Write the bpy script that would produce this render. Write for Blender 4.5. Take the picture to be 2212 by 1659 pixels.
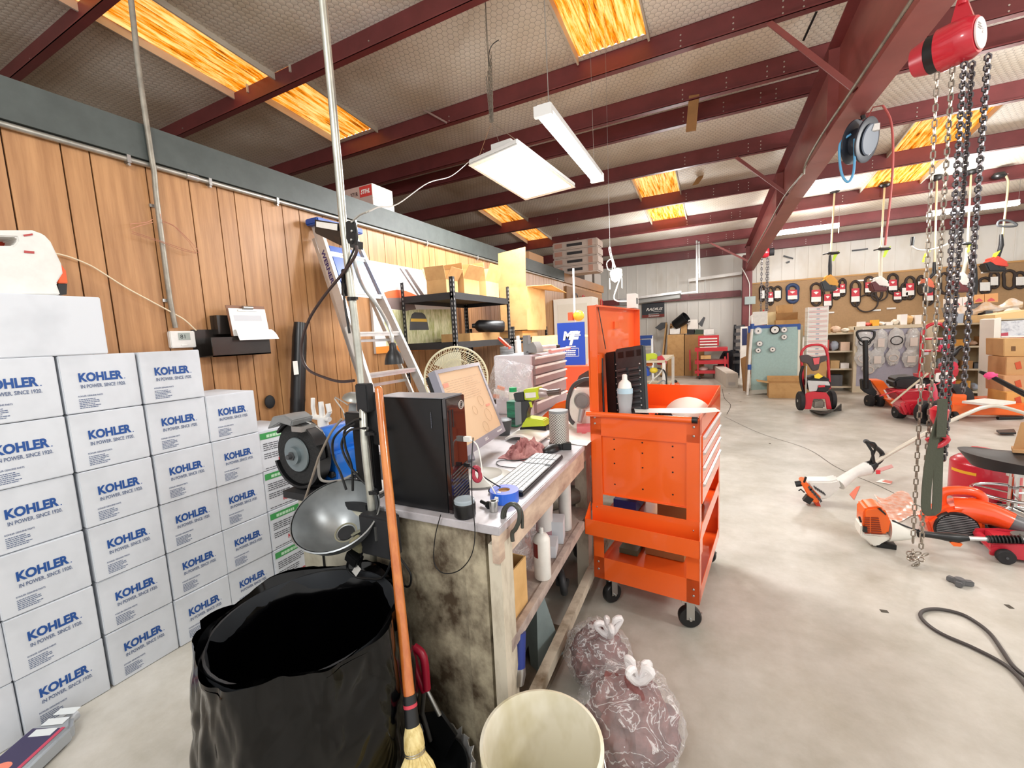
import bpy, bmesh, math, random
from mathutils import Vector, Matrix, noise
from math import sin, cos, pi, radians, sqrt
random.seed(7)
V = Vector
S = bpy.context.scene
for o in list(bpy.data.objects): bpy.data.objects.remove(o)
# ---------------- camera ----------------
YAW, PIT, ROL, FPX, CAMH = radians(26.432), radians(-6.508), radians(-2.7346), 913.8, 1.40
Cf = V((-sin(YAW)*cos(PIT), cos(YAW)*cos(PIT), sin(PIT)))
Cr = V((cos(YAW), sin(YAW), 0)); Cu = Cr.cross(Cf)
Cr, Cu = Cr*cos(ROL)+Cu*sin(ROL), -Cr*sin(ROL)+Cu*cos(ROL)
cam = bpy.data.objects.new('camera', bpy.data.cameras.new('camera')); S.collection.objects.link(cam)
cam.matrix_world = Matrix(((Cr.x, Cu.x, -Cf.x, 0), (Cr.y, Cu.y, -Cf.y, 0), (Cr.z, Cu.z, -Cf.z, CAMH), (0, 0, 0, 1)))
cam.data.sensor_width = 36; cam.data.lens = 36*FPX/2212; cam.data.clip_start = .05
S.camera = cam
def P(px, py, x=None, y=None, z=None):      # where the sight line of a photo point meets a plane of the room
    v = Cf+Cr*((px-1106)/FPX)-Cu*((py-829.5)/FPX)
    t = x/v.x if x is not None else y/v.y if y is not None else (z-CAMH)/v.z
    return V((0, 0, CAMH))+v*t
# ---------------- world, exposure ----------------
W = bpy.data.worlds.new('daylight_fill'); S.world = W; W.use_nodes = True
W.node_tree.nodes['Background'].inputs[0].default_value = (1.0, .985, .96, 1)
W.node_tree.nodes['Background'].inputs[1].default_value = 1.25  # even white fill light entering where back and right side are left unbuilt
S.view_settings.view_transform = 'Standard'; S.view_settings.look = 'None'
S.view_settings.gamma = 1; S.view_settings.use_curve_mapping = False
S.view_settings.exposure = 0.05
def area(name, loc, sx, sy, power, rot=(0, 0, 0), col=(1, 1, 1)):
    l = bpy.data.lights.new(name, 'AREA'); l.shape = 'RECTANGLE'; l.size = sx; l.size_y = sy; l.energy = power; l.color = col
    o = bpy.data.objects.new(name, l); o.location = loc; o.rotation_euler = rot; S.collection.objects.link(o); return o
# light of the fixtures (the fixtures themselves are built below); the last four are added fill lamps with no fixture
def bulb(name, loc, power, r=.22, col=(1, .985, .96)):
    l = bpy.data.lights.new(name, 'POINT'); l.energy = power; l.color = col; l.shadow_soft_size = r
    o = bpy.data.objects.new(name, l); o.location = loc; S.collection.objects.link(o); return o
area('high_bay_light', (-1.72, 3.87, 2.84), .5, 1.1, 75)
bulb('strip_light_near', (-.97, 3.12, 2.5), 42, .12)
bulb('strip_light_far', (1.7, 11.1, 3.2), 110)
bulb('strip_light_right', (3.95, 10.7, 3.05), 95)
bulb('work_light', (-1.0, 4.55, 1.84), 20, .07, (1, .92, .8))
bulb('fill_lamp_behind', (-.4, -1.2, 3.1), 130, .3)  # added fill behind the camera; no fixture is built for it
bulb('fill_lamp_behind_right', (3.4, 1.2, 3.3), 230, .3)  # unseen added fill, likewise without a fixture
bulb('fill_lamp_side', (4.4, 6.0, 3.2), 230, .3)  # added fill out of view at the right, no lamp body
bulb('fill_lamp_corner', (-1.0, 10.8, 2.95), 120, .3)  # added to brighten the far wall; no fixture hangs here
# ---------------- materials ----------------
def C(h):
    h = h.lstrip('#'); r = [int(h[i:i+2], 16)/255 for i in (0, 2, 4)]
    return tuple(x/12.92 if x <= .04045 else ((x+.055)/1.055)**2.4 for x in r)+(1,)
MC = {}
def M(col, rough=.5, metal=0, var=0, sc=6, col2=None, bump=0, st=(1, 1, 1), alpha=1, trans=0, coat=0, em=0, thr=.5, det=4, spec=.5):
    k = (col, rough, metal, var, sc, col2, bump, st, alpha, trans, coat, em, thr, spec)
    if k in MC: return MC[k]
    m = bpy.data.materials.new('mat_'+col); m.use_nodes = True; nt = m.node_tree; N = nt.nodes; L = nt.links
    b = N['Principled BSDF']; i = b.inputs
    i['Base Color'].default_value = C(col); i['Roughness'].default_value = rough; i['Metallic'].default_value = metal
    i['Alpha'].default_value = alpha; i['Specular IOR Level'].default_value = spec; i['Transmission Weight'].default_value = trans; i['Coat Weight'].default_value = coat
    if em: i['Emission Color'].default_value = C(col); i['Emission Strength'].default_value = em
    if var or col2 or bump:
        tc = N.new('ShaderNodeTexCoord'); mp = N.new('ShaderNodeMapping'); mp.inputs['Scale'].default_value = st
        L.new(tc.outputs['Object'], mp.inputs[0])
        n = N.new('ShaderNodeTexNoise'); n.inputs['Scale'].default_value = sc; n.inputs['Detail'].default_value = det; n.inputs['Roughness'].default_value = .62
        L.new(mp.outputs[0], n.inputs['Vector'])
        if col2 or var:
            r = N.new('ShaderNodeValToRGB'); e = r.color_ramp.elements
            e[0].position = thr-.14; e[1].position = thr+.14
            c1 = C(col); c2 = C(col2) if col2 else tuple(x*(1-var) for x in c1[:3])+(1,)
            e[0].color = c2; e[1].color = c1
            L.new(n.outputs['Fac'], r.inputs[0]); L.new(r.outputs[0], b.inputs['Base Color'])
        if bump:
            bn = N.new('ShaderNodeBump'); bn.inputs['Strength'].default_value = min(1, bump); bn.inputs['Distance'].default_value = .01
            L.new(n.outputs['Fac'], bn.inputs['Height']); L.new(bn.outputs[0], i['Normal'])
    MC[k] = m; return m
def film(h='F6F5F6', base=.16, sc=14, seed=0.0, body=.62):      # clear plastic film; white streaks on its creases also paint in highlights
    k = ('film', h, base, sc)
    if k in MC: return MC[k]
    m = bpy.data.materials.new('film'); m.use_nodes = True; N = m.node_tree.nodes; L = m.node_tree.links; b = N['Principled BSDF']; out = N['Material Output']
    b.inputs['Base Color'].default_value = C(h); b.inputs['Roughness'].default_value = .12; b.inputs['Specular IOR Level'].default_value = .9
    tc = N.new('ShaderNodeTexCoord'); n = N.new('ShaderNodeTexNoise'); n.inputs['Scale'].default_value = sc; n.inputs['Detail'].default_value = 5; n.inputs['Distortion'].default_value = 1.5; L.new(tc.outputs['Object'], n.inputs['Vector'])
    s1 = N.new('ShaderNodeMath'); s1.operation = 'SUBTRACT'; s1.inputs[1].default_value = .5; L.new(n.outputs['Fac'], s1.inputs[0]); a = N.new('ShaderNodeMath'); a.operation = 'ABSOLUTE'; L.new(s1.outputs[0], a.inputs[0])
    r = N.new('ShaderNodeValToRGB'); e = r.color_ramp.elements; e[0].position = 0; e[0].color = (body, body, body, 1); e[1].position = .026; e[1].color = (base, base, base, 1); L.new(a.outputs[0], r.inputs[0])
    bp = N.new('ShaderNodeBump'); bp.inputs['Strength'].default_value = .9; bp.inputs['Distance'].default_value = .02; L.new(n.outputs['Fac'], bp.inputs['Height']); L.new(bp.outputs[0], b.inputs['Normal'])
    tr = N.new('ShaderNodeBsdfTransparent'); mx = N.new('ShaderNodeMixShader'); L.new(r.outputs[0], mx.inputs[0]); L.new(tr.outputs[0], mx.inputs[1]); L.new(b.outputs[0], mx.inputs[2]); L.new(mx.outputs[0], out.inputs[0])
    MC[k] = m; return m
def plastic(h, r=.4): return M(h, r, var=.08, sc=20)
# ---------------- mesh builder ----------------
def WM(o):
    m = o.matrix_basis.copy()
    while o.parent: o = o.parent; m = o.matrix_basis @ m
    return m
def T(name, label, cat, loc=(0, 0, 0), rz=0, group=None, rx=0, ry=0):
    o = bpy.data.objects.new(name, None); S.collection.objects.link(o); o.empty_display_size = .05
    o.location = loc; o.rotation_euler = (rx, ry, rz); tag(o, label, cat, group); return o
def tag(o, label, cat, group=None):
    o['label'] = label; o['category'] = cat
    if group: o['group'] = group
    return o
def basis(d):
    d = d.normalized(); a = V((0, 0, 1)) if abs(d.z) < .9 else V((1, 0, 0))
    u = d.cross(a).normalized(); return u, d.cross(u)
def smoothpath(pts, n=6, closed=False):
    pts = [V(p) for p in pts]; k = len(pts)
    if k < 3: return pts
    out = []
    for i in range(k if closed else k-1):
        if closed: p0, p1, p2, p3 = pts[i-1], pts[i], pts[(i+1) % k], pts[(i+2) % k]
        else: p0, p1, p2, p3 = pts[max(i-1, 0)], pts[i], pts[i+1], pts[min(i+2, k-1)]
        for j in range(n):
            t = j/n; out.append(.5*((2*p1)+(p2-p0)*t+(2*p0-5*p1+4*p2-p3)*t*t+(3*p1-p0-3*p2+p3)*t**3))
    if not closed: out.append(pts[-1])
    return out
class B:
    def __init__(s, frame=None):
        s.v = []; s.f = []; s.mi = []; s.m = 0; s.F = WM(frame) if frame is not None and not isinstance(frame, Matrix) else (frame or Matrix())
    def add(s, vs, fs):
        k = len(s.v); s.v += [s.F @ V(p) for p in vs]; s.f += [[k+i for i in f] for f in fs]; s.mi += [s.m]*len(fs); return s
    def box(s, c, d, rz=0, rx=0, ry=0):
        R = Matrix.Rotation(rz, 3, 'Z') @ Matrix.Rotation(ry, 3, 'Y') @ Matrix.Rotation(rx, 3, 'X'); c = V(c)
        vs = [c+R @ V((x*d[0]/2, y*d[1]/2, z*d[2]/2)) for x in (-1, 1) for y in (-1, 1) for z in (-1, 1)]
        return s.add(vs, [(0, 1, 3, 2), (4, 6, 7, 5), (0, 4, 5, 1), (2, 3, 7, 6), (0, 2, 6, 4), (1, 5, 7, 3)])
    def bx(s, x0, x1, y0, y1, z0, z1): return s.box(((x0+x1)/2, (y0+y1)/2, (z0+z1)/2), (abs(x1-x0), abs(y1-y0), abs(z1-z0)))
    def bar(s, p0, p1, w, h, up=(0, 0, 1)):       # rectangular bar between two points
        p0, p1 = V(p0), V(p1); d = (p1-p0).normalized(); u = d.cross(V(up))
        if u.length < 1e-4: u = V((1, 0, 0))
        u.normalize(); n = u.cross(d).normalized()
        vs = [p+u*a*w/2+n*b*h/2 for p in (p0, p1) for a, b in ((-1, -1), (1, -1), (1, 1), (-1, 1))]
        return s.add(vs, [(3, 2, 1, 0), (4, 5, 6, 7), (0, 1, 5, 4), (1, 2, 6, 5), (2, 3, 7, 6), (3, 0, 4, 7)])
    def cyl(s, p0, p1, r, r1=None, n=16, cap=True):
        p0, p1 = V(p0), V(p1); r1 = r if r1 is None else r1; u, w = basis(p1-p0)
        vs = [p+(u*cos(2*pi*i/n)+w*sin(2*pi*i/n))*q for p, q in ((p0, r), (p1, r1)) for i in range(n)]
        fs = [(i, (i+1) % n, n+(i+1) % n, n+i) for i in range(n)]
        if cap: fs += [tuple(range(n-1, -1, -1)), tuple(range(n, 2*n))]
        return s.add(vs, fs)
    def tube(s, pts, r, n=8, closed=False, sm=0):
        if sm: pts = smoothpath(pts, sm, closed)
        pts = [V(p) for p in pts]; k = len(pts); vs = []; u = None
        for i, p in enumerate(pts):
            a = pts[i-1] if (i or closed) else p; b = pts[(i+1) % k] if (i < k-1 or closed) else p
            d = (b-a); d = d.normalized() if d.length > 1e-9 else V((0, 0, 1))
            if u is None: u, _ = basis(d)
            u = (u-d*u.dot(d)); u = u.normalized() if u.length > 1e-6 else basis(d)[0]
            w = d.cross(u); q = r[i*(len(r)-1)//max(1, k-1)] if isinstance(r, (list, tuple)) else r
            vs += [p+(u*cos(2*pi*j/n)+w*sin(2*pi*j/n))*q for j in range(n)]
        fs = [(i*n+j, i*n+(j+1) % n, ((i+1) % k)*n+(j+1) % n, ((i+1) % k)*n+j) for i in range(k if closed else k-1) for j in range(n)]
        if not closed: fs += [tuple(range(n-1, -1, -1)), tuple(range((k-1)*n, k*n))]
        return s.add(vs, fs)
    def lathe(s, c, prof, n=24, ax=(0, 0, 1), cap=True):      # prof: (radius, height along ax)
        c = V(c); ax = V(ax).normalized(); u, w = basis(ax); vs = []
        for r, h in prof: vs += [c+ax*h+(u*cos(2*pi*i/n)+w*sin(2*pi*i/n))*max(r, 1e-4) for i in range(n)]
        k = len(prof)
        fs = [(j*n+i, j*n+(i+1) % n, (j+1)*n+(i+1) % n, (j+1)*n+i) for j in range(k-1) for i in range(n)]
        if cap: fs += [tuple(range(n-1, -1, -1)), tuple(range((k-1)*n, k*n))]
        return s.add(vs, fs)
    def prism(s, pts, d):                                      # polygon (3-D points) pushed along d
        pts = [V(p) for p in pts]; d = V(d); n = len(pts)
        return s.add(pts+[p+d for p in pts], [tuple(range(n-1, -1, -1)), tuple(range(n, 2*n))]+[(i, (i+1) % n, n+(i+1) % n, n+i) for i in range(n)])
    def prof(s, pts2, O, X, Y, d):                             # polygon in the plane O,X,Y pushed along d
        O, X, Y = V(O), V(X), V(Y); return s.prism([O+X*a+Y*b for a, b in pts2], d)
    def sph(s, c, r, n=16, m=10, fn=None, rot=None):
        c = V(c); r = (r, r, r) if not isinstance(r, (list, tuple)) else r; vs = []; R = rot or Matrix.Identity(3)
        for j in range(m+1):
            for i in range(n):
                a, b = 2*pi*i/n, -pi/2+pi*j/m; d = V((cos(b)*cos(a), cos(b)*sin(a), sin(b)))
                k = fn(d) if fn else 1; vs.append(c+R @ V((d.x*r[0]*k, d.y*r[1]*k, d.z*r[2]*k)))
        return s.add(vs, [(j*n+i, j*n+(i+1) % n, (j+1)*n+(i+1) % n, (j+1)*n+i) for j in range(m) for i in range(n)])
    def grid(s, fn, nu, nv):
        vs = [V(fn(i/nu, j/nv)) for j in range(nv+1) for i in range(nu+1)]
        return s.add(vs, [(j*(nu+1)+i, j*(nu+1)+i+1, (j+1)*(nu+1)+i+1, (j+1)*(nu+1)+i) for j in range(nv) for i in range(nu)])
    def quad(s, *p): return s.add(p, [tuple(range(len(p)))])
    def ring(s, c, R, r, ax=(0, 0, 1), n=24, m=8, a0=0, a1=2*pi, st=(1, 1)):
        c = V(c); u, w = basis(V(ax)); full = abs(a1-a0-2*pi) < 1e-6
        pts = [c+u*cos(a0+(a1-a0)*i/n)*R*st[0]+w*sin(a0+(a1-a0)*i/n)*R*st[1] for i in range(n if full else n+1)]
        return s.tube(pts, r, m, closed=full)
    def make(s, name, mats, parent=None, bev=0, sol=0, ang=38, base=None):
        if not isinstance(mats, (list, tuple)): mats = [mats]
        me = bpy.data.meshes.new(name); o = bpy.data.objects.new(name, me); S.collection.objects.link(o)
        if parent: o.parent = parent; inv = WM(parent).inverted()
        else:
            if base is None:
                xs = [p.x for p in s.v]; ys = [p.y for p in s.v]; base = ((min(xs)+max(xs))/2, (min(ys)+max(ys))/2, min(p.z for p in s.v))
            o.location = base; inv = Matrix.Translation(-V(base))
        bm = bmesh.new(); vv = [bm.verts.new(inv @ p) for p in s.v]
        for f, mi in zip(s.f, s.mi):
            try: fa = bm.faces.new([vv[i] for i in f]); fa.material_index = min(mi, len(mats)-1)
            except ValueError: pass
        bmesh.ops.remove_doubles(bm, verts=bm.verts, dist=2e-5)
        if bev:
            ed = [e for e in bm.edges if len(e.link_faces) == 2 and e.calc_face_angle(0) > .6]
            bmesh.ops.bevel(bm, geom=ed, offset=bev, segments=2, affect='EDGES', clamp_overlap=True)
        if sol: bmesh.ops.recalc_face_normals(bm, faces=bm.faces); bmesh.ops.solidify(bm, geom=bm.faces[:], thickness=sol)
        bmesh.ops.recalc_face_normals(bm, faces=bm.faces)
        a = radians(ang)
        for f in bm.faces: f.smooth = True
        for e in bm.edges:
            if len(e.link_faces) != 2 or e.calc_face_angle(0) > a: e.smooth = False
        bm.to_mesh(me); bm.free()
        for m in mats: me.materials.append(m)
        return o
    def thing(s, name, mats, label, cat, group=None, **k):
        return tag(s.make(name, mats, **k), label, cat, group)
    def struct(s, name, mats, **k):
        o = s.make(name, mats, base=(0, 0, 0), **k); o['kind'] = 'structure'; return o
TXT = {}
def txtmesh(st, bold, shear):
    k = (st, bold, shear)
    if k not in TXT:
        cu = bpy.data.curves.new('t', 'FONT'); cu.body = st; cu.size = 1; cu.offset = bold; cu.shear = shear; cu.resolution_u = 3
        ob = bpy.data.objects.new('t', cu); me = bpy.data.meshes.new_from_object(ob)
        vs = [v.co.copy() for v in me.vertices]; fs = [tuple(p.vertices) for p in me.polygons]
        bpy.data.objects.remove(ob); bpy.data.curves.remove(cu); bpy.data.meshes.remove(me)
        x0 = min(v.x for v in vs); x1 = max(v.x for v in vs); y0 = min(v.y for v in vs); y1 = max(v.y for v in vs)
        TXT[k] = ([(v.x-x0, v.y-y0) for v in vs], fs, x1-x0, y1-y0)
    return TXT[k]
def letters(b, st, O, X, Y, w=None, h=None, bold=0, shear=0, center=False):   # flat lettering in the plane O,X,Y of builder b
    vs, fs, W0, H0 = txtmesh(st, bold, shear); O, X, Y = V(O), V(X).normalized(), V(Y).normalized()
    sx = (w/W0) if w else h/H0; sy = (h/H0) if h else sx
    if center: O = O-X*sx*W0/2-Y*sy*H0/2
    b.add([O+X*x*sx+Y*y*sy for x, y in vs], fs); return b
def dashes(b, O, X, Y, w, h, rows, rnd=None, th=.45):       # lines of small print
    O, X, Y = V(O), V(X).normalized(), V(Y).normalized(); st = h/rows; r = random.Random(rnd or 1)
    for k in range(rows):
        x = 0; y = h-(k+1)*st; end = w*r.uniform(.7, 1)
        while x < end:
            l = min(r.uniform(.06, .16)*w, end-x); a = O+X*x+Y*y
            b.quad(a, a+X*l, a+X*l+Y*st*th, a+Y*st*th); x += l+.02*w
    return b
def dup(root, loc, rz=None, label=None, group=None):
    r = root.copy(); S.collection.objects.link(r); r.location = loc
    if rz is not None: r.rotation_euler[2] = rz
    if label: r['label'] = label
    if group: r['group'] = group
    for ch in list(root.children):
        c = ch.copy(); S.collection.objects.link(c); c.parent = r
        for g in ch.children: d = g.copy(); S.collection.objects.link(d); d.parent = c
    return r
def crumple(f=3, a=.12, seed=0):
    o = V((seed*7.3, seed*3.1, seed))
    return lambda d: 1+a*noise.noise(d*f+o)+a*.5*noise.noise(d*f*2.3+o)
def ord_(n): return ['zeroth', 'first', 'second', 'third', 'fourth', 'fifth', 'sixth', 'seventh', 'eighth', 'ninth', 'tenth', 'eleventh', 'twelfth', 'thirteenth', 'fourteenth', 'fifteenth', 'sixteenth', 'seventeenth', 'eighteenth'][n]
def open_carton(name, label, W, D, H, loc, rz, mat, flaps=(.6, .6, .6, .6), fl=.5, group=None, inner=True, rx=0):
    t = T(name, label, 'box', loc, rz, group, rx)
    b = B(t); k = .005
    b.bx(-W/2, W/2, -D/2, D/2, 0, k)
    b.bx(-W/2, W/2, -D/2, -D/2+k, k, H).bx(-W/2, W/2, D/2-k, D/2, k, H).bx(-W/2, -W/2+k, -D/2+k, D/2-k, k, H).bx(W/2-k, W/2, -D/2+k, D/2-k, k, H)
    b.make('box_wall', mat, t)
    q = D*fl; e = W*fl
    for i, (a, pts) in enumerate(zip(flaps, [((-W/2, -D/2), (W/2, -D/2), (0, -1), D), ((-W/2, D/2), (W/2, D/2), (0, 1), D), ((-W/2, -D/2), (-W/2, D/2), (-1, 0), W), ((W/2, -D/2), (W/2, D/2), (1, 0), W)])):
        if a is None: continue
        (x0, y0), (x1, y1), n, L = pts; L = min(L*fl, .5*min(W, D)*1.2)
        d = V((n[0]*cos(a), n[1]*cos(a), sin(a)))*L
        f = B(t); o = V((0, 0, H)); nn = V((-n[0]*sin(a), -n[1]*sin(a), cos(a)))*.004
        f.prism([V((x0, y0, 0))+o, V((x1, y1, 0))+o, V((x1, y1, 0))+o+d, V((x0, y0, 0))+o+d], nn); f.make('flap', mat, t)
    return t
# ================= the building =================
def Zb(y): return 4.854-.1*y            # underside of the purlins
def nodes_mat(name):
    m = bpy.data.materials.new(name); m.use_nodes = True; return m, m.node_tree.nodes, m.node_tree.links, m.node_tree.nodes['Principled BSDF']
def nd(N, t, op=None, **k):
    n = N.new('ShaderNode'+t)
    if op: n.operation = op
    for a, v in k.items(): n.inputs[int(a[1:])].default_value = v
    return n
def vm(N, L, op, a, b=None):
    n = nd(N, 'VectorMath', op)
    for i, q in enumerate((a, b)):
        if q is None: continue
        if isinstance(q, tuple): n.inputs[i].default_value = q
        else: L.new(q, n.inputs[i])
    return n
def mm(N, L, op, a, b=None):
    n = nd(N, 'Math', op)
    for i, q in enumerate((a, b)):
        if q is None: continue
        if isinstance(q, (int, float)): n.inputs[i].default_value = q
        else: L.new(q, n.inputs[i])
    return n.outputs[0]
# quilted white insulation behind hexagonal chicken wire
def insulation(wire=True, c1='EFE9DF', c2='D3C7B4'):
    m, N, L, b = nodes_mat('insulation'); tc = nd(N, 'TexCoord')
    n = nd(N, 'TexNoise'); n.inputs['Scale'].default_value = .9; n.inputs['Detail'].default_value = 5; L.new(tc.outputs['Object'], n.inputs['Vector'])
    r = nd(N, 'ValToRGB'); e = r.color_ramp.elements; e[0].position = .35; e[1].position = .65; e[0].color = C(c2); e[1].color = C(c1); L.new(n.outputs['Fac'], r.inputs[0])
    b.inputs['Roughness'].default_value = .55
    if not wire: L.new(r.outputs[0], b.inputs['Base Color']); return m
    sc = vm(N, L, 'MULTIPLY', tc.outputs['Object'], (15, 15, 0)).outputs[0]; sc = vm(N, L, 'ADD', sc, (3000, 3000, 0)).outputs[0]
    R, H = (1, 1.7320508, 1), (.5, .8660254, .5)
    a = vm(N, L, 'SUBTRACT', vm(N, L, 'MODULO', sc, R).outputs[0], (.5, .8660254, 0)).outputs[0]
    c = vm(N, L, 'SUBTRACT', vm(N, L, 'MODULO', vm(N, L, 'SUBTRACT', sc, (.5, .8660254, 0)).outputs[0], R).outputs[0], (.5, .8660254, 0)).outputs[0]
    la = vm(N, L, 'LENGTH', a).outputs['Value']; lc = vm(N, L, 'LENGTH', c).outputs['Value']
    t = mm(N, L, 'LESS_THAN', la, lc); mx = nd(N, 'Mix'); mx.data_type = 'VECTOR'
    L.new(t, mx.inputs[0]); L.new(c, mx.inputs[4]); L.new(a, mx.inputs[5])
    g = vm(N, L, 'ABSOLUTE', mx.outputs[1]).outputs[0]; sp = nd(N, 'SeparateXYZ'); L.new(g, sp.inputs[0])
    d = mm(N, L, 'MAXIMUM', vm(N, L, 'DOT_PRODUCT', g, (.5, .8660254, 0)).outputs['Value'], sp.outputs[0])
    w = mm(N, L, 'GREATER_THAN', d, .455)
    mc = nd(N, 'Mix'); mc.data_type = 'RGBA'; L.new(mm(N, L, 'MULTIPLY', w, .5), mc.inputs[0]); L.new(r.outputs[0], mc.inputs[6]); mc.inputs[7].default_value = C('6E645A')
    L.new(mc.outputs[2], b.inputs['Base Color'])
    bp = nd(N, 'Bump'); bp.inputs['Strength'].default_value = .5; bp.inputs['Distance'].default_value = .012; L.new(mm(N, L, 'SUBTRACT', 1.0, d), bp.inputs['Height']); L.new(bp.outputs[0], b.inputs['Normal'])
    return m
def amber():
    m, N, L, b = nodes_mat('amber_skylight'); tc = nd(N, 'TexCoord')
    mp = nd(N, 'Mapping'); mp.inputs['Scale'].default_value = (26, 1.6, 1); L.new(tc.outputs['Object'], mp.inputs[0])
    n = nd(N, 'TexNoise'); n.inputs['Scale'].default_value = 1; n.inputs['Detail'].default_value = 6; n.inputs['Roughness'].default_value = .75; L.new(mp.outputs[0], n.inputs['Vector'])
    r = nd(N, 'ValToRGB'); e = r.color_ramp.elements; e[0].position = .36; e[0].color = C('6B2F04'); e[1].position = .6; e[1].color = C('FFD98C')
    x = r.color_ramp.elements.new(.46); x.color = C('F5920F'); L.new(n.outputs['Fac'], r.inputs[0])
    L.new(r.outputs[0], b.inputs['Base Color']); L.new(r.outputs[0], b.inputs['Emission Color']); b.inputs['Emission Strength'].default_value = .95
    return m
m_ins, m_amb = insulation(), amber()
# floor
m_floor = M('CCC9C1', .4, sc=.8, col2='A8A59C', thr=.45, det=9)
nt = m_floor.node_tree; N, L = nt.nodes, nt.links; b0 = N['Principled BSDF']
src = b0.inputs['Base Color'].links[0].from_socket
n2 = nd(N, 'TexNoise'); n2.inputs['Scale'].default_value = 2.2; n2.inputs['Detail'].default_value = 10; n2.inputs['Roughness'].default_value = .7
tcn = nd(N, 'TexCoord'); L.new(tcn.outputs['Object'], n2.inputs['Vector'])
r2 = nd(N, 'ValToRGB'); e = r2.color_ramp.elements; e[0].position = .3; e[1].position = .62; e[0].color = C('CFCBC0'); e[1].color = C('FFFFFF'); L.new(n2.outputs['Fac'], r2.inputs[0])
mx = nd(N, 'Mix'); mx.data_type = 'RGBA'; mx.blend_type = 'MULTIPLY'; mx.inputs[0].default_value = .8; L.new(src, mx.inputs[6]); L.new(r2.outputs[0], mx.inputs[7]); L.new(mx.outputs[2], b0.inputs['Base Color'])
b = B(); b.bx(-8, 12, -4, 14.3, -.1, 0)
def crack(pts, w):
    pts = smoothpath(pts, 8); r = random.Random(3)
    for i in range(len(pts)-1):
        p, q = pts[i], pts[i+1]; n = V((-(q-p).y, (q-p).x, 0)).normalized()*w*.5
        b.quad(p-n, p+n, q+n, q-n)
b.m = 1
Q = lambda *a: [P(x, y, z=.0015) for x, y in a]
crack(Q((1565, 900), (1640, 935), (1740, 968), (1800, 1005), (1840, 1025), (1900, 1050), (1990, 1095), (2060, 1130), (2212, 1200)), .006)
crack(Q((1570, 895), (1578, 875), (1565, 860), (1560, 840)), .01)
for q in Q((1663, 958), (1600, 868), (1910, 1320), (2180, 1310), (1575, 850)): b.box(q, (.03, .02, .001), rz=q.x*9)
b.struct('floor', [m_floor, M('4A443B', .9)])
# ceiling between the purlins, left open where the skylights are
PY = [-2.2, -.7, .8, 2.3, 3.8, 5.28, 6.23, 6.74, 8.05, 9.6, 11.15, 12.74, 14.18]
SK = [(-5.75, -4.95, 1.9, 3.8), (-5.45, -4.65, 3.8, 5.2), (-1.52, -.74, 3.6, 5.2), (-4.85, -4.15, 8.3, 11.3), (-1.52, -.76, 8.3, 11.25), (2.5, 3.4, 8.3, 11.4)]
ys = sorted(set([-2.6, 14.3]+[q for s in SK for q in s[2:]]+PY+[a+(c-a)*t for a, c in zip(PY, PY[1:]) for t in (.17, .33, .5, .67, .83)]))
xs = sorted(set([-8, 12]+[q for s in SK for q in s[:2]]+[-8+.3*i for i in range(1, 66)]))
def zc(x, y):
    sag = 0
    for a, c in zip(PY, PY[1:]):
        if a < y < c: sag = sin(pi*(y-a)/(c-a))
    q = abs(((x+.15) % 1.2)/1.2-.5)*2
    return Zb(y)+.26-.05*sag*(.35+.65*(1-q**4))
b = B()
for x0, x1 in zip(xs, xs[1:]):
    for y0, y1 in zip(ys, ys[1:]):
        cx, cy = (x0+x1)/2, (y0+y1)/2
        if any(a < cx < c and d < cy < e for a, c, d, e in SK): continue
        b.quad((x0, y0, zc(x0, y0)), (x1, y0, zc(x1, y0)), (x1, y1, zc(x1, y1)), (x0, y1, zc(x0, y1)))
b.struct('ceiling', [m_ins], ang=60)
for i, (x0, x1, y0, y1) in enumerate(SK):
    b = B(); n = 40
    b.grid(lambda u, v: (x0-.03+(x1-x0+.06)*u, y0-.03+(y1-y0+.06)*v, Zb(y0+(y1-y0)*v)+.275+.012*sin(2*pi*u*(x1-x0)/.068)), n*2, 4)
    b.bx(x0-.05, x0, y0, y1, Zb(y0)+.2, Zb(y0)+.4) if 0 else None
    b.struct('window_%d' % (i+1), m_amb)
for i, (x0, x1, y0, y1) in enumerate(SK):
    b = B(); zz = lambda y, d: Zb(y)+d
    for x in (x0-.02, x1): b.prism([(x, y0-.02, zz(y0, .18)), (x, y1+.02, zz(y1, .18)), (x, y1+.02, zz(y1, .36)), (x, y0-.02, zz(y0, .36))], (.02, 0, 0))
    b.struct('trim_%d' % (30+i), M('CFC6B6', .7, var=.1))
m_red = M('7F3C3D', .42, var=.2, sc=3); m_redd = M('5E2A2A', .5, var=.2, sc=4); m_wht = plastic('F2F0EA'); m_bolt = M('D8D4CC', .3, .8)
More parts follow.
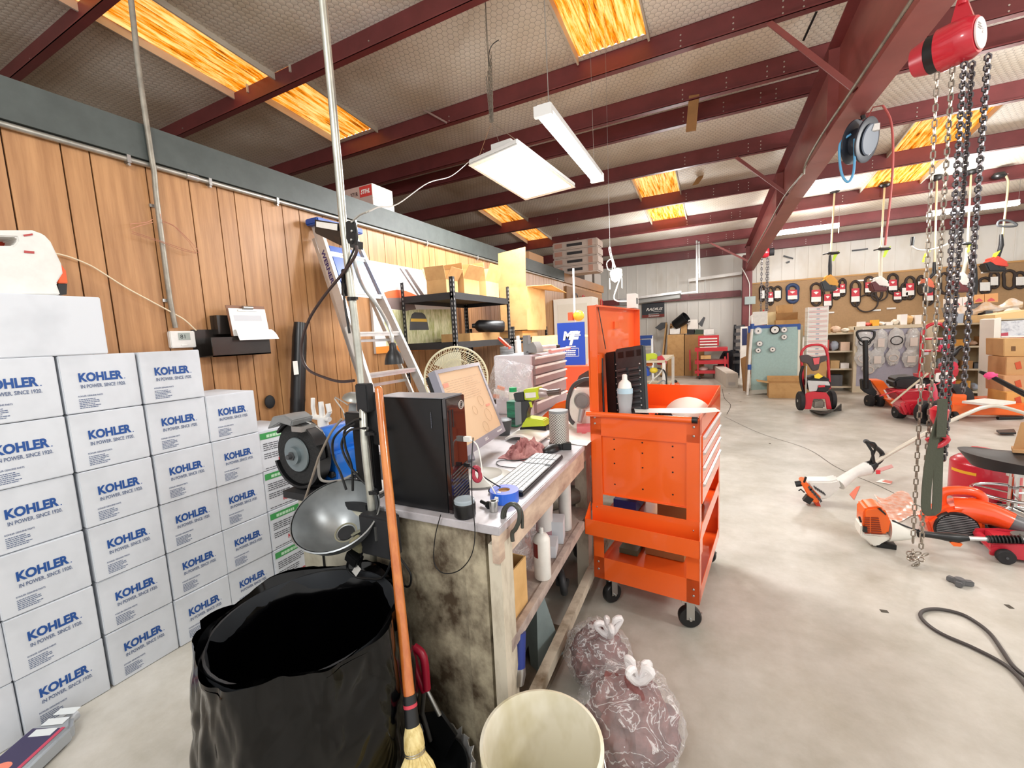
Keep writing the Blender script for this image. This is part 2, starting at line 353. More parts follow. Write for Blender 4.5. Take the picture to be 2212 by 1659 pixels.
for i, y in enumerate(PY):
    b = B(); x0, x1 = (-8, 12); z = Zb(y); k = .006; c = random.Random(i)
    b.bx(x0, x1, y, y+k, z+.006, z+.255); b.bx(x0, x1, y-.075, y+k, z, z+.006); b.bx(x0, x1, y, y+.075, z+.252, z+.258); b.bx(x0, x1, y-.075, y-.07, z, z+.022)
    b.m = 1; xr = 1.43-.0555*y
    for dx in (-1.55, -1.05, -.62, -.45, .35, .62, 1.4):
        for dz in (.07, .125, .18): b.cyl((xr+dx, y+.001, z+dz), (xr+dx, y-.006, z+dz), .009, n=6)
    for x in (-7, -3.4, 4.6, 8.2):
        for dz in (.07, .125): b.cyl((x, y+.001, z+dz), (x, y-.006, z+dz), .009, n=6)
    if y < 2 or y > 14.1: b.struct('trim_%d' % (i+1), [m_red, m_bolt]); continue
    where = {2.3: 'crossing the top left corner of the photo', 3.8: 'running past the long amber skylight at the left', 5.28: 'just beyond the large amber skylight at the top', 6.23: 'front one of the close pair', 6.74: 'rear one of the close pair', 8.05: 'first beyond the close pair', 9.6: 'fourth from the far wall', 11.15: 'third from the far wall', 12.74: 'second from the far wall'}.get(y, 'above the camera')
    b.thing('roof_purlin', [m_red, m_bolt], 'dark red steel roof purlin, '+where, 'beam', 'roof purlins')
# rafter and column
m_raf = M('9C5652', .38, var=.22, sc=1.5, st=(1, 1, 3))
RY = [(2.0, 3.36), (4, 3.38), (5.5, 3.37), (6.6, 3.33), (8, 3.27), (11, 3.07), (13.6, 2.86)]
xr = lambda y: 1.43-.0555*y
t = T('steel_rafter', 'big tapered dark red steel rafter running up from the far column', 'beam', (xr(8), 8, 3.2))
w = B(); w.prism([(xr(y)-.004, y, z) for y, z in RY]+[(xr(y)-.004, y, Zb(y)-.012) for y, z in reversed(RY)], (.008, 0, 0)); w.make('web', m_raf, t)
for top in (0, 1):
    f = B()
    for (y0, z0), (y1, z1) in zip(RY, RY[1:]):
        if top: z0, z1 = Zb(y0)-.012, Zb(y1)-.012
        f.bar((xr(y0), y0-.003, z0+.005), (xr(y1), y1+.003, z1+.005), .22, .012)
    f.make('flange', m_raf if not top else m_red, t)
for y in (3.1, 5.9, 8.9, 13.4):
    z = [z0+(z1-z0)*(y-y0)/(y1-y0) for (y0, z0), (y1, z1) in zip(RY, RY[1:]) if y0 <= y <= y1][0]
    f = B(); f.bx(xr(y)-.1, xr(y)-.004, y-.006, y+.006, z+.01, Zb(y)-.02); f.make('stiffener', m_raf, t)
t = T('steel_column', 'dark red steel column against the far wall under the rafter', 'column', (.66, 13.8, 0))
b = B(); b.bx(.64, .65, 13.62, 14.16, 0, 3.0); b.make('web', m_redd, t)
b = B(); b.bx(.53, .76, 13.6, 13.612, 0, 2.86); b.make('flange', m_red, t)
b = B(); b.bx(.53, .76, 14.15, 14.16, 0, 3.2); b.make('flange', m_red, t)
b = B(); b.prism([(.53, 13.613, 2.84), (.53, 14.149, 2.84), (.53, 14.149, 3.35), (.53, 13.613, 3.3)], (.23, 0, 0)); b.make('haunch', m_red, t)
b = B(); b.tube([(.7, 13.59, .9), (.7, 13.59, 2.3), (.66, 13.55, 2.6), (.5, 13.5, 2.95)], .012, sm=3)
b.thing('conduit', m_wht, 'thin white conduit running down the red far column', 'pipe')
b = B(); b.bx(.58, .84, 13.52, 13.6, 1.95, 2.16); b.thing('junction_box', M('A9B8B6', .5), 'grey junction box high on the red far column', 'electrical box')
b = B(); b.bx(.56, .68, 13.54, 13.6, 1.02, 1.16); b.thing('outlet_box', m_wht, 'white outlet box lower on the red far column', 'electrical box')
# diagonal flange braces
def brace(p0, p1, label):
    b = B(); b.bar(p0, p1, .045, .045); b.thing('flange_brace', m_raf, label, 'brace', 'flange braces of the rafter')
brace((.40, 5.24, 4.33), (xr(5.0)-.1, 5.0, 3.42), 'long red diagonal brace from purlin to rafter, nearest the camera')
brace((.19, 8.0, 4.05), (xr(7.9)-.1, 7.9, 3.32), 'red diagonal brace from purlin to rafter, halfway along the rafter')
brace((-.3, 12.7, 3.6), (xr(12.6)-.1, 12.6, 2.98), 'short red diagonal brace near the far column')
# walls
m_far = M('E9E6DE', .6, sc=.8, col2='C9BBA3', st=(1, 1, .45), thr=.36, bump=.25)
b = B(); b.bx(-8, 12, 14.25, 14.4, 0, 4)
for i in range(-26, 40): b.bx(i*.305-.012, i*.305+.012, 14.235, 14.26, 0, 3.7)
b.struct('wall_far', m_far)
b = B(); b.bx(-8.15, -8, -4, 14.4, 0, 5.2); b.struct('wall_side', M('8C8276', .8, var=.2, sc=1))
b = B(); b.bx(-8, .5, 14.14, 14.24, 2.22, 2.4); b.bx(-8, .5, 14.06, 14.14, 2.22, 2.24)
b.thing('wall_girt', m_red, 'dark red horizontal girt along the far wall left of the column', 'beam')
# wood panelled wall
m_wood = M('BB8B5C', .42, sc=3.2, col2='A07146', st=(2, 9, .55), thr=.5, bump=.08, det=8)
b = B(); gy = [-.6, -.35, -.1, .1, .42, .6, .76, .94, 1.04, 1.26, 1.46, 1.61, 1.71, 1.88, 2.03, 2.16, 2.36, 2.5, 2.6, 2.81]
while gy[-1] < 10.6: gy.append(gy[-1]+random.choice([.1, .15, .2, .12, .18]))
b.bx(-2.76, -2.712, -1.2, 10.8, 0, 2.4); b.m = 1
for a, c in zip(gy, gy[1:]): b.bx(-2.712, -2.70, a+.003, c-.003, 0, 2.395)
b.struct('wall_left', [M('3A2415', .8), m_wood], ang=20)
b = B(); b.bx(-2.78, -2.665, -1.2, 7.8, 2.39, 2.565); b.struct('trim_20', M('4B5250', .55, var=.2, sc=9, bump=.1))
b = B(); b.bx(-2.78, -2.665, 7.8, 10.8, 2.36, 2.53); b.struct('trim_21', M('9A6F47', .6, var=.2, sc=6, st=(1, .3, 1)))
# mezzanine floor behind the wall top
b = B(); b.bx(-8, -2.78, -1.2, 10.8, 2.3, 2.39); b.struct('trim_22', M('9C8060', .8, var=.2))
# brown pegboard on the far wall
m_peg = M('B08C62', .6, var=.1, sc=30)
b = B(); b.bx(.79, 12, 14.17, 14.23, 1.02, 2.56); b.m = 1
b.bx(.79, 12, 14.15, 14.17, 2.53, 2.57)
b.thing('pegboard', [m_peg, M('C99A5E', .6)], 'long brown pegboard covering the far wall right of the column', 'pegboard')
# ================= left side: cartons, wall things =================
def PL(pts, **k): return [P(a, c, **k) for a, c in pts]
m_card = M('D6DBE2', .62, sc=3, col2='C2C7CE', thr=.36); m_blue = M('1E4E96', .6); m_slate = M('5E6C8C', .6); m_green = M('3F9A52', .6); m_redp = M('C8323A', .6)
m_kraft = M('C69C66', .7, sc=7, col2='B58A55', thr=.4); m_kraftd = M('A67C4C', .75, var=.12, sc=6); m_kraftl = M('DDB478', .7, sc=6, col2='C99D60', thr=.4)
m_blk = M('17181A', .38, var=.2, sc=30); m_mat = M('232427', .7, var=.2, sc=30); m_steel = M('B9B9B6', .3, .9); m_alu = M('D4D5D4', .34, .7, var=.12, sc=12); m_gal = M('B8B7AF', .36, .75, var=.25, sc=14)
m_org = M('F2601E', .28, coat=.5); m_grey = M('8A8D8E', .5, var=.1, sc=10); m_dgrey = M('4A4C4F', .5, var=.1, sc=10)
BW, BH, BD = .244, .2335, .36
def carton_body(t, crease=True):
    b = B(t); b.bx(-BD, 0, -BW/2, BW/2, .001, BH-.001); b.make('carton', m_card, t, bev=.003)
def kohler():
    t = T('parts_carton', 'x', 'box', (0, 0, 0)); carton_body(t); X, Y = (0, 1, 0), (0, 0, 1); e = .0012
    b = B(t); letters(b, 'KOHLER', (e, -BW*.29, BH*.53), X, Y, w=BW*.57, h=BH*.16, bold=.045)
    letters(b, '.', (e, BW*.295, BH*.53), X, Y, h=.004); b.make('brand_lettering', m_blue, t)
    b = B(t); letters(b, 'IN POWER. SINCE 1920.', (e, -BW*.28, BH*.42), X, Y, w=BW*.585, h=BH*.065, bold=.02); b.make('slogan_lettering', m_slate, t)
    b = B(t); letters(b, 'KOHLER GENUINE PARTS', (e, -BW*.33, BH*.275), X, Y, w=BW*.31, h=BH*.028, bold=.02)
    dashes(b, (e, -BW*.33, BH*.08), X, Y, BW*.27, BH*.175, 6, 4); b.make('small_print', m_slate, t); return t
def kawa():
    t = T('parts_carton', 'x', 'box', (0, 0, 0)); carton_body(t); X, Y = (0, 1, 0), (0, 0, 1); e = .0012
    b = B(t); b.quad((e, -BW*.47, BH*.78), (e, BW*.49, BH*.78), (e, BW*.49, BH*.93), (e, -BW*.47, BH*.93)); b.make('stripe', m_green, t)
    b = B(t); dashes(b, (e*1.6, -BW*.32, BH*.81), X, Y, BW*.6, BH*.1, 1, 3, .7); b.make('stripe_lettering', M('BFE3C4', .6), t)
    b = B(t); dashes(b, (e, -BW*.42, BH*.5), X, Y, BW*.8, BH*.2, 4, 5); dashes(b, (e, -BW*.42, BH*.3), X, Y, BW*.7, BH*.15, 3, 8); dashes(b, (e, -BW*.42, BH*.05), X, Y, BW*.8, BH*.04, 1, 9); b.make('small_print', M('5A5B62', .6), t)
    b = B(t); letters(b, 'Kawasaki', (e, -BW*.08, BH*.15), X, Y, w=BW*.46, h=BH*.11, bold=.03); b.make('brand_lettering', m_redp, t); return t
K0, A0 = kohler(), kawa(); used = [False, False]
cols = [(.315, 4, 'at the left photo edge'), (.563, 6, 'first full column'), (.8185, 6, 'second full column'), (1.07, 6, 'third full column'), (1.315, 5, 'fourth full column')]
rown = ['bottom row', 'second row from the floor', 'third row from the floor', 'fourth row from the floor', 'fifth row from the floor', 'top row']
def carton(proto, i, y, r, lab, grp):
    loc = (-2.3+random.uniform(-.006, .004), y+random.uniform(-.002, .002), r*.2345); rz = random.uniform(-.012, .012)
    if not used[i]: used[i] = True; proto.location = loc; proto.rotation_euler[2] = rz; proto['label'] = lab; proto['group'] = grp; return proto
    return dup(proto, loc, rz, lab, grp)
for ci, (y, n, nm) in enumerate(cols):
    for r in range(n): carton(K0, 0, y, r, 'white carton with blue lettering, %s, %s' % (nm, rown[r] if r < n-1 or n == 4 else 'topmost of the column'), 'white cartons with blue lettering')
for r in range(4): carton(A0, 1, 1.562, r, 'white carton with green stripe and red lettering, %s' % ['at the floor', 'second from the floor', 'third from the floor', 'topmost of its column'][r], 'white cartons with a green stripe')
for r in range(3): carton(A0, 1, 1.812, r, 'green striped white carton in the rear column behind the grinder, %s' % ['at the floor', 'middle one', 'topmost'][r], 'white cartons with a green stripe')
b = B(); b.bx(-2.66, -2.302, .33, .85, 1.406, 1.638); b.thing('white_carton', m_card, 'large blank white carton lying on top of the left carton columns', 'box', bev=.003)
# white and orange machine case on the blank carton
t = T('machine_housing', 'white and orange power tool housing with handle hole on the blank carton', 'power tool', P(60, 638, x=-2.4)); t.location.z = 1.64
q = lambda a, x=-2.36: PL(a, x=x)
m_shell = plastic('E2E1DC', .35)
b = B(); b.prism(q([(-60, 497), (70, 497), (95, 506), (110, 522), (133, 570), (136, 590), (122, 612), (131, 637), (-60, 637), (-60, 531), (28, 531), (38, 520), (36, 512), (-60, 509)]), (-.13, 0, 0)); b.make('shell', m_shell, t, bev=.004)
b = B(); b.prism(q([(-60, 505), (50, 505), (50, 540), (-60, 540)], -2.5), (-.03, 0, 0)); b.make('inner_panel', M('C9452F', .5), t)
b = B(); b.prism(q([(126, 562), (143, 585), (147, 612), (125, 612)], -2.38), (-.1, 0, 0)); b.make('side_cover', m_org, t, bev=.003)
b = B(); b.prism(q([(125, 613), (145, 613), (144, 636), (128, 636)], -2.39), (-.08, 0, 0)); b.make('foot', m_blk, t)
b = B(); b.prism(q([(52, 541), (74, 543), (74, 548), (52, 546)], -2.3585), (.001, 0, 0)); b.prism(q([(50, 507), (70, 504), (71, 508), (52, 511)], -2.3585), (.001, 0, 0)); b.make('badge', M('B04040', .5), t)
# conduit under the beam, with straps
t = T('wall_conduit', 'long galvanized conduit running below the dark beam on the panelled wall', 'pipe', (-2.68, 3, 2.36))
b = B(); b.tube([(-2.682, -1.1, 2.372), (-2.682, 9.5, 2.372)], .014, 12); b.make('pipe', m_gal, t)
for y in (.55, 1.18, 1.56, 1.98, 2.66, 3.6, 4.6, 5.8): b = B(); b.bx(-2.7, -2.664, y-.008, y+.008, 2.352, 2.39); b.cyl((-2.69, y, 2.345), (-2.67, y, 2.345), .007, n=8); b.make('strap', m_steel, t)
b = B(); b.cyl((-2.682, 1.44, 2.372), (-2.682, 1.5, 2.372), .019, n=12); b.make('coupling', m_steel, t)
# conduit hanging down to the thermostat
m_gals = M('9C968A', .45, .5, var=.3, sc=14)
tA, tB = P(300, 150, x=-2.645), P(283, 0, x=-2.64); tC = tB+(tB-tA)*((Zb(tB.y)+.2-tB.z)/(tB.z-tA.z))
b = B(); b.tube([tC, P(283, 0, x=-2.64), P(300, 150, x=-2.645), P(326, 330, x=-2.65), P(333, 372, x=-2.655), P(337, 420, x=-2.665), P(350, 520, x=-2.675), P(366, 640, x=-2.68), P(379, 708, x=-2.68)], .0125, 10, sm=3)
b.thing('thermostat_conduit', m_gals, 'thin galvanized conduit dropping from the roof to the thermostat', 'pipe')
t = T('thermostat', 'small white thermostat reading 81 on the panelled wall', 'thermostat', P(395, 752, x=-2.69))
b = B(); a, c = P(365, 712, x=-2.67), P(425, 750, x=-2.67); b.bx(-2.699, -2.67, a.y, c.y, 1.42, 1.512); b.make('casing', m_shell, t, bev=.004)
ym = (a.y+c.y)/2; b = B(); b.bx(-2.67, -2.668, ym-.022, ym+.035, 1.462, 1.502); b.make('display', M('9CA6A0', .3), t)
b = B(); letters(b, '81', (-2.6675, ym-.014, 1.47), (0, 1, 0), (0, 0, 1), h=.022); b.make('digits', m_mat, t)
b = B(); b.bx(-2.67, -2.6665, ym-.012, ym+.015, 1.432, 1.438); b.make('button', m_wht, t)
b = B(); b.tube(PL([(110, 545), (150, 555), (190, 571), (215, 585), (270, 620), (325, 650), (375, 677), (400, 692), (424, 714)], x=-2.675), .0035, 6, sm=4); b.thing('thermostat_wire', M('E3D3B4', .6), 'cream wire sagging across the panelling to the thermostat', 'cable')
b = B(); b.tube(PL([(330, 474), (318, 480), (282, 484), (283, 494), (300, 488), (330, 480)], x=-2.66), .0016, 5); b.tube(PL([(285, 500), (345, 520), (420, 545), (428, 540), (395, 505), (372, 485), (352, 477), (346, 462)], x=-2.655), .0016, 5, sm=2); b.tube(PL([(285, 504), (350, 524), (424, 548), (378, 490), (350, 480)], x=-2.65), .0016, 5, sm=2)
b.thing('wire_hanger', M('C98F78', .4, .5), 'bent copper coloured wire hanger on the thin conduit', 'clothes hanger')
for y, px in ((1.14, 329), (1.22, 357)):
    b = B(); p = P(px, 444 if px == 329 else 649, x=-2.69); b.bx(-2.699, -2.69, p.y-.011, p.y+.011, p.z-.008, p.z+.008); b.thing('conduit_clip', m_steel, 'small steel clip beside the thin conduit, %s' % ('upper one' if px == 329 else 'lower one just above the thermostat'), 'clip')
# black wall file and clipboard
t = T('wall_file', 'black plastic wall file tray below the clipboard', 'file holder', (-2.66, 1.6, 1.37)); m_sm = M('2B2724', .25, var=.2, sc=8)
b = B(); b.bx(-2.699, -2.69, 1.37, 1.72, 1.36, 1.52); b.bx(-2.69, -2.56, 1.4, 1.74, 1.36, 1.368); b.bx(-2.568, -2.56, 1.4, 1.74, 1.36, 1.47); b.make('tray', m_sm, t)
b = B(); b.bx(-2.699, -2.63, 1.48, 1.78, 1.49, 1.6); b.make('upper_tray', m_sm, t)
t = T('clipboard', 'brown clipboard with white papers standing in the black wall file', 'clipboard', (-2.58, 1.65, 1.48))
FR = Matrix.Translation((-2.575, 1.52, 1.475)) @ Matrix.Rotation(radians(-8), 4, 'Y')
b = B(FR); b.bx(-.004, 0, 0, .235, 0, .185); b.make('board', M('7A4E30', .5), t, bev=.001)
b = B(FR); b.bx(.001, .006, .01, .232, .0, .165); b.make('paper', M('F6F6F2', .7), t)
b = B(FR); b.grid(lambda u, v: (.008+.05*v+.008*sin(u*3+v*5), .012+.235*u, .035-.05*v*v+.012*sin(v*3)-.02*v), 10, 8); b.make('folded_paper', M('F6F6F2', .7), t, sol=.002)
b = B(FR); b.bx(.006, .012, .06, .18, .148, .158); b.cyl((.012, .09, .17), (.012, .15, .17), .012, n=10); b.make('clip', m_steel, t, bev=.001)
b = B(FR); b.quad((.0068, .03, .09), (.0068, .2, .09), (.0068, .2, .125), (.0068, .03, .125)); b.make('printed_block', M('C3C5CA', .7), t)
# black blower tube hanging on the wall, small dark knob
t = T('blower_tube', 'long black plastic blower tube standing against the panelled wall', 'tube', (-2.62, 2.0, .9))
b = B(); tp, bt = P(648, 697, x=-2.6), P(643, 870, x=-2.6); mid = tp.lerp(bt, .18)
b.lathe(bt, [(.047, -.35), (.047, .0), (.049, .02), (.047, .04), (.046, (mid-bt).length), (.038, (tp-bt).length), (.036, (tp-bt).length-.004)], 20, tp-bt); b.make('tube_body', M('1B1C1E', .3, var=.2, sc=10), t)
b = B(); q0 = P(634, 800, x=-2.552); b.bx(q0.x, q0.x+.002, q0.y, q0.y+.035, q0.z-.03, q0.z+.06); b.make('sticker', m_wht, t)
p = P(583, 868, x=-2.68); b = B(); b.sph(p, (.018, .035, .045), 14, 10); b.thing('coat_hook', m_mat, 'small dark rounded hook knob on the panelling above the grinder', 'knob')
# grey oil jug lying on the floor
t = T('oil_jug', 'grey plastic oil jug lying on the floor by the cartons', 'jug', P(85, 1610, z=0))
a, c = P(40, 1680, z=.0), P(165, 1545, z=.03); d = (c-a); d.z = 0; L_ = d.length; an = math.atan2(d.y, d.x)
FR = Matrix.Translation((a.x, a.y, .0)) @ Matrix.Rotation(an, 4, 'Z')
b = B(FR); b.prism([(-.12, -.065, .002), (L_*.62, -.065, .002), (L_*.86, -.02, .002), (L_*.86, .03, .002), (L_*.62, .085, .002), (-.12, .085, .002)], (0, 0, .062)); b.make('jug_body', M('A9AEB3', .28, .35), t, bev=.012)
b = B(FR); b.cyl((L_*.86-.01, .005, .032), (L_+.0, .005, .032), .02, n=16); b.make('cap', M('B9BCC0', .4), t)
b = B(FR); z = .0652; b.quad((-.1, -.05, z), (L_*.55, -.05, z), (L_*.6, .07, z), (-.1, .07, z)); b.m = 1; b.quad((-.1, -.05, z+.0006), (L_*.57, -.05, z+.0006), (L_*.575, -.036, z+.0006), (-.1, -.036, z+.0006)); b.m = 2
for k, (u, w_) in enumerate(((.3, .1), (.22, .07), (.14, .1))): b.quad((L_*.05+u*.55, -.025, z+.0006), (L_*.05+u*.55+.03, -.025, z+.0006), (L_*.05+u*.55+.03, .05, z+.0006), (L_*.05+u*.55, .05, z+.0006))
b.m = 3; b.sph((-.02, .02, z), (.018, .028, .001), 14, 6); b.make('jug_label', [M('3C3558', .4), M('C2455F', .4), M('DDE3E4', .4), M('F08A70', .4)], t)
# ================= trash can, broom, pruner, bucket, bags =================
m_bag = M('020203', .13, bump=.35, sc=6, spec=.35, det=2); tc0 = V((-1.03, .72, 0)); 
def vd(q):
    d = noise.voronoi(q)[0]; return d[1]-d[0]
def bagr(a, z): return 1+.035*sin(5*a+2*z)+.02*sin(11*a+1.3)+.05*noise.noise(V((cos(a)*1.6, sin(a)*1.6, z*2.2)))
t = T('trash_can', 'large round trash can lined with a shiny black bag in front of the bench', 'trash can', tc0)
b = B(); b.lathe(tc0, [(.19, 0), (.2, .03), (.23, .62), (.24, .63), (.24, .65), (.234, .65), (.226, .61), (.19, .04), (.0, .03)], 40); b.make('can', M('2E3135', .5), t)
b = B()
def outer(u, v):
    a = 2*pi*u; z = .02+.645*v; r = (.245+.016*v+.03*sin(v*3.1))*bagr(a, z)
    q_ = V((cos(a)*2.2, sin(a)*2.2, z*4)); k = 1+.03*noise.noise(V((cos(a)*4, sin(a)*4, z*7)))-.1*max(0, .22-abs(noise.noise(q_)))+.09*min(.35, vd(q_*.8))-.02-.05*max(0, .2-abs(noise.noise(q_*2.1)))
    return (tc0.x+cos(a)*r*k, tc0.y+sin(a)*r*k, z+.012*sin(5*a)*(v > .97))
b.grid(outer, 220, 90)
def inner(u, v):
    a = 2*pi*u; z = .665-.6*v; r = (.247-.026*min(1, v*8)-.03*v)*(1+.012*sin(9*a+v*3)+.02*noise.noise(V((cos(a)*3, sin(a)*3, z*5))))
    return (tc0.x+cos(a)*r, tc0.y+sin(a)*r, z+.012*sin(5*a)*(1-v))
b.grid(inner, 100, 30); b.lathe(tc0, [(.001, .07), (.2, .07)], 30, cap=False); b.make('bag', m_bag, t)
# loose corner of bag at the left
b = B(); b.grid(lambda u, v: (tc0.x-.255-.035*sin(pi*u)*(1-v)-.0*v, tc0.y-.14+.16*u, .66-.2*v-.04*u), 8, 8); b.make('bag_corner', m_bag, t)
# corn broom leaning against the bench side
tp, bt = P(818, 842, y=.99), P(884, 1500, y=.765); dirb = (bt-tp).normalized()
t = T('corn_broom', 'corn broom with orange wooden handle leaning between can and bench', 'broom', (bt.x, bt.y, 0))
b = B(); L_ = (bt-tp).length; b.cyl(tp, tp+dirb*(L_), .0125, .0145, 16); b.sph(tp, .0125, 12, 8); b.make('handle', M('D2803C', .25, sc=4, col2='B5602A', st=(6, 6, .6), coat=.6), t)
b = B(); b.cyl(tp+dirb*L_, tp+dirb*(L_+.075), .0165, .018, 16); b.m = 1; b.cyl(tp+dirb*(L_+.02), tp+dirb*(L_+.028), .0175, .0178, 16); b.make('sleeve', [m_blk, M('C23A4A', .5)], t)
b = B(); o = tp+dirb*(L_+.07); u, w_ = Cr.copy(), None; u = (u-dirb*u.dot(dirb)).normalized(); w_ = dirb.cross(u)
n = 44; prof = [(.018, 0), (.024, .02), (.026, .045), (.022, .06), (.04, .09), (.056, .14), (.066, .22), (.075, .34)]
vs = []
for r, h in prof:
    for i in range(n):
        a = 2*pi*i/n; k = 1+(.07*((i % 2)*2-1) if h > .05 else 0); vs.append(o+dirb*h+u*cos(a)*r*k+w_*sin(a)*min(r, .035)*k)
b.add(vs, [(j*n+i, j*n+(i+1) % n, (j+1)*n+(i+1) % n, (j+1)*n+i) for j in range(len(prof)-1) for i in range(n)]+[tuple(range((len(prof)-1)*n, len(prof)*n))])
b.make('bristles', M('E6D59C', .8, sc=5, col2='BFA766', st=(12, 12, .7), thr=.45), t, ang=20)
b = B()
for h in (.055, .06): b.ring(o+dirb*h, .025, .0012, dirb, 20, 5)
b.make('binding_wire', m_steel, t)
# long handled pruner with red grips, behind the broom
t = T('lopper', 'pruning lopper with dark red grips standing against the bench side', 'lopper', P(935, 1560, z=0))
for k, (a1, a2, a3) in enumerate((((888, 1400), (900, 1450), (918, 1492)), ((895, 1398), (915, 1420), (922, 1488)))):
    b = B(); b.tube(PL([a1, a2, a3], y=.93), .0125, 12, sm=4); b.make('grip', M('9C1230', .35), t)
b = B(); b.tube(PL([(920, 1487), (950, 1545)], y=.93), .007, 10); b.tube(PL([(916, 1492), (912, 1540), (930, 1600)], y=.935), .007, 10); b.make('lever', m_steel, t)
b = B(); b.prism(PL([(905, 1545), (950, 1540), (985, 1590), (960, 1640), (925, 1610)], y=.945), (0, .01, 0)); b.make('blade', m_blk, t)
# dark disc with foil edge
t = T('foil_edged_pan', 'dark round pan with crinkled foil edge between broom and bucket', 'pan', P(950, 1640, z=.0))
cc = P(915, 1668, z=.12); b = B(); b.lathe(cc-V((0, 0, .1)), [(.0, 0), (.12, 0), (.135, .1), (.13, .1), (.115, .01), (0, .01)], 40); b.make('pan_body', M('2A2C2E', .35, .3), t)
b = B(); n = 72; vs = []
for i in range(n):
    a = 2*pi*i/n; r = .137+.012*(i % 3 == 0); vs += [cc+V((cos(a)*r, sin(a)*r, -.035)), cc+V((cos(a)*(r+.008), sin(a)*(r+.008), .016+.012*(i % 2)))]
b.add(vs, [(2*i, 2*((i+1) % n), 2*((i+1) % n)+1, 2*i+1) for i in range(n)]); b.make('foil_edge', M('DADAD8', .35, .6), t, sol=.0015, ang=15)
# bucket
bc = V((-.405, .885, 0))
t = T('bucket', 'dirty white five gallon plastic bucket in front of the bench post', 'bucket', bc)
b = B(); b.lathe(bc, [(.0, 0), (.128, 0), (.131, .004), (.146, .29), (.155, .292), (.156, .306), (.149, .308), (.15, .34), (.157, .342), (.158, .368), (.149, .371), (.147, .362), (.143, .3), (.127, .012), (.0, .01)], 56)
b.make('bucket_body', M('EDE9D8', .38, sc=5, col2='C9C09A', st=(1, 1, .6), thr=.4), t)
b = B(); b.lathe(bc, [(.0, .05), (.1295, .05)], 40, cap=False); b.make('residue', M('D8CD9B', .3, var=.15, sc=6), t)
b = B(); b.ring(bc+V((0, 0, .29)), .162, .0022, (0, 0, 1), 24, 6, pi*.9, pi*1.9); b.make('bail_handle', m_steel, t)
# clear bags of red shop rags
m_clear = film(sc=13); m_rag = M('8C5B58', .9, sc=12, col2='5A3232', bump=1)
def ragbag(loc, r, h, label, seed, tie):
    t = T('bag_of_rags', label, 'plastic bag', loc, group='clear bags of red rags')
    b = B(t); b.sph((0, 0, h*.46), (r*.9, r*.9, h*.45), 40, 28, crumple(3.2, .2, seed)); b.make('rags', m_rag, t)
    b = B(t); f = crumple(2.6, .12, seed+5); f2 = crumple(9, .05, seed+9)
    b.sph((0, 0, h*.5), (r*1.06, r*1.06, h*.5), 64, 44, lambda d: f(d)*f2(d)*(1 if d.z < .75 else 1-.5*(d.z-.75))); b.make('bag_film', m_clear, t)
    b = B(t); q = V(tie)
    for k in range(4):
        a = k*1.6+seed; e = q+V((cos(a)*.05, sin(a)*.05, .035+.01*k)); b.tube([q, q+(e-q)*.5+V((0, 0, .03)), e, q+(e-q)*.5-V((0, 0, .008)), q], [.006, .012, .01, .012, .006], 8, sm=4)
    b.make('knot', M('F7F4F5', .2, alpha=.75), t)
ragbag((-.255, 1.255, 0), .155, .30, 'clear plastic bag of red rags with knotted top, front one', 1, (.03, 0, .29))
ragbag((-.43, 1.52, 0), .12, .25, 'clear plastic bag of red rags, rear one against the bench rail', 2, (.05, -.02, .23))
# ================= bench, grinder, ladder, rack =================
m_dirty = M('BBB198', .7, sc=10, col2='4A3C2C', thr=.49, bump=.5, det=14, st=(1, 1, .8)); m_post = M('D3CBB8', .7, sc=9, col2='7D6B52', st=(1, 1, .35), thr=.42, det=9)
m_top = M('CDCACE', .35, .15, sc=7, col2='ABA7AB', thr=.42); m_edge = M('DCC8B2', .6, sc=12, col2='A98F80', st=(1, .4, 1))
ZT = .862
t = T('workbench', 'grimy wooden workbench with grey sheet top and open shelf', 'workbench', (-.9, 2.1, 0))
b = B(); b.prism([(-1.06, 1.0, .835), (-.56, 1.0, .835), (-.585, 1.93, .835), (-.61, 1.94, .835), (-.61, 3.45, .835), (-1.62, 3.45, .835), (-1.62, 1.53, .835), (-1.06, 1.53, .835)], (0, 0, .026)); b.make('bench_top', m_top, t, bev=.003)
b = B(); b.bar((-.575, 1.0, .7925), (-.6, 1.92, .7925), .022, .085); b.bx(-.64, -.615, 1.94, 3.45, .75, .835); b.make('apron', m_edge, t)
b = B(); b.bx(-1.05, -.605, 1.025, 1.04, .02, .835); b.bx(-.69, -.615, 1.01, 1.025, .0, .835); b.bx(-1.05, -.97, 1.01, 1.025, 0, .835); b.make('side_panel', m_dirty, t)
for x, y in ((-.625, 1.035), (-.69, 2.12), (-.69, 3.35), (-1.57, 3.35)): b = B(); b.bx(x+.02 if y < 1.1 else x-.005, x+.06, y-.025, y+.05, 0, .8); b.make('leg', m_post, t)
b = B(); b.prism([(-1.05, 1.05, .445), (-.585, 1.05, .445), (-.61, 1.9, .445), (-.66, 3.4, .445), (-1.05, 3.4, .445)], (0, 0, .025)); b.bar((-.574, 1.05, .459), (-.606, 1.92, .459), .022, .038); b.make('shelf', M('6B5A58', .7, sc=8, col2='B9AAA0', thr=.6), t)
b = B(); b.bar((-.58, 1.05, .122), (-.66, 3.4, .122), .038, .045); b.make('lower_rail', m_post, t)
b = B(); b.bx(-1.05, -1.0, 1.05, 3.4, 0, .8); b.make('back_panel', M('3B352D', .8), t)
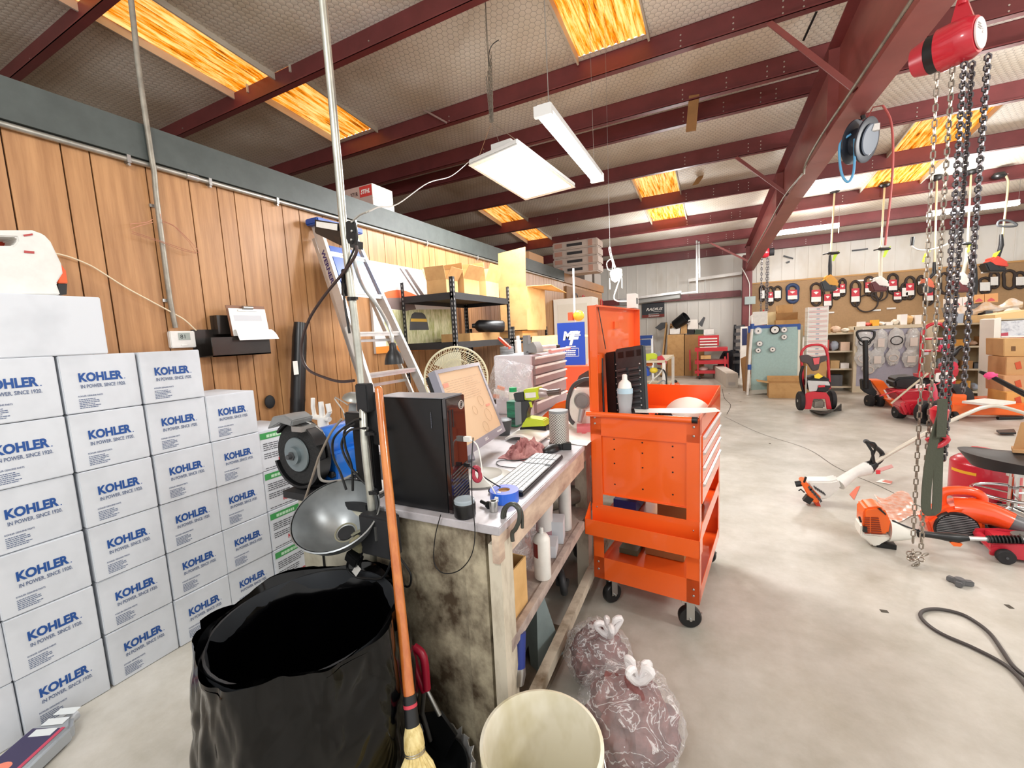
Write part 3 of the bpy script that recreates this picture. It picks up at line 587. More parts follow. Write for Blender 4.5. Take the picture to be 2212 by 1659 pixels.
# grinder stand
t = T('grinder_stand', 'narrow grey plywood stand with black top left of the bench', 'stand', (-1.25, 1.25, 0))
b = B(); b.bx(-1.485, -1.065, .995, 1.5, .832, .858); b.make('stand_top', m_mat, t)
b = B(); b.bx(-1.41, -1.07, 1.0, 1.46, 0, .832); b.make('cabinet', M('C2BFAE', .7, sc=5, col2='8B8673', thr=.42), t)
b = B(); b.tube([(-1.3, .998, .05), (-1.3, .998, .66), (-1.28, .998, .69), (-1.1, .998, .69)], .005, 6); b.make('edging', m_blk, t)
b = B(); b.bx(-1.3, -1.09, 1.03, 1.2, .859, .866); b.thing('paper_sheet', m_wht, 'white sheet lying on the black stand top under the cables', 'paper')
# bench grinder
t = T('bench_grinder', 'blue bench grinder with big black wheel at the front', 'bench grinder', (-1.42, 1.15, .859))
gx, gz = -1.425, .995; m_gbl = M('1C6FD0', .3, coat=.5)
b = B(); b.lathe((gx, 1.09, gz), [(.068, 0), (.078, .02), (.08, .2), (.068, .22)], 28, (0, 1, 0)); b.bx(gx-.07, gx+.115, 1.1, 1.28, .875, .985); b.make('motor_housing', m_gbl, t, bev=.004)
b = B(); b.lathe((gx, 1.03, gz), [(.03, 0), (.113, .0), (.117, .004), (.117, .026), (.113, .03), (.03, .03)], 56, (0, 1, 0)); b.make('wire_wheel', M('242526', .85, bump=.8, sc=60), t)
b = B(); b.lathe((gx, 1.025, gz), [(.066, 0), (.064, -.004), (.035, -.006)], 40, (0, 1, 0)); b.cyl((gx, 1.03, gz), (gx, 1.005, gz), .033, n=28); b.make('flange_disc', M('7F8B8F', .35, .4), t)
b = B(); b.cyl((gx, 1.0, gz), (gx, 1.01, gz), .017, n=6); b.cyl((gx, .985, gz), (gx, 1.0, gz), .009, n=14); b.make('arbor_nut', m_dgrey, t)
b = B(); pts = [(cos(a)*.128, sin(a)*.128) for a in [radians(20+i*10) for i in range(13)]]+[(cos(a)*.119, sin(a)*.119) for a in [radians(140-i*10) for i in range(13)]]
b.prof(pts, (gx, 1.02, gz), (1, 0, 0), (0, 0, 1), (0, .05, 0)); pts = [(cos(a)*.13, sin(a)*.13) for a in [radians(195+i*10) for i in range(17)]]+[(cos(a)*.12, sin(a)*.12) for a in [radians(355-i*10) for i in range(17)]]
b.prof(pts, (gx, 1.02, gz), (1, 0, 0), (0, 0, 1), (0, .05, 0)); b.lathe((gx, 1.066, gz), [(.12, 0), (.12, .012), (.04, .02)], 40, (0, 1, 0)); b.make('wheel_guard', m_blk, t)
b = B(); b.prof([(-.1, .1), (-.06, .15), (.01, .158), (.05, .14), (.04, .118), (-.02, .128), (-.07, .108)], (gx, .985, gz), (1, 0, 0), (0, 0, 1), (0, .09, 0)); b.make('eye_shield', M('8F9293', .25, alpha=.85), t, bev=.004)
b = B(); b.bx(gx+.02, gx+.075, 1.0, 1.06, .97+.12, 1.11); b.tube([(gx+.03, 1.05, 1.12), (gx+.09, 1.07, 1.08), (gx+.1, 1.08, 1.0)], .006, 8, sm=3); b.make('shield_arm', m_steel, t)
b = B(); b.box((gx+.03, 1.16, .867), (.2, .2, .018)); b.make('base', m_blk, t, bev=.004)
b = B(); [b.bx(gx+.03, gx+.07, 1.0985, 1.1, .9+.012*k, .905+.012*k) for k in range(4)]; b.make('vent_slots', m_wht, t)
b = B(); b.lathe((gx, 1.3, gz), [(.03, 0), (.09, .0), (.09, .03), (.03, .03)], 40, (0, 1, 0)); b.make('rear_wheel', m_grey, t)
b = B(); b.cyl((gx+.1, 1.098, .905), (gx+.1, 1.085, .905), .012, n=12); b.bx(gx+.09, gx+.11, 1.08, 1.09, .9, .92); b.make('switch', m_blk, t)
# white spray gun and silver work lamp head behind the grinder
b = B(); b.cyl(P(697, 905, y=1.3), P(693, 868, y=1.3), .014, .011, 14); b.cyl(P(676, 880, y=1.3), P(676, 860, y=1.3), .009, n=10); b.cyl(P(712, 890, y=1.3), P(708, 872, y=1.3), .011, n=12); b.cyl(P(712, 906, y=1.3), P(676, 900, y=1.3), .012, n=10)
q_ = P(697, 905, y=1.3); b.cyl((q_.x, 1.3, .8585), (q_.x, 1.3, q_.z+.01), .03, .022, 18); q_ = P(676, 880, y=1.3); b.cyl(q_, P(680, 900, y=1.3), .009, n=10); b.cyl(P(712, 890, y=1.3), P(706, 903, y=1.3), .01, n=10)
b.thing('spray_nozzle', m_wht, 'white plastic trigger nozzle standing behind the grinder', 'nozzle')
t = T('clamp_lamp_head', 'silver clamp lamp head hooked behind the pole above the grinder', 'lamp', P(765, 880, y=1.2))
b = B(); b.lathe(P(765, 862, y=1.2), [(.045, 0), (.04, .012), (.024, .022), (.018, .024)], 24, (.3, 0, 1)); b.make('shade', M('A7AAA6', .35, .7), t)
b = B(); b.cyl(P(762, 902, y=1.2), P(762, 872, y=1.2), .018, .014, 14); b.make('socket', m_grey, t)
# vertical pole, its bracket, gooseneck lamp, cables
pl = lambda px, py, y=1.04: P(px, py, y=y)
tA, tB = P(716, 200, y=1.04), P(697, 0, y=1.04); tC = tB+(tB-tA)*((Zb(tB.y)+.2-tB.z)/(tB.z-tA.z))
b = B(); b.tube([tC, P(697, 0, y=1.04), P(716, 200, y=1.04), P(734, 400, y=1.04), P(741, 480, y=1.04), P(760, 640, y=1.035), P(781, 830, y=1.03), P(787, 950, y=.985), P(800, 1070, y=.975), P(806, 1130, y=.975)], .0125, 14, sm=3)
b.thing('support_pole', M('C9C9BE', .32, .7, var=.3, sc=9), 'tall galvanized pole rising from the bench front to the roof', 'pole')
t = T('pole_bracket', 'black metal bracket with white label bolted to the tall pole', 'bracket', pl(740, 520))
b = B(); q = [pl(680, 474, 1.1), pl(742, 484, 1.05), pl(742, 510, 1.05), pl(735, 530, 1.05), pl(680, 500, 1.1)]; b.prism(q, (0, .012, 0)); b.prism([pl(680, 500, 1.1), pl(735, 512, 1.05), pl(735, 530, 1.05), pl(682, 504, 1.1)], (.0, .1, 0)); b.make('shelf_plate', m_blk, t)
b = B(); q = [pl(746, 480, 1.018), pl(752, 476, 1.018), pl(764, 478, 1.018), pl(768, 486, 1.018), pl(767, 518, 1.018), pl(760, 528, 1.018), pl(752, 526, 1.018), pl(747, 515, 1.018)]; b.prism(q, (0, .008, 0)); b.make('clamp_plate', m_blk, t, bev=.001)
b = B(); [b.sph(pl(x, y_, 1.016), .0045, 10, 6) for x, y_ in ((760, 479), (760, 499), (759, 518))]; b.make('bolt', m_steel, t)
b = B(); b.prism([pl(683, 478, 1.092), pl(728, 484, 1.05), pl(728, 498, 1.05), pl(683, 490, 1.092)], (0, .002, 0)); b.make('label_plate', m_wht, t)
t = T('gooseneck_lamp', 'gooseneck lamp with silver neck and black bell shade on the pole', 'lamp', pl(762, 560))
b = B(); b.tube([pl(764, 540), pl(768, 575), pl(785, 620, 1.1), pl(815, 660, 1.15), pl(838, 700, 1.2), pl(847, 725, 1.2), pl(848, 745, 1.2)], .006, 10, sm=6); b.make('neck', m_alu, t)
hb = pl(848, 742, 1.2); b = B(); b.lathe(hb, [(.006, .004), (.012, 0), (.014, -.022), (.027, -.038), (.033, -.06), (.035, -.075), (.033, -.075), (.026, -.04), (.01, -.03)], 28, (-.02, 0, 1)); b.make('shade', m_blk, t)
b = B(); b.box(pl(745, 600), (.018, .02, .055), ry=.1); b.box(pl(747, 626), (.022, .024, .04), ry=.1); b.make('switch_box', m_blk, t, bev=.003)
b = B(); b.tube([pl(740, 605), pl(744, 650, 1.02), pl(755, 720, 1.02)], .004, 6, sm=3); b.make('lead', m_blk, t)
def cable(pts, r, mat, label, cat='cable', sm=6, name='cable', y=None, group=None):
    b = B(); b.tube([P(p[0], p[1], y=(p[2] if len(p) > 2 else y)) for p in pts], r, 8, sm=sm); return b.thing(name, mat, label, cat, group)
cable([(770, 530), (768, 550), (745, 585), (700, 640), (668, 690), (652, 740), (653, 775), (668, 800), (700, 815), (733, 824), (765, 822)], .0048, M('3A2A28', .4), 'thick dark cable making a big loop left of the tall pole', y=1.02)
cable([(756, 484), (775, 466), (800, 455), (820, 447, 1.3), (860, 440, 1.6), (925, 395, 2.2), (975, 380, 2.8), (1012, 350, 3.3)], .0028, M('A8A49C', .5), 'thin grey wire running from the bracket up to the panel light', y=1.03, name='lamp_wire')
cable([(767, 480), (771, 500), (770, 525), (755, 560), (742, 590)], .003, m_blk, 'thin black wire curling around the bolted bracket', y=1.02, name='lamp_wire')
for k, (px, py) in enumerate(((751, 646), (790, 935), (796, 1062))):
    c = P(px+9, py, y=(1.035, .99, .978)[k]); b = B(); b.cyl(c-V((0, 0, .006)), c+V((0, 0, .006)), .0148, n=16); b.bx(c.x+.004, c.x+.03, c.y-.012, c.y-.002, c.z-.004, c.z+.004)
    b.thing('cable_strap', m_blk, 'black strap around the tall pole, %s' % ['at the height of the ladder top rungs', 'beside the top of the computer tower', 'just above the reflector bowl'][k], 'strap')
for k, (pts, w) in enumerate(((((778, 905), (760, 912), (722, 945), (720, 985), (735, 1020), (748, 1058)), 'outermost'), (((790, 925), (755, 930), (738, 960), (752, 1000), (775, 1030), (795, 1050)), 'inner'), (((768, 915), (745, 930), (746, 965), (760, 1010), (762, 1060)), 'shortest'))):
    cable(pts, .0042, m_blk, 'black power cable looping in front of the grinder, %s one' % w, y=.985)
cable([(738, 905), (715, 935), (690, 985), (683, 1005), (660, 1075), (645, 1115), (648, 1125), (668, 1080)], .004, M('8A7F72', .5), 'worn grey brown cord hanging past the stand corner', y=.96)
cable([(688, 990), (690, 1030), (705, 1040), (740, 1036), (770, 1020)], .0045, M('8F8C86', .5), 'light grey cord lying on the stand below the grinder', y=.99)
cable([(752, 875), (724, 858), (727, 868), (740, 885), (745, 902)], .002, m_steel, 'bent steel wire hook sticking out beside the pole', y=1.02, name='wire_hook', sm=2)
t = T('adapter_cluster', 'cluster of black plugs and power strip hanging on the pole', 'power strip', P(785, 1000, y=.98))
for (x0, y0, x1, y1, yy, m) in ((745, 893, 782, 923, 1.01, m_blk), (770, 830, 790, 890, 1.0, m_mat), (797, 850, 814, 960, 1.03, m_mat), (772, 930, 800, 1060, 1.02, m_blk)):
    b = B(); a, c = P(x0, y1, y=yy), P(x1, y0, y=yy); b.bx(a.x, c.x, yy, yy+.035, a.z, c.z); b.make('plug', m, t, bev=.004)
t = T('transformer_box', 'black adapter box with plugs below the pole end', 'power adapter', P(815, 1150, y=.95))
b = B(); a, c = P(790, 1190, y=.95), P(848, 1118, y=.95); b.bx(a.x, c.x, .93, .985, a.z, c.z); b.make('case', m_mat, t, bev=.006)
b = B(); q = P(812, 1155, y=.928); b.bx(q.x-.003, q.x+.003, .925, .93, q.z-.02, q.z+.025); b.make('shiny_rib', m_steel, t)
b = B(); b.box(P(775, 1175, y=.94), (.05, .04, .03), rx=.3, ry=.3); b.make('plug', M('8F8B70', .6), t, bev=.004)
b = B(); b.box(P(765, 1205, y=.93), (.05, .035, .035), ry=.5); b.make('connector', m_blk, t, bev=.004)
cable([(760, 1195), (750, 1225), (768, 1245), (800, 1250), (830, 1245), (850, 1195), (848, 1170)], .004, m_blk, 'black cable with white tag dangling over the can rim', y=.93)
cable([(806, 1130), (800, 1165), (780, 1200), (778, 1230)], .004, m_blk, 'black cable dropping from the pole end', y=.935)
cable([(842, 1150), (850, 1185), (868, 1210), (887, 1240), (885, 1265), (872, 1262), (866, 1225)], .0035, m_blk, 'black cable loop hanging on the bench side behind the broom', y=.99)
b = B(); c = P(770, 1232, y=.925); b.box(c, (.022, .001, .04), ry=.7); b.thing('cable_tag', m_wht, 'small white tag on the black cable over the can', 'tag')
cable([(1022, 945, 1.0), (1019, 1000, .985), (1020, 1080, .985), (1026, 1150, .985), (1018, 1200, .985), (992, 1232, .99), (958, 1238, .99), (938, 1215, .99), (940, 1160, .99), (952, 1112, .99)], .0016, m_blk, 'thin black wire drooping in a loop over the bench side panel', name='thin_wire')
# aluminium reflector bowl
t = T('reflector_bowl', 'dented aluminium reflector bowl clamped below the stand edge', 'lamp', P(735, 1130, y=.93))
ax = V((.22, -.48, .85)).normalized(); c = P(725, 1108, y=.9)
b = B(); b.lathe(c, [(.135, 0), (.139, -.002), (.137, -.008), (.12, -.045), (.09, -.085), (.055, -.11), (.03, -.118), (.028, -.112), (.052, -.104), (.086, -.078), (.115, -.04), (.132, -.002)], 48, ax, cap=False); b.make('bowl', M('A3A8AA', .38, .75, var=.35, sc=5), t)
b = B(); b.cyl(c-ax*.11, c-ax*.17, .027, .02, 20); b.make('socket', m_mat, t)
b = B(); b.ring(c-ax*.112, .035, .004, ax, 24, 6); b.bar(c-ax*.112+V((.03, 0, 0)), c-ax*.11+V((.09, .02, .03)), .02, .006); b.make('clamp', M('9C9A86', .5, .4), t)
# step ladder leaning on the wall
t = T('step_ladder', 'folded aluminium step ladder with blue top leaning on the panelled wall', 'ladder', (-2.0, 2.4, 0))
TL, TR, BL = V((-2.63, 2.24, 2.26)), V((-2.63, 2.56, 2.26)), V((-1.74, 2.06, .012)); BR = V((-1.74, 2.80, .012)); up = (TL-BL).normalized(); nrm = V((.93, 0, .37))
m_rail = M('DADCDC', .3, .55, var=.1, sc=10)
for a, c in ((BL, TL), (BR, TR)): b = B(); b.bar(a, c, .028, .075, nrm); b.make('rail', m_rail, t)
for k in range(1, 8):
    f = k/7.7; a, c = BL.lerp(TL, f), BR.lerp(TR, f); b = B(); b.bar(a, c, .075, .012, (0, 0, 1)); b.bar(a+V((.03, 0, -.012)), c+V((.03, 0, -.012)), .006, .03, (0, 0, 1)); b.make('step', m_alu, t)
off = V((-.035, 0, -.09)); RB = []
for a, c in ((BL+V((-.12, .08, 0)), TL+off), (BR+V((-.12, -.06, 0)), TR+off)): b = B(); b.bar(a, c, .02, .03, nrm); b.make('rear_rail', m_alu, t); RB.append((a, c))
for f in (.2, .35, .5, .65): b = B(); b.bar(RB[0][0].lerp(RB[0][1], f), RB[1][0].lerp(RB[1][1], f), .03, .02); b.make('rear_brace', m_alu, t)
m_lb = M('1D4A9C', .4); b = B(); b.box((-2.615, 2.4, 2.275), (.13, .43, .045), ry=0); b.make('top_cap', m_lb, t, bev=.008)
b = B(); q = lambda f, s: BL.lerp(TL, f).lerp(BR.lerp(TR, f), s); b.prism([q(.78, .1), q(.78, .9), q(.93, .9), q(.93, .1)], (.02, 0, .008)); b.make('tool_tray', m_lb, t)
b = B(); o = BL.lerp(TL, .8)+V((.0, -.0155, 0)); letters(b, 'WERNER', o+up*.28-V((.02, 0, .008)), -up, V((1, 0, .39)), w=.26, h=.035, bold=.03); b.make('brand_lettering', M('3B2C66', .5), t)
b = B(); o = BL.lerp(TL, .58)+V((0, -.0152, 0)); X = V((1, 0, .39)).normalized(); b.quad(o-X*.025, o+X*.025, o+X*.025+up*.22, o-X*.025+up*.22); b.make('warning_label', m_wht, t)
# poster of a grass trimmer
m_pw = M('ECE9E6', .5); t = T('wall_poster', 'big poster of grass and trimmer head behind the black rack', 'poster', (-2.69, 3.3, 1.3))
x = -2.672; y0, y1, z0, z1 = 2.9, 3.95, 1.3, 2.09
b = B(); b.bx(-2.698, x, y0-.13, y1, z0, z1); b.make('sheet', m_pw, t)
x += .0012; b = B(); b.quad((x, 2.9, z0+.06), (x, y1, z0+.06), (x, y1, 1.72), (x, 2.9, 1.68)); b.make('grass_print', M('E2DFB8', .6, sc=26, col2='A3A85E', st=(1, 1, .3), thr=.46), t)
b = B(); b.quad((x, y0-.13, z0), (x, y1, z0), (x, y1, z0+.06), (x, y0-.13, z0+.06)); b.make('orange_strip', M('E98A2C', .5), t)
x += .001; b = B(); b.prism([(x, 2.85+.6*u, 1.81+.06*sin(pi*u)) for u in [k/10 for k in range(11)]]+[(x, 3.45, 1.78), (x, 3.15, 1.8), (x, 2.85, 1.78)], (.0008, 0, 0)); b.make('orange_swoosh', M('E0653A', .5), t)
b = B(); b.prism([(x, 2.86, 1.8), (x, 3.3, 1.8), (x, 3.35, 1.7), (x, 3.2, 1.68), (x, 2.9, 1.7)], (.0006, 0, 0)); b.make('dark_print', M('7B6A66', .5), t)
b = B(); b.prism([(x, 3.22, 2.07), (x, 3.26, 2.07), (x, 3.5, 1.84), (x, 3.46, 1.82)], (.0008, 0, 0)); b.prism([(x, 3.15, 2.07), (x, 3.17, 2.07), (x, 3.45, 1.8), (x, 3.42, 1.8)], (.0008, 0, 0)); b.make('shaft_print', M('5C5250', .5), t)
b = B(); b.lathe((x, 3.38, 1.62), [(.15, -.12), (.13, -.02), (.1, .03), (.06, .05)], 20, (0, 0, 1)); b.s = 0
for i, p in enumerate(b.v): b.v[i] = V((x+.0006+.001*(p.x > x), p.y, p.z))
b.make('trimmer_head_print', M('3A3C42', .5), t)
b = B(); b.quad((x+.002, 3.25, 1.58), (x+.002, 3.51, 1.58), (x+.002, 3.5, 1.61), (x+.002, 3.26, 1.61)); b.make('yellow_ring_print', M('E9B93A', .5), t)
# black metal rack
def rack(x0, x1, y0, y1, zs, z1, label, beam=.06):
    t = T('metal_rack', label, 'shelving', ((x0+x1)/2, (y0+y1)/2, 0))
    for x in (x0, x1):
        for y in (y0, y1):
            b = B(); sx = 1 if x == x0 else -1; sy = 1 if y == y0 else -1
            b.bx(x, x+sx*.004, y, y+sy*.035, 0, z1); b.bx(x, x+sx*.035, y, y+sy*.004, 0, z1); b.m = 1
            z = .05
            while z < z1-.03: b.bx(x+sx*.012, x+sx*.022, y-sy*.0006, y+sy*.0046, z, z+.02); b.bx(x-sx*.0006, x+sx*.0046, y+sy*.012, y+sy*.022, z, z+.02); z += .04
            b.make('post', [m_mat, M('8E8D8A', .6)], t)
    for z in zs:
        b = B(); b.bx(x0, x1, y0, y0+.004, z-beam, z); b.bx(x0, x1, y1-.004, y1, z-beam, z); b.bx(x0, x0+.004, y0, y1, z-beam, z); b.bx(x1-.004, x1, y0, y1, z-beam, z); b.make('beam', m_mat, t)
        b = B(); b.bx(x0+.005, x1-.005, y0+.005, y1-.005, z-.02, z-.006); b.make('shelf_board', M('50483F', .7), t)
    return t
rack(-2.64, -2.07, 3.11, 4.2, (.6, 1.37, 1.8), 1.93, 'black metal rack with punched posts holding open cartons, by the poster')
rack(-2.64, -2.07, 4.26, 5.3, (.6, 1.37), 1.5, 'black metal rack continuing behind the tall open carton')
cd = m_kraft
open_carton('open_carton', 'small open carton with raised flaps, leftmost on the rack top', .2, .22, .13, (-2.3, 3.29, 1.796), .1, cd, (1.3, 1.35, 1.2, 1.0), .6)
open_carton('open_carton', 'kraft carton with one flap folded high, middle of the rack top', .26, .26, .16, (-2.3, 3.6, 1.796), -.05, cd, (1.45, 1.4, 1.3, 1.0), .55)
open_carton('open_carton', 'larger open kraft carton at the right of the rack top', .3, .3, .17, (-2.3, 3.97, 1.796), .04, m_kraftl, (1.4, 1.3, 1.1, 1.2), .6)
open_carton('low_carton', 'low kraft carton on the lower shelf of the black rack', .34, .62, .08, (-2.36, 3.85, 1.365), 0, cd, (None, None, None, None))
t = T('muffler', 'black muffler lying in the low carton on the rack', 'muffler', (-2.35, 3.9, 1.47)); a, c = P(1030, 704, y=3.8), P(1085, 705, y=3.95)
b = B(); b.lathe(a, [(.02, -.05), (.025, -.02), (.05, 0), (.062, .02), (.062, (c-a).length), (.05, (c-a).length+.02)], 24, c-a); b.make('muffler_body', m_blk, t)
# tall open carton
t = T('tall_open_carton', 'tall upright kraft carton with one flap standing high and one folded out', 'box', (-2.12, 4.7, 1.45), 0)
b = B(); x0, x1, yA, yB, zA, zB = -2.3, -1.96, 4.4, 4.98, 1.455, 1.94
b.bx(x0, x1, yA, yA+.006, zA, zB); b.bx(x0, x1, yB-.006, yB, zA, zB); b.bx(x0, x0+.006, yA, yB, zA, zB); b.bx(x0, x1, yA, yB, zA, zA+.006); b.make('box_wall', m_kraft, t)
b = B(); b.bx(x1-.006, x1, yA+.006, yB, zA, zB); b.make('box_wall', m_kraftl, t)  # right wall and its flap lighter: lit side put into the colour
b = B(); b.prism([(x0, yA, zB), (x1, yA, zB), (x1+.03, yA-.03, 2.36), (x0+.03, yA-.03, 2.33)], (0, .006, 0)); b.make('flap', m_kraft, t)
b = B(); b.prism([(x1, yA+.03, zB), (x1, yB, zB), (x1+.28, yB, zB-.06), (x1+.26, yA+.1, zB-.0)], (0, 0, .006)); b.make('flap', m_kraftl, t)
b = B(); b.prism([(x0, yA, zB), (x0, yB, zB), (x0-.2, yB, zB+.15), (x0-.2, yA, zB+.15)], (0, 0, .006)); b.make('flap', m_kraft, t)
open_carton('plain_carton', 'squat kraft carton under the tall upright carton', .4, .45, .075, (-2.25, 4.68, 1.374), 0, m_kraftl, (None, None, None, None))
open_carton('plain_carton', 'wide kraft carton beside the drawer chest under the tall carton', .4, .5, .42, (-1.66, 4.55, .96), 0, m_kraftl, (-1.2, -.2, -.3, -.2), .4)
b = B(); b.bx(-1.98, -1.5, 4.2, 4.9, 0, .955); b.thing('storage_crate', m_kraftd, 'brown crate supporting the wide kraft carton', 'crate')
# carton on the wall top with red print
t = T('trimmer_carton', 'white and red printed carton standing on the wall top plate', 'box', (-2.85, 2.95, 2.566))
x1, y0 = -2.76, 2.98
b = B(); b.bx(x1-.4, x1, y0, y0+.27, 2.567, 2.665); b.bx(x1-.4, x1, y0, y0+.26, 2.668, 2.79); b.make('carton', m_wht, t, bev=.003)
b = B(); b.bx(x1-.4, x1-.004, y0-.0015, y0, 2.57, 2.788); b.make('printed_side', M('B99D93', .6), t)
b = B(); b.bx(x1-.15, x1-.008, y0-.003, y0-.0015, 2.69, 2.78); b.make('red_panel', M('C9332C', .5), t)
b = B(); letters(b, 'STIHL', (x1-.135, y0-.004, 2.715), (1, 0, 0), (0, 0, 1), w=.11, h=.038, bold=.03, shear=.3); b.make('brand_lettering', m_wht, t)
b = B(); letters(b, '271R', (x1-.26, y0-.004, 2.71), (1, 0, 0), (0, 0, 1), w=.09, h=.035, bold=.02); b.make('model_lettering', M('4A2D28', .5), t)
# ================= things on and under the bench =================
t = T('computer_tower', 'slim black computer tower standing on the bench corner', 'computer', (-.87, 1.085, ZT))
b = B(); b.bx(-1.005, -.75, 1.03, 1.132, ZT, 1.222); b.make('case', M('0D0E12', .32, var=.3, sc=40), t, bev=.003)
b = B(); b.bx(-1.005, -.745, 1.028, 1.134, 1.2225, 1.2245); b.make('top_edge', M('8E9098', .3, .4), t)
b = B(); b.bx(-.75, -.735, 1.03, 1.132, ZT, 1.222); b.make('front_bezel', M('241718', .12, coat=.8), t, bev=.002)
b = B(); b.bx(-.7352, -.734, 1.04, 1.052, 1.01, 1.185); b.bx(-.7352, -.734, 1.058, 1.064, 1.13, 1.185); b.make('drive_slot', m_blk, t)
b = B(); [b.bar((-.7345, 1.04, .885+.011*k), (-.7345, 1.125, .905+.011*k), .003, .003) for k in range(10)]; b.make('grille', M('55504C', .4), t)
b = B(); b.ring((-.7335, 1.108, 1.192), .013, .0014, (1, 0, 0), 24, 6); b.ring((-.7335, 1.108, 1.192), .008, .001, (1, 0, 0), 20, 6); b.make('ring_emblem', M('D9D2CC', .3, .5), t)
b = B(); dashes(b, (-.795, 1.0285, 1.13), (0, 0, 1), (1, 0, 0), .05, .008, 1, 2); b.make('side_lettering', M('4A4D56', .5), t)
b = B(); b.tube([(-.733, 1.115, 1.08), (-.715, 1.115, 1.08), (-.69, 1.12, 1.06), (-.682, 1.125, 1.0), (-.68, 1.125, .96), (-.655, 1.13, .93), (-.645, 1.14, .9)], .0022, 8, sm=5); b.m = 1; b.box((-.722, 1.115, 1.08), (.024, .012, .016)); b.box((-.64, 1.15, .885), (.012, .03, .02), rx=.5)
b.thing('usb_cable', m_wht, 'white USB cable plugged into the computer front', 'cable')
b = B(); b.tube([(-.733, 1.1, 1.0), (-.715, 1.1, .998), (-.7, 1.11, .985), (-.69, 1.16, .94), (-.66, 1.2, .9), (-.7, 1.3, .864)], .0022, 8, sm=5); b.box((-.72, 1.1, 1.0), (.02, .008, .012)); b.thing('black_usb_cable', m_blk, 'black cable plugged into the computer below the white one', 'cable')
b = B(); b.ring((-.695, 1.115, .968), .022, .007, (.6, -.5, .3), 20, 8, st=(.55, 1)); b.thing('red_strap', M('9B2338', .5), 'small dark red strap loop hanging on the cables by the computer', 'strap')
# monitor
t = T('monitor', 'tilted silver framed monitor with a beige document on screen', 'monitor', (-.9, 1.45, ZT))
O = V((-.885, 1.345, .94)); Uv = V((-.055, .445, 0)); Vv = V((-.15, .035, .335)); Nn = Uv.cross(Vv).normalized(); U1, V1 = Uv.normalized(), Vv.normalized(); w_, h_ = Uv.length, Vv.length
def mq(a, c, d=0): return O+Uv*a+Vv*c+Nn*d
def slab(bb, a0, c0, a1, c1, d0, d1): bb.prism([mq(a0, c0, d0), mq(a1, c0, d0), mq(a1, c1, d0), mq(a0, c1, d0)], Nn*(d1-d0)); return bb
m_bez = M('9A9AA6', .35, .3)
b = B()
for a in ((0, 0, 1, .1), (0, .955, 1, 1), (0, .1, .042, .955), (.958, .1, 1, .955)): slab(b, *a, -.03, .004)
b.make('bezel', m_bez, t)
b = B(); slab(b, .03, .05, .97, .97, -.055, -.03); b.make('rear_shell', m_blk, t)
b = B(); slab(b, .042, .1, .958, .955, -.02, -.001)
b.make('screen', M('C9A987', .6, sc=1.5, col2='BFA382', em=.28), t)
b = B()
for r_ in range(10): dashes(b, mq(.1, .84-.028*r_, .0002), U1, V1, w_*.8, .006, 1, r_+2, .35)
for (u, v, s_) in ((.7, .5, .05), (.5, .42, .04), (.75, .3, .06), (.6, .18, .05)): b.ring(mq(u, v, .0003), s_*.5, .0006, Nn, 20, 4)
b.make('screen_text', M('B08F70', .4, em=.2), t)
b = B(); slab(b, .07, .78, .17, .83, .0002, .0006); slab(b, .78, .4, .88, .43, .0002, .0006); b.make('screen_buttons', M('C97A62', .4, em=.3), t)
b = B(); letters(b, 'DELL', mq(.46, .035, .005), U1, V1, h=.012, bold=.02); b.make('brand_lettering', m_wht, t)
b = B(); [b.cyl(mq(.8+.035*k, .05, .004), mq(.8+.035*k, .05, .006), .004, n=8) for k in range(4)]; b.make('buttons', m_wht, t)
b = B(); b.cyl((-.97, 1.5, ZT+.01), (-1.07, 1.58, 1.08), .028, .022, 14); b.make('neck', m_bez, t)
b = B(); b.lathe((-.82, 1.35, ZT), [(.115, 0), (.118, .006), (.08, .02), (.07, .014), (.03, .012), (0, .012)], 40); b.make('base', M('C3C2BA', .35), t)
# fan
t = T('desk_fan', 'cream round desk fan behind the monitor', 'fan', (-1.34, 2.02, ZT)); fc = V((-1.345, 2.0, 1.175)); ax = V((.5, -.85, .12)).normalized(); u, w = basis(ax); R_ = .178; m_fan = M('E6E0C0', .4)
b = B(); b.ring(fc, R_, .006, ax, 48, 8); b.ring(fc+ax*.028, R_*.6, .0018, ax, 40, 5); b.ring(fc+ax*.035, R_*.3, .003, ax, 30, 6)
for k in range(72):
    a = 2*pi*k/72; d = u*cos(a)+w*sin(a); e = u*cos(a+.35)+w*sin(a+.35)
    b.tube([fc+d*R_, fc+(d*.7+e*.3)*R_*.78+ax*.022, fc+e*R_*.55+ax*.033, fc+e*R_*.2+ax*.038], .0014, 4)
b.make('front_grille', m_fan, t)
b = B(); b.sph(fc+ax*.036, (.04, .04, .012), 20, 8, rot=ax.to_track_quat('Z', 'Y').to_matrix()); b.make('hub', m_fan, t)
b = B()
for k in range(36):
    a = 2*pi*k/36; d = u*cos(a)+w*sin(a); b.tube([fc+d*R_, fc+d*R_*.9-ax*.045, fc+d*R_*.35-ax*.075], .0013, 4)
b.ring(fc-ax*.045, R_*.9, .002, ax, 40, 5); b.make('rear_grille', m_fan, t)
for k in range(3):
    a = 2*pi*k/3; b = B(); b.grid(lambda s, r: fc+(u*cos(a+s*1.2+r*.3)+w*sin(a+s*1.2+r*.3))*(.03+.12*r)+ax*(.012-.03*s), 8, 6); b.make('blade', M('D9D5BE', .3), t)
b = B(); b.cyl(fc-ax*.04, fc-ax*.13, .045, .035, 20); b.cyl((fc.x-.05, fc.y+.08, ZT+.03), fc-ax*.09, .018, n=14); b.lathe((fc.x-.05, fc.y+.08, ZT), [(.11, 0), (.11, .015), (.05, .03)], 30); b.make('motor_and_base', m_fan, t)
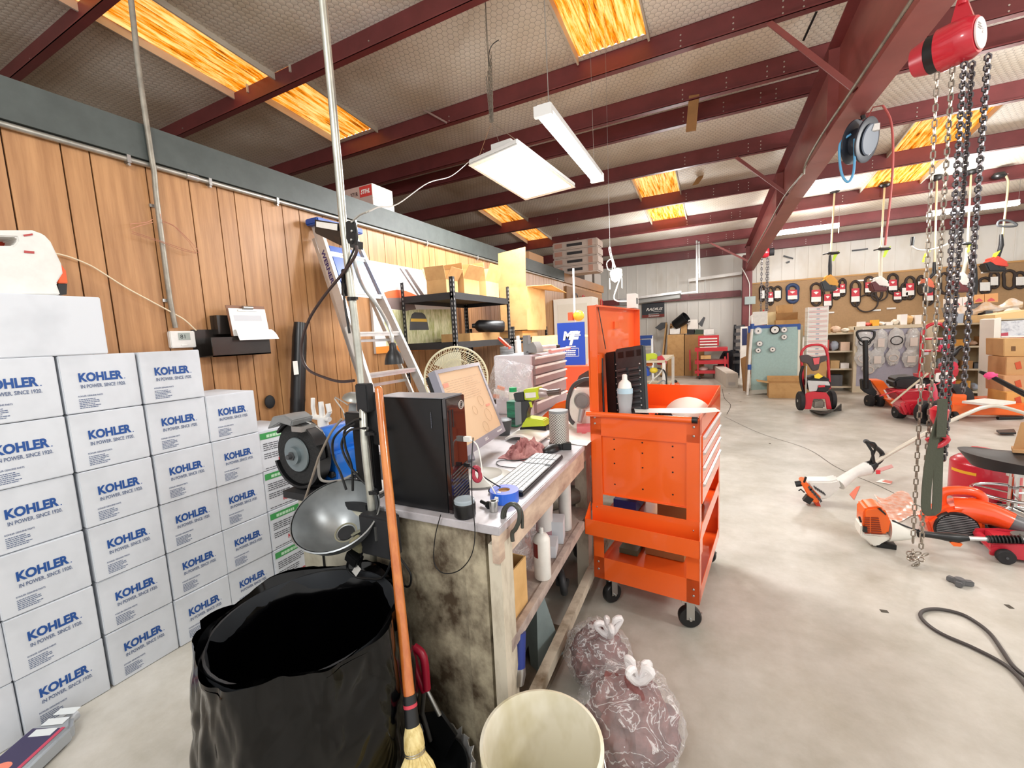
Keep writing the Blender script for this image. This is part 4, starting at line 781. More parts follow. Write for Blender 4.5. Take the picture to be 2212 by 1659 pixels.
# keyboard
t = T('keyboard', 'black keyboard with pale keys lying along the bench edge', 'keyboard', (-.665, 1.45, ZT), radians(92.5))
b = B(t); b.prism([(-.225, -.066, 0), (.235, -.066, 0), (.235, .066, 0), (-.225, .066, 0)], (0, 0, .016)); b.make('housing', m_blk, t, bev=.003)
b = B(t); random.seed(3)
rows = [[1]*13+[2], [1.5]+[1]*12+[1.5], [1.75]+[1]*11+[2.25], [2.25]+[1]*10+[2.75], [1.5, 1, 1.5, 6, 1.5, 1, 1.5]]
for r_, row in enumerate([[1]*15]+rows):
    x = -.215; k = .285/15
    for wd in row: b.bx(x+.001, x+wd*k-.0015, .052-r_*.0195-.016, .052-r_*.0195, .016, .021); x += wd*k
    for j in range(3): b.bx(.08+j*k+.001, .08+(j+1)*k-.0015, .052-r_*.0195-.016, .052-r_*.0195, .016, .021)
    for j in range(4): b.bx(.146+j*k+.001, .146+(j+1)*k-.0015, .052-r_*.0195-.016, .052-r_*.0195, .016, .021)
b.make('keys', M('C3C7CA', .45), t)
b = B(); b.tube([(-.7, 1.66, ZT+.01), (-.78, 1.6, ZT+.003), (-.86, 1.56, ZT+.003), (-.82, 1.5, ZT+.003), (-.73, 1.5, ZT+.003)], .002, 6, sm=5); b.thing('keyboard_cable', m_blk, 'thin black cable curling between keyboard and rag', 'cable')
# mouse
t = T('computer_mouse', 'black and silver computer mouse beyond the keyboard', 'mouse', (-.695, 1.775, ZT), 1.2)
b = B(t); b.sph((0, 0, .006), (.055, .03, .027), 24, 14, lambda d: 1 if d.z > -.2 else .8); b.make('shell', m_blk, t)
b = B(t); b.sph((-.002, 0, .0085), (.05, .018, .0265), 20, 12); b.make('silver_top', M('8E9094', .3), t)
# tape, socket, jar
t = T('tape_roll', 'roll of blue painter tape at the near bench edge', 'tape', P(1090, 1075, z=ZT)); c = P(1090, 1080, z=ZT)
b = B(); b.lathe(c, [(.02, 0), (.048, 0), (.048, .036), (.02, .036), (.02, 0)], 48, cap=False); b.make('tape_ring', M('2A66D8', .3, coat=.4), t)
b = B(); b.lathe(c, [(.0195, .001), (.0195, .035), (.017, .035), (.017, .001)], 32, cap=False); b.lathe(c, [(.001, .005), (.019, .005), (.019, .03), (.001, .03)], 32); b.make('core', m_kraftd, t)
c = P(1067, 1104, z=ZT); b = B(); b.lathe(c, [(.0125, 0), (.0135, .002), (.0135, .03), (.0125, .033), (.009, .033), (.009, .015), (0, .015)], 28); b.thing('socket_bit', m_steel, 'steel wrench socket standing beside the tape roll', 'socket')
t = T('black_jar', 'black round jar with clear lid in front of the computer', 'jar', P(1010, 1100, z=ZT)); c = P(1011, 1098, z=ZT); c.x = -.695; c.y = 1.035
b = B(); b.lathe(c, [(.03, 0), (.033, .004), (.034, .04), (.031, .043)], 32); b.make('jar_body', m_blk, t)
b = B(); b.lathe(c+V((0, 0, .043)), [(.031, 0), (.0315, .009), (.028, .012), (.0, .012)], 32); b.make('lid', M('AEBBC4', .15, alpha=.8), t)
b = B(); b.cyl((-.655, 1.11, ZT+.01), (-.69, 1.125, ZT+.012), .006, n=10); b.cyl((-.65, 1.105, ZT+.012), (-.656, 1.11, ZT+.012), .012, n=14); b.thing('thumb_bolt', m_blk, 'small black headed bolt lying behind the jar', 'bolt')
# filter
t = T('air_filter', 'tall silver mesh filter cylinder with black base on the bench', 'filter', (-.66, 1.86, ZT)); c = V((-.685, 1.855, ZT))
m_mesh, N, L, bb = nodes_mat('filter_mesh'); tc = nd(N, 'TexCoord'); sp = nd(N, 'SeparateXYZ'); L.new(tc.outputs['Object'], sp.inputs[0])
an = mm(N, L, 'ARCTAN2', sp.outputs[1], sp.outputs[0]); za = mm(N, L, 'MULTIPLY', sp.outputs[2], 260.0); aa = mm(N, L, 'MULTIPLY', an, 14.0)
s1 = mm(N, L, 'ABSOLUTE', mm(N, L, 'SINE', mm(N, L, 'ADD', aa, za))); s2 = mm(N, L, 'ABSOLUTE', mm(N, L, 'SINE', mm(N, L, 'SUBTRACT', aa, za)))
r = nd(N, 'ValToRGB'); r.color_ramp.elements[0].position = .25; r.color_ramp.elements[1].position = .5; r.color_ramp.elements[0].color = C('DEDCD6'); r.color_ramp.elements[1].color = C('77736C')
L.new(mm(N, L, 'MINIMUM', s1, s2), r.inputs[0]); L.new(r.outputs[0], bb.inputs['Base Color']); bb.inputs['Metallic'].default_value = .3; bb.inputs['Roughness'].default_value = .4
b = B(); b.cyl(c+V((0, 0, .02)), c+V((0, 0, .172)), .046, n=44); b.make('mesh_cylinder', m_mesh, t)
b = B(); b.lathe(c+V((0, 0, .168)), [(.046, 0), (.047, .008), (.045, .012), (.038, .013), (.0, .011)], 40); b.make('cap', m_grey, t)
b = B(); b.lathe(c, [(.049, 0), (.049, .026), (.045, .028), (0, .028)], 40); b.box(c+V((.045, -.025, .016)), (.04, .03, .032), .4); b.make('base', m_blk, t, bev=.002)
# red rag
def rag(name, label, c, rx, ry, h, mat, seed):
    o = V((seed*5.1, seed, 0)); f = lambda u, v: (c[0]+(u-.5)*2*rx*(1+.2*noise.noise(V((v*4, seed, 1)))), c[1]+(v-.5)*2*ry*(1+.2*noise.noise(V((u*4, seed, 2)))), c[2]+.002+h*(max(0, 1-((u-.5)**2+(v-.5)**2)*4))**.6*(.25+1.5*abs(noise.noise(V((u*5, v*5, 0))+o))+.7*abs(noise.noise(V((u*12, v*12, 0))+o))))
    b = B(); b.grid(f, 44, 44); return b.thing(name, mat, label, 'rag', ang=80)
rag('shop_rag', 'crumpled dull red shop rag beside the monitor', (-.80, 1.72, ZT), .085, .12, .055, M('C08A86', .9, sc=14, col2='7E4448'), 2)
b = B(); b.grid(lambda u, v: (-1.0+.2*u, 1.9+.22*v-.06*u, ZT+.012+.03*sin(pi*u)*(1-v)+.015*v), 12, 10); b.thing('paper_stack', m_wht, 'white papers lying behind the monitor corner', 'paper', sol=.01)
b = B(); b.grid(lambda u, v: (-.93+.36*u, 1.95+.5*v+.04*sin(u*5), ZT+.002+.008*abs(noise.noise(V((u*4, v*4, 7))))), 20, 20); b.thing('dirty_cloth', M('E9E5DD', .8, sc=9, col2='B7AD9B', thr=.35), 'stained white cloth spread under the drill and saw', 'cloth', sol=.001)
# impact driver
t = T('impact_wrench', 'lime green cordless impact wrench standing on its battery', 'power tool', P(1140, 940, z=ZT)); m_lime = M('C6D83A', .35); m_dg = M('3C3E40', .45)
yy = 2.05; q = lambda x, y_, s=0: P(x, y_, y=yy+s)
def slabp(pts, th, name, mat, bev=.004, s=0):
    b = B(); b.prism([q(*p, s) for p in pts], (0, th, 0)); return b.make(name, mat, t, bev=bev)
slabp([(1130, 842), (1160, 838), (1163, 862), (1150, 866), (1132, 864)], .075, 'motor_body', m_lime)
slabp([(1108, 850), (1131, 846), (1133, 866), (1112, 868)], .07, 'rear_cap', m_dg); slabp([(1134, 849), (1157, 847), (1158, 858), (1136, 860)], -.003, 'name_plate', m_wht, 0, -.001)
b = B(); b.lathe(q(1162, 851, .037), [(.03, 0), (.032, .02), (.026, .05), (.02, .06)], 24, (1, .1, .02)); b.make('gear_case', M('A89A98', .35, .6), t)
b = B(); c0 = q(1183, 849, .037); b.cyl(c0, q(1210, 846, .04), .0165, n=20); b.make('anvil_socket', M('6F6462', .3, .8), t)
slabp([(1114, 868), (1148, 865), (1138, 890), (1136, 912), (1118, 915), (1116, 890)], .06, 'grip', m_dg); slabp([(1112, 868), (1126, 868), (1127, 915), (1114, 920)], -.004, 'grip_strip', m_grey, .001, -.001)
slabp([(1130, 912), (1135, 903), (1172, 908), (1178, 922), (1125, 924)], .085, 'handle_foot', m_lime); slabp([(1122, 924), (1178, 920), (1180, 940), (1124, 945)], .09, 'battery', m_blk)
b = B(); b.prism([q(1142, 868, -.004), q(1146, 868, -.004), q(1150, 880, -.004), q(1146, 880, -.004)], (0, .01, 0)); b.make('trigger', m_lime, t)
# green and black tool case stuff behind the drill
b = B(); a, c = P(1097, 930, y=2.2), P(1116, 868, y=2.2); b.bx(a.x, c.x, 2.2, 2.28, ZT+.004, c.z); b.thing('green_box', M('2E8F6B', .5, sc=30, col2='20282A', st=(.2, .2, 1), thr=.5), 'green and black package standing behind the impact wrench', 'package')
t = T('spray_cap_can', 'small can with bright green cap behind the impact wrench', 'can', P(1110, 850, y=2.35)); b = B(); c = P(1108, 842, y=2.35); c0 = V((c.x, c.y, ZT+.003)); b.cyl(c0, c+V((0, 0, -.012)), .028, n=20); b.make('can', m_wht, t)
b = B(); b.cyl(c+V((0, 0, -.011)), c+V((0, 0, .014)), .024, n=20); b.make('cap', M('17A86B', .35), t)
b = B(); c = P(1085, 880, y=2.02); b.lathe((c.x, c.y, ZT+.001), [(.035, 0), (.045, .05), (.048, .08), (.03, .09), (0, .088)], 24); b.thing('grey_cup', m_dgrey, 'round dark grey cup right behind the monitor edge', 'cup')
# clear plastic bag with orange parts
t = T('clear_parts_bag', 'clear zip bag with orange and white parts leaning on the drawer chest', 'plastic bag', P(1110, 850, y=2.35))
qa = lambda x, y_, s=2.42: P(x, y_, y=s)
b = B(); c4 = [qa(1050, 862), qa(1135, 868), qa(1153, 790, 2.5), qa(1073, 772, 2.5)]
b.grid(lambda u, v: (c4[0].lerp(c4[1], u)).lerp(c4[3].lerp(c4[2], u), v)+V((0, -.05*sin(pi*v)*(.5+.5*sin(pi*u))+.012*noise.noise(V((u*6, v*6, 1))), 0)), 24, 24); b.make('bag_film', film('EFF1F8', .3, 12), t)
b = B(); [b.box(qa(*p, 2.44), d, .4, 0, .3) for p, d in (((1082, 838), (.05, .02, .02)), ((1072, 855), (.04, .02, .03)))]; b.make('orange_part', M('F08A4A', .5), t)
b = B(); [b.box(qa(*p, 2.45), d, .4, .2, .2) for p, d in (((1078, 848), (.07, .03, .03)), ((1100, 852), (.06, .03, .04)))]; b.make('white_part', m_wht, t)
# drawer chest
t = T('drawer_chest', 'grey five drawer tool chest at the far end of the bench', 'tool chest', (-1.24, 2.85, ZT)); x0, x1, y0, y1, zt = -1.4, -1.1, 2.55, 3.2, 1.268
b = B(); b.bx(x0, x1-.02, y0, y1, ZT, zt); b.make('cabinet', M('D9D6DC', .4), t, bev=.006); zz = zt-.012; hs = [.062, .066, .07, .105, .085]
for k, h in enumerate(hs):
    d = B(); d.bx(x1-.019, x1, y0+.02, y1-.02, zz-h+.008, zz); o = d.make('drawer', M('9D8685', .4, var=.1, sc=6), t); e = B(); e.prism([(x1, y0+.022, zz-.002), (x1+.012, y0+.022, zz-.006), (x1+.012, y0+.022, zz-.014), (x1, y0+.022, zz-.02)], (0, y1-y0-.044, 0)); e.make('handle', m_wht, o); zz -= h
ch = [((1095, 757), .05, 'paint_can', 'grey ribbed can at the left of the chest top', m_grey, .055), ((1119, 745), .024, 'spray_can', 'white capped spray can at the back of the chest top', m_wht, .13)]
for k, (px, r_, nm, lb, m, h) in enumerate(ch):
    c = P(px[0], px[1], y=2.75 if k == 0 else 2.95); b = B(); b.lathe((c.x, c.y, zt), [(r_, 0), (r_, h*.3), (r_*.94, h*.33), (r_, h*.36), (r_, h*.66), (r_*.94, h*.7), (r_, h*.73), (r_, h), (0, h)] if k == 0 else [(r_, 0), (r_, h*.7), (r_*.5, h*.8), (r_*.62, h*.82), (r_*.62, h)], 24); b.thing(nm, m, lb, 'can')
b = B(); a, c = P(1078, 730, y=2.75), P(1102, 752, y=2.72); b.bar(a, c, .02, .02); b.thing('red_handled_tool', M('E3553A', .4), 'orange red tool handle jutting up left on the chest top', 'tool')
b = B(); a = P(1133, 768, y=2.62); b.bx(a.x-.008, a.x+.03, 2.62, 2.67, zt, zt+.13); b.prism([P(1135, 762, y=2.62), P(1135, 748, y=2.62), P(1151, 738, y=2.62), P(1158, 750, y=2.62), P(1160, 762, y=2.62)], (0, .12, 0)); b.thing('stapler_tool', m_grey, 'dark grey clamp shaped tool standing on the chest top', 'tool', bev=.002)
for k, (a, c, r_, m, lb) in enumerate((((1150, 747), (1200, 748), .016, m_alu, 'silver torch tube lying along the chest top'), ((1145, 762), (1190, 757), .015, M('D8D3BC', .5), 'cream tube lying in front on the chest top'), ((1188, 757), (1228, 752), .013, M('E9A6A0', .5), 'pink white spray tube with red cap on the chest top'))):
    b = B(); a, c = P(*a, y=2.7+.12*(k == 0)), P(*c, y=2.95+.1*k); a.z = c.z = zt+r_+.001+(0 if k else .02); b.cyl(a, c, r_, n=16); b.m = 1; b.cyl(c, c+(c-a).normalized()*.03, r_*.9, n=14); b.thing('cylinder_tool', [m, M('E2503C', .4) if k == 2 else m_blk], lb, 'tool')
# orange chainsaw on the bench
t = T('chainsaw', 'orange and white chainsaw with dark wrap handle behind the cart lid', 'chainsaw', P(1250, 925, y=2.2))
q = lambda x, y_, s=2.25: P(x, y_, y=s)
b = B(); b.prism([q(1225, 865), (q(1240, 838)), q(1275, 838), q(1285, 880), q(1280, 925), q(1245, 935), q(1228, 915)], (0, .14, 0)); b.make('engine_housing', m_wht, t, bev=.01)
b = B(); b.lathe(q(1258, 865, 2.24), [(.045, .0), (.045, -.012), (.036, -.016), (.034, -.012), (.0, -.012)], 30, (0, 1, 0)); b.make('starter_cover', m_grey, t)
b = B(); b.tube([q(1285, 818), q(1262, 820), q(1240, 832), q(1229, 855), q(1226, 885), q(1231, 905), q(1240, 915)], .0115, 12, sm=5); b.make('wrap_handle', m_dgrey, t)
b = B(); b.tube([q(1258, 885, 2.2), q(1252, 912, 2.17)], [.018, .012], 12); b.make('lever', M('9C9EA0', .3), t)
b = B(); b.prism([q(1165, 905, 2.3), q(1160, 928, 2.3), q(1232, 900, 2.3), q(1232, 862, 2.3), q(1200, 872, 2.3)], (0, .08, 0)); b.make('rear_handle', m_org, t, bev=.008)
b = B(); letters(b, 'STIHL', q(1208, 892, 2.297), (1, 0, .28), (0, 0, 1), w=.05, h=.018, bold=.02); b.make('brand_lettering', M('D23A12', .4), t)
b = B(); b.prism([q(1240, 838, 2.3), q(1250, 812, 2.3), q(1270, 800, 2.3), q(1280, 838, 2.3)], (0, .1, 0)); b.make('hand_guard', M('5A4B47', .4), t, bev=.004)
b = B(); b.box(q(1262, 925, 2.2), (.08, .08, .035), .3); b.sph(q(1270, 940, 2.15), (.06, .05, .012), 20, 8); b.thing('pink_rag', M('E88A93', .8), 'pink rag under the chainsaw nose', 'rag')
# clamp hook on bench corner
b = B(); c = P(1105, 1120, x=-.55); b.tube([c+V((-.02, 0, -.035)), c+V((-.03, 0, .0)), c+V((-.02, 0, .03)), c+V((.005, 0, .045)), c+V((.025, .0, .03)), c+V((.025, 0, -.0)), c+V((.012, 0, -.03)), c+V((-.0, 0, -.045)), c+V((0, 0, -.07))], .0065, 10, sm=4)
b.tube([c+V((-.02, .012, -.03)), c+V((-.028, .012, .0)), c+V((-.018, .012, .028)), c+V((.007, .012, .042)), c+V((.028, .012, .02)), c+V((.028, .012, -.03))], .005, 10, sm=4); b.thing('hook_clamp', M('4D4F4A', .4, .5), 'dark metal hook hanging over the near bench corner', 'hook')
# ----- below -----
t = T('aerosol_can', 'white aerosol can with dark red label on the bench shelf', 'spray can', P(1172, 1262, z=.472)); c = V((-.585, 1.2, .479)); c = P(1183, 1262, z=.479); c.x = -.603; c.y = 1.40
b = B(); b.lathe(c, [(.029, 0), (.032, .004), (.032, .155), (.03, .16), (.022, .172), (.012, .178)], 32); b.make('can', m_wht, t)
b = B(); b.lathe(c+V((0, 0, .165)), [(.02, 0), (.014, .012), (.0085, .014), (.0085, .03), (.005, .034)], 20); b.make('nozzle', M('E6E6E3', .4), t)
b = B(); u0 = radians(190); b.grid(lambda u, v: (c.x+.0325*cos(u0+u*1.3), c.y+.0325*sin(u0+u*1.3), c.z+.09+.055*v), 12, 2); b.make('red_label', M('7C1E14', .4), t)
t = T('white_bottle', 'white plastic bottle with dark cap and pink liquid on the shelf', 'bottle', (-.66, 1.62, .472)); c = P(1205, 1165, z=.472); c.x = -.71; c.y = 1.68
b = B(); b.lathe(c, [(.04, 0), (.042, .01), (.042, .13), (.046, .16), (.045, .2), (.02, .225), (.02, .24)], 28); b.make('bottle', M('DAD6D3', .4), t)
b = B(); b.lathe(c, [(.0425, .005), (.0425, .06)], 28, cap=False); b.make('liquid', M('A07880', .3), t); b = B(); b.cyl(c+V((0, 0, .235)), c+V((0, 0, .262)), .022, n=18); b.make('cap', m_mat, t)
c = V((-.66, 1.83, .472)); b = B(); b.lathe(c, [(.028, 0), (.03, .01), (.03, .27), (.024, .28)], 26); b.thing('white_cylinder', M('DCDAD6', .5, var=.15, sc=9), 'tall smudged white cylinder beside the white bottle', 'canister')
c = V((-.8, 1.62, .472)); b = B(); b.lathe(c, [(.045, 0), (.045, .2), (.02, .23), (.02, .26)], 24); b.thing('red_bottle', M('8C1420', .3), 'dark red bottle half hidden behind the white bottle', 'bottle')
b = B(); b.cyl((-.82, 1.98, .532), (-.7, 2.12, .53), .055, .05, 20); b.thing('metal_jug', m_gals, 'dull metal canister lying at the back of the bench shelf', 'canister')
t = T('shelf_parts_bag', 'clear plastic bag of parts lying on the near shelf', 'plastic bag', (-.72, 1.3, .472)); b = B(); b.sph((-.72, 1.42, .57), (.075, .13, .09), 36, 24, crumple(3, .3, 4)); b.make('bag_film', film('F2F0F1', .3, 16), t)
b = B(); b.sph((-.72, 1.42, .545), (.05, .1, .06), 20, 14, crumple(3, .3, 6)); b.make('contents', M('B08E86', .6), t)
for k, (x, y, sx, sy, h) in enumerate(((-.645, 1.6, .05, .1, .05), (-.66, 1.72, .06, .09, .1))): b = B(); b.box((x, y, .4715+h/2), (sx, sy, h), .25); b.thing('small_carton', m_card, 'small white carton on the bench shelf, %s' % ('flat one by the aerosol can' if k == 0 else 'upright one behind it'), 'box')
open_carton('shelf_carton', 'open kraft carton at the near end of the bench shelf', .2, .17, .17, (-.7, 1.165, .472), 0, m_kraftl, (None, None, None, None))
t = T('jack_stand', 'grey blue steel jack stand under the bench shelf', 'jack stand', P(1185, 1400, z=0)); m_js = M('8E9FA0', .45, var=.15, sc=10); jc = V((-.7, 1.55, 0))
for k in range(4):
    a = radians(20+90*k); a2 = a+radians(90); f0 = jc+V((cos(a)*.11, sin(a)*.11, .145)); f1 = jc+V((cos(a2)*.11, sin(a2)*.11, .145)); t0 = jc+V((cos(a)*.026, sin(a)*.026, .3)); t1 = jc+V((cos(a2)*.026, sin(a2)*.026, .3)); f0.z = f1.z = .0
    b = B(); L0, L1 = f0.lerp(f1, .28), f0.lerp(f1, .72); ap = f0.lerp(f1, .5).lerp(t0.lerp(t1, .5), .3); b.prism([f0, L0, ap, L1, f1, t1, t0], (jc+V((0, 0, .1))-ap).normalized()*.003); b.make('leg_plate', m_js, t)
b = B(); b.cyl(jc+V((0, 0, .28)), jc+V((0, 0, .36)), .022, n=16); b.make('ratchet_column', m_js, t); b = B(); b.box(jc+V((.0, 0, .375)), (.05, .03, .03)); b.make('saddle', M('C4202A', .4), t)
t = T('blue_roll', 'blue capped metal cylinder lying below the open carton', 'cylinder', (-.61, 1.1, .0)); b = B(); a = P(1121, 1365, y=1.13); c = P(1119, 1440, y=1.1); b.cyl(a, c, .023, n=20); b.make('blue_sleeve', M('22357E', .4), t)
b = B(); b.lathe(c, [(.024, 0), (.026, .02), (.02, .05), (.008, .055)], 20, c-a); b.make('metal_end', m_steel, t)
b = B(); b.box((-.75, 1.5, .012), (.3, .5, .018)); b.thing('floor_board', M('8A8172', .8, sc=8, col2='6C6354'), 'flat dusty board on the floor under the bench', 'board')
for k, (x, y, r_) in enumerate(((-.75, 2.0, .07), (-.9, 1.75, .09), (-.8, 2.4, .1))): b = B(); b.ring((x, y, r_+.01), r_*.7, r_*.28, (.8, .4, .1), 24, 10); b.cyl((x-.03, y, r_+.01), (x+.03, y, r_+.01), r_*.35, n=14); b.thing('old_wheel', m_dgrey, 'dark greasy wheel stored under the bench, %s' % ['right under the middle leg', 'in the shadow behind the jack stand', 'farthest one'][k], 'wheel')
# blue sign board with emblem
t = T('blue_sign', 'blue board with white emblem standing behind the chainsaw', 'sign', P(1232, 778, y=3.6)); Y0 = 3.62
a, c = P(1206, 776, y=Y0), P(1262, 695, y=Y0); b = B(); b.bx(a.x, c.x, Y0, Y0+.012, ZT+.25, c.z); b.make('board', M('2148B0', .45), t)
e = (0, 0, 1); X = (1, 0, 0); w = c.x-a.x; yy = Y0-.002
b = B(); letters(b, 'M', (a.x+w*.2, yy, c.z-.155), X, e, h=.08, bold=.06, shear=.2); letters(b, 'F', (a.x+w*.43, yy, c.z-.2), X, e, h=.12, bold=.03, shear=.3)
for k, (o_, l) in enumerate(((.5, .27), (.56, .3), (.5, .26))): b.bx(a.x+w*o_, a.x+w*(o_+l), yy, yy+.0005, c.z-.085-.033*k, c.z-.075-.033*k)
bx0, bx1, bz0, bz1 = a.x+w*.24, a.x+w*.78, c.z-.3, c.z-.225
for s_ in ((bx0, bx1, bz0, bz0+.004), (bx0, bx1, bz1-.004, bz1), (bx0, bx0+.004, bz0, bz1), (bx1-.004, bx1, bz0, bz1)): b.bx(s_[0], s_[1], yy, yy+.0005, s_[2], s_[3])
dashes(b, (a.x+w*.3, yy, c.z-.29), X, e, w*.42, .055, 3, 5, .6); dashes(b, (a.x+w*.3, yy, c.z-.215), X, e, w*.4, .012, 1, 6, .6); b.make('emblem', m_wht, t)
b = B(); b.bx(-1.35, -.95, 3.6, 3.9, ZT, ZT+.24); b.thing('orange_case', M('E8562A', .4), 'orange red case under the blue sign', 'case')
b = B(); b.bx(-1.06, -.96, 3.66, 3.78, ZT+.241, ZT+.3); b.thing('white_parts_box', m_card, 'small white box on the orange red case', 'box')
b = B(); b.bx(-1.6, -.62, 3.5, 4.1, .82, ZT); [b.bx(x, x+.05, y, y+.05, 0, .82) for x in (-1.6, -.67) for y in (3.5, 4.05)]; b.thing('rear_table', m_post, 'plain wooden table behind the bench carrying the blue sign', 'table')
t = T('yellow_lamp', 'yellow warning lamp with pole standing above the blue sign', 'lamp', P(1248, 690, y=3.9)); c = P(1250, 682, y=3.9)
b = B(); b.sph(c, (.055, .03, .05), 20, 12); b.make('lens', M('F2A93A', .25, em=.3), t); b = B(); b.bx(c.x-.1, c.x-.055, 3.88, 3.92, c.z-.04, c.z+.035); b.make('bracket', M('D9552F', .4), t)
b = B(); b.cyl((c.x-.045, 3.92, ZT), (c.x-.045, 3.92, 2.0), .009, n=10); b.make('pole', m_wht, t)
# ================= orange cart =================
m_o = M('F86621', .3, coat=.6, var=.06, sc=2); m_o2 = M('F86621', .22, coat=.7)
t = T('tool_cart', 'orange rolling tool cart with raised lid and side tray', 'tool cart', (-.078, 1.95, 0), radians(-6)); CW, CL = .5, .74
for x, y, s1, s2 in ((-CW, 0, 1, 1), (0, 0, -1, 1), (-CW, CL, 1, -1), (0, CL, -1, -1)):
    b = B(t); b.bx(x, x+s1*.055, y, y+s2*.003, .15, 1.0); b.bx(x, x+s1*.003, y, y+s2*.05, .15, 1.0); b.make('corner_post', m_o, t)
b = B(t); b.bx(-CW, 0, 0, .004, .9, 1.005); b.bx(-CW, 0, CL-.004, CL, .9, 1.06); b.bx(-CW, -CW+.004, 0, CL, .9, 1.01); b.bx(-.004, 0, 0, CL, .93, 1.02); b.bx(-CW+.004, -.004, .004, CL-.004, .925, .93)
b.prism([(-.004, 0, 1.0), (-.004, CL, 1.0), (-.004, CL, 1.06)], (.004, 0, 0)); b.make('top_tub', m_o, t)
b = B(t); b.cyl((-CW-.012, -.012, 1.003), (-.03, -.012, 1.003), .013, n=16); b.make('push_handle', m_o2, t); b = B(t); b.cyl((-.03, -.012, 1.003), (-.008, -.012, 1.003), .0145, n=16); b.make('handle_cap', m_blk, t)
b = B(t); b.bx(-CW+.05, -.05, .012, .016, .60, .905); b.m = 1
for i in range(3):
    for z in (.88, .83, .76, .655): b.cyl((-CW+.115+i*.135, .0119, z-.004*i), (-CW+.115+i*.135, .011, z-.004*i), .0038, n=10)
b.make('side_panel', [m_o2, m_blk], t)
b = B(t); b.bx(-CW+.05, -.05, -.001, .012, .895, .9); b.bx(-CW+.05, -.05, .003, .62, .596, .6); b.make('panel_lip', m_o, t)
zz = .918
for k, h in enumerate((.07, .07, .075, .1)):
    b = B(t); b.bx(-.012, .004, .055, CL-.055, zz-h+.005, zz); o = b.make('drawer', m_o2, t); b = B(t); b.prism([(.004, .06, zz-.003), (.014, .06, zz-.006), (.014, .06, zz-.014), (.004, .06, zz-.018)], (0, CL-.12, 0)); b.make('handle', m_alu, o); zz -= h
b = B(t); b.bx(-CW-.012, .012, -.075, -.071, .415, .49); b.bx(-CW-.012, .012, -.075, -.001, .411, .415); b.bx(-CW, 0, -.004, -.001, .42, .545); b.prism([(-CW-.012, -.075, .411), (-CW-.012, -.001, .411), (-CW-.012, -.001, .55), (-CW-.012, -.075, .49)], (.003, 0, 0)); b.prism([(.009, -.075, .411), (.009, -.001, .411), (.009, -.001, .55), (.009, -.075, .49)], (.003, 0, 0)); b.make('side_tray', m_o, t)
b = B(t); b.bx(-CW, 0, 0, .003, .15, .265); b.bx(-CW, 0, CL-.003, CL, .15, .265); b.bx(-CW, -CW+.003, 0, CL, .15, .2); b.bx(-.003, 0, 0, CL, .15, .215); b.bx(-CW+.003, -.003, .003, CL-.003, .165, .17); b.make('bottom_shelf', m_o, t)
b = B(t); b.bx(-CW+.003, -.003, .003, CL-.003, .43, .435); b.bx(-.003, 0, 0, CL, .43, .5); b.bx(-CW, 0, CL-.003, CL, .43, .5); b.make('middle_shelf', m_o, t)
b = B(t); b.bx(-CW, -CW+.01, 0, CL, 1.012, 1.525)
b.bx(-CW, -CW+.045, 0, .006, 1.012, 1.525); b.bx(-CW, -CW+.045, CL-.006, CL, 1.012, 1.525); b.bx(-CW, -CW+.045, 0, CL, 1.519, 1.525); b.make('lid', m_o, t, bev=.002)
b = B(t); b.bar((-CW+.02, .09, 1.53), (-CW+.03, .16, 1.31), .008, .002, (1, 0, 0)); b.make('lid_strap', m_blk, t)
b = B(t); b.cyl((-CW+.06, .03, .98), (-CW+.05, .05, 1.27), .005, n=10); b.make('gas_strut', m_blk, t); b = B(t); b.bx(-CW+.01, -CW+.02, .34, .41, 1.41, 1.45); b.make('latch', m_o2, t)
b = B(t); b.bx(-CW+.01, -CW+.05, .01, .05, 1.2, 1.29); b.make('strut_bracket', m_o, t)
for x in (-CW+.025, -.025):
    for z in (.985, .955, .53, .24, .2) if x < -.3 else (.97, .93, .5, .22, .19):
        b = B(t); b.sph((x, -.002, z), (.0055, .003, .0055), 10, 6); b.make('bolt', m_steel, t)
for k, (x, y, a) in enumerate(((-CW+.07, .06, .9), (-.05, .05, .25), (-CW+.06, CL-.06, 0), (-.06, CL-.06, 0))):
    F = Matrix.Translation(WM(t) @ V((x, y, 0))) @ Matrix.Rotation(a, 4, 'Z'); b = B(F); b.lathe((0, -.018, .052), [(.018, 0), (.046, .0), (.052, .008), (.052, .028), (.046, .036), (.018, .036)], 32, (0, 1, 0)); o = b.make('caster_wheel', m_blk, t)
    b = B(F); b.box((0, .024, .09), (.035, .003, .085)); b.box((0, -.024, .09), (.035, .003, .085)); b.bx(-.04, .03, -.03, .03, .135, .15); b.cyl((0, -.034, .052), (0, .034, .052), .006, n=10); b.box((.03, -.0, .07), (.05, .006, .006)); b.make('caster_fork', m_steel, o)
CT = WM(t)
def cl(x, y, z): return CT @ V((x, y, z))
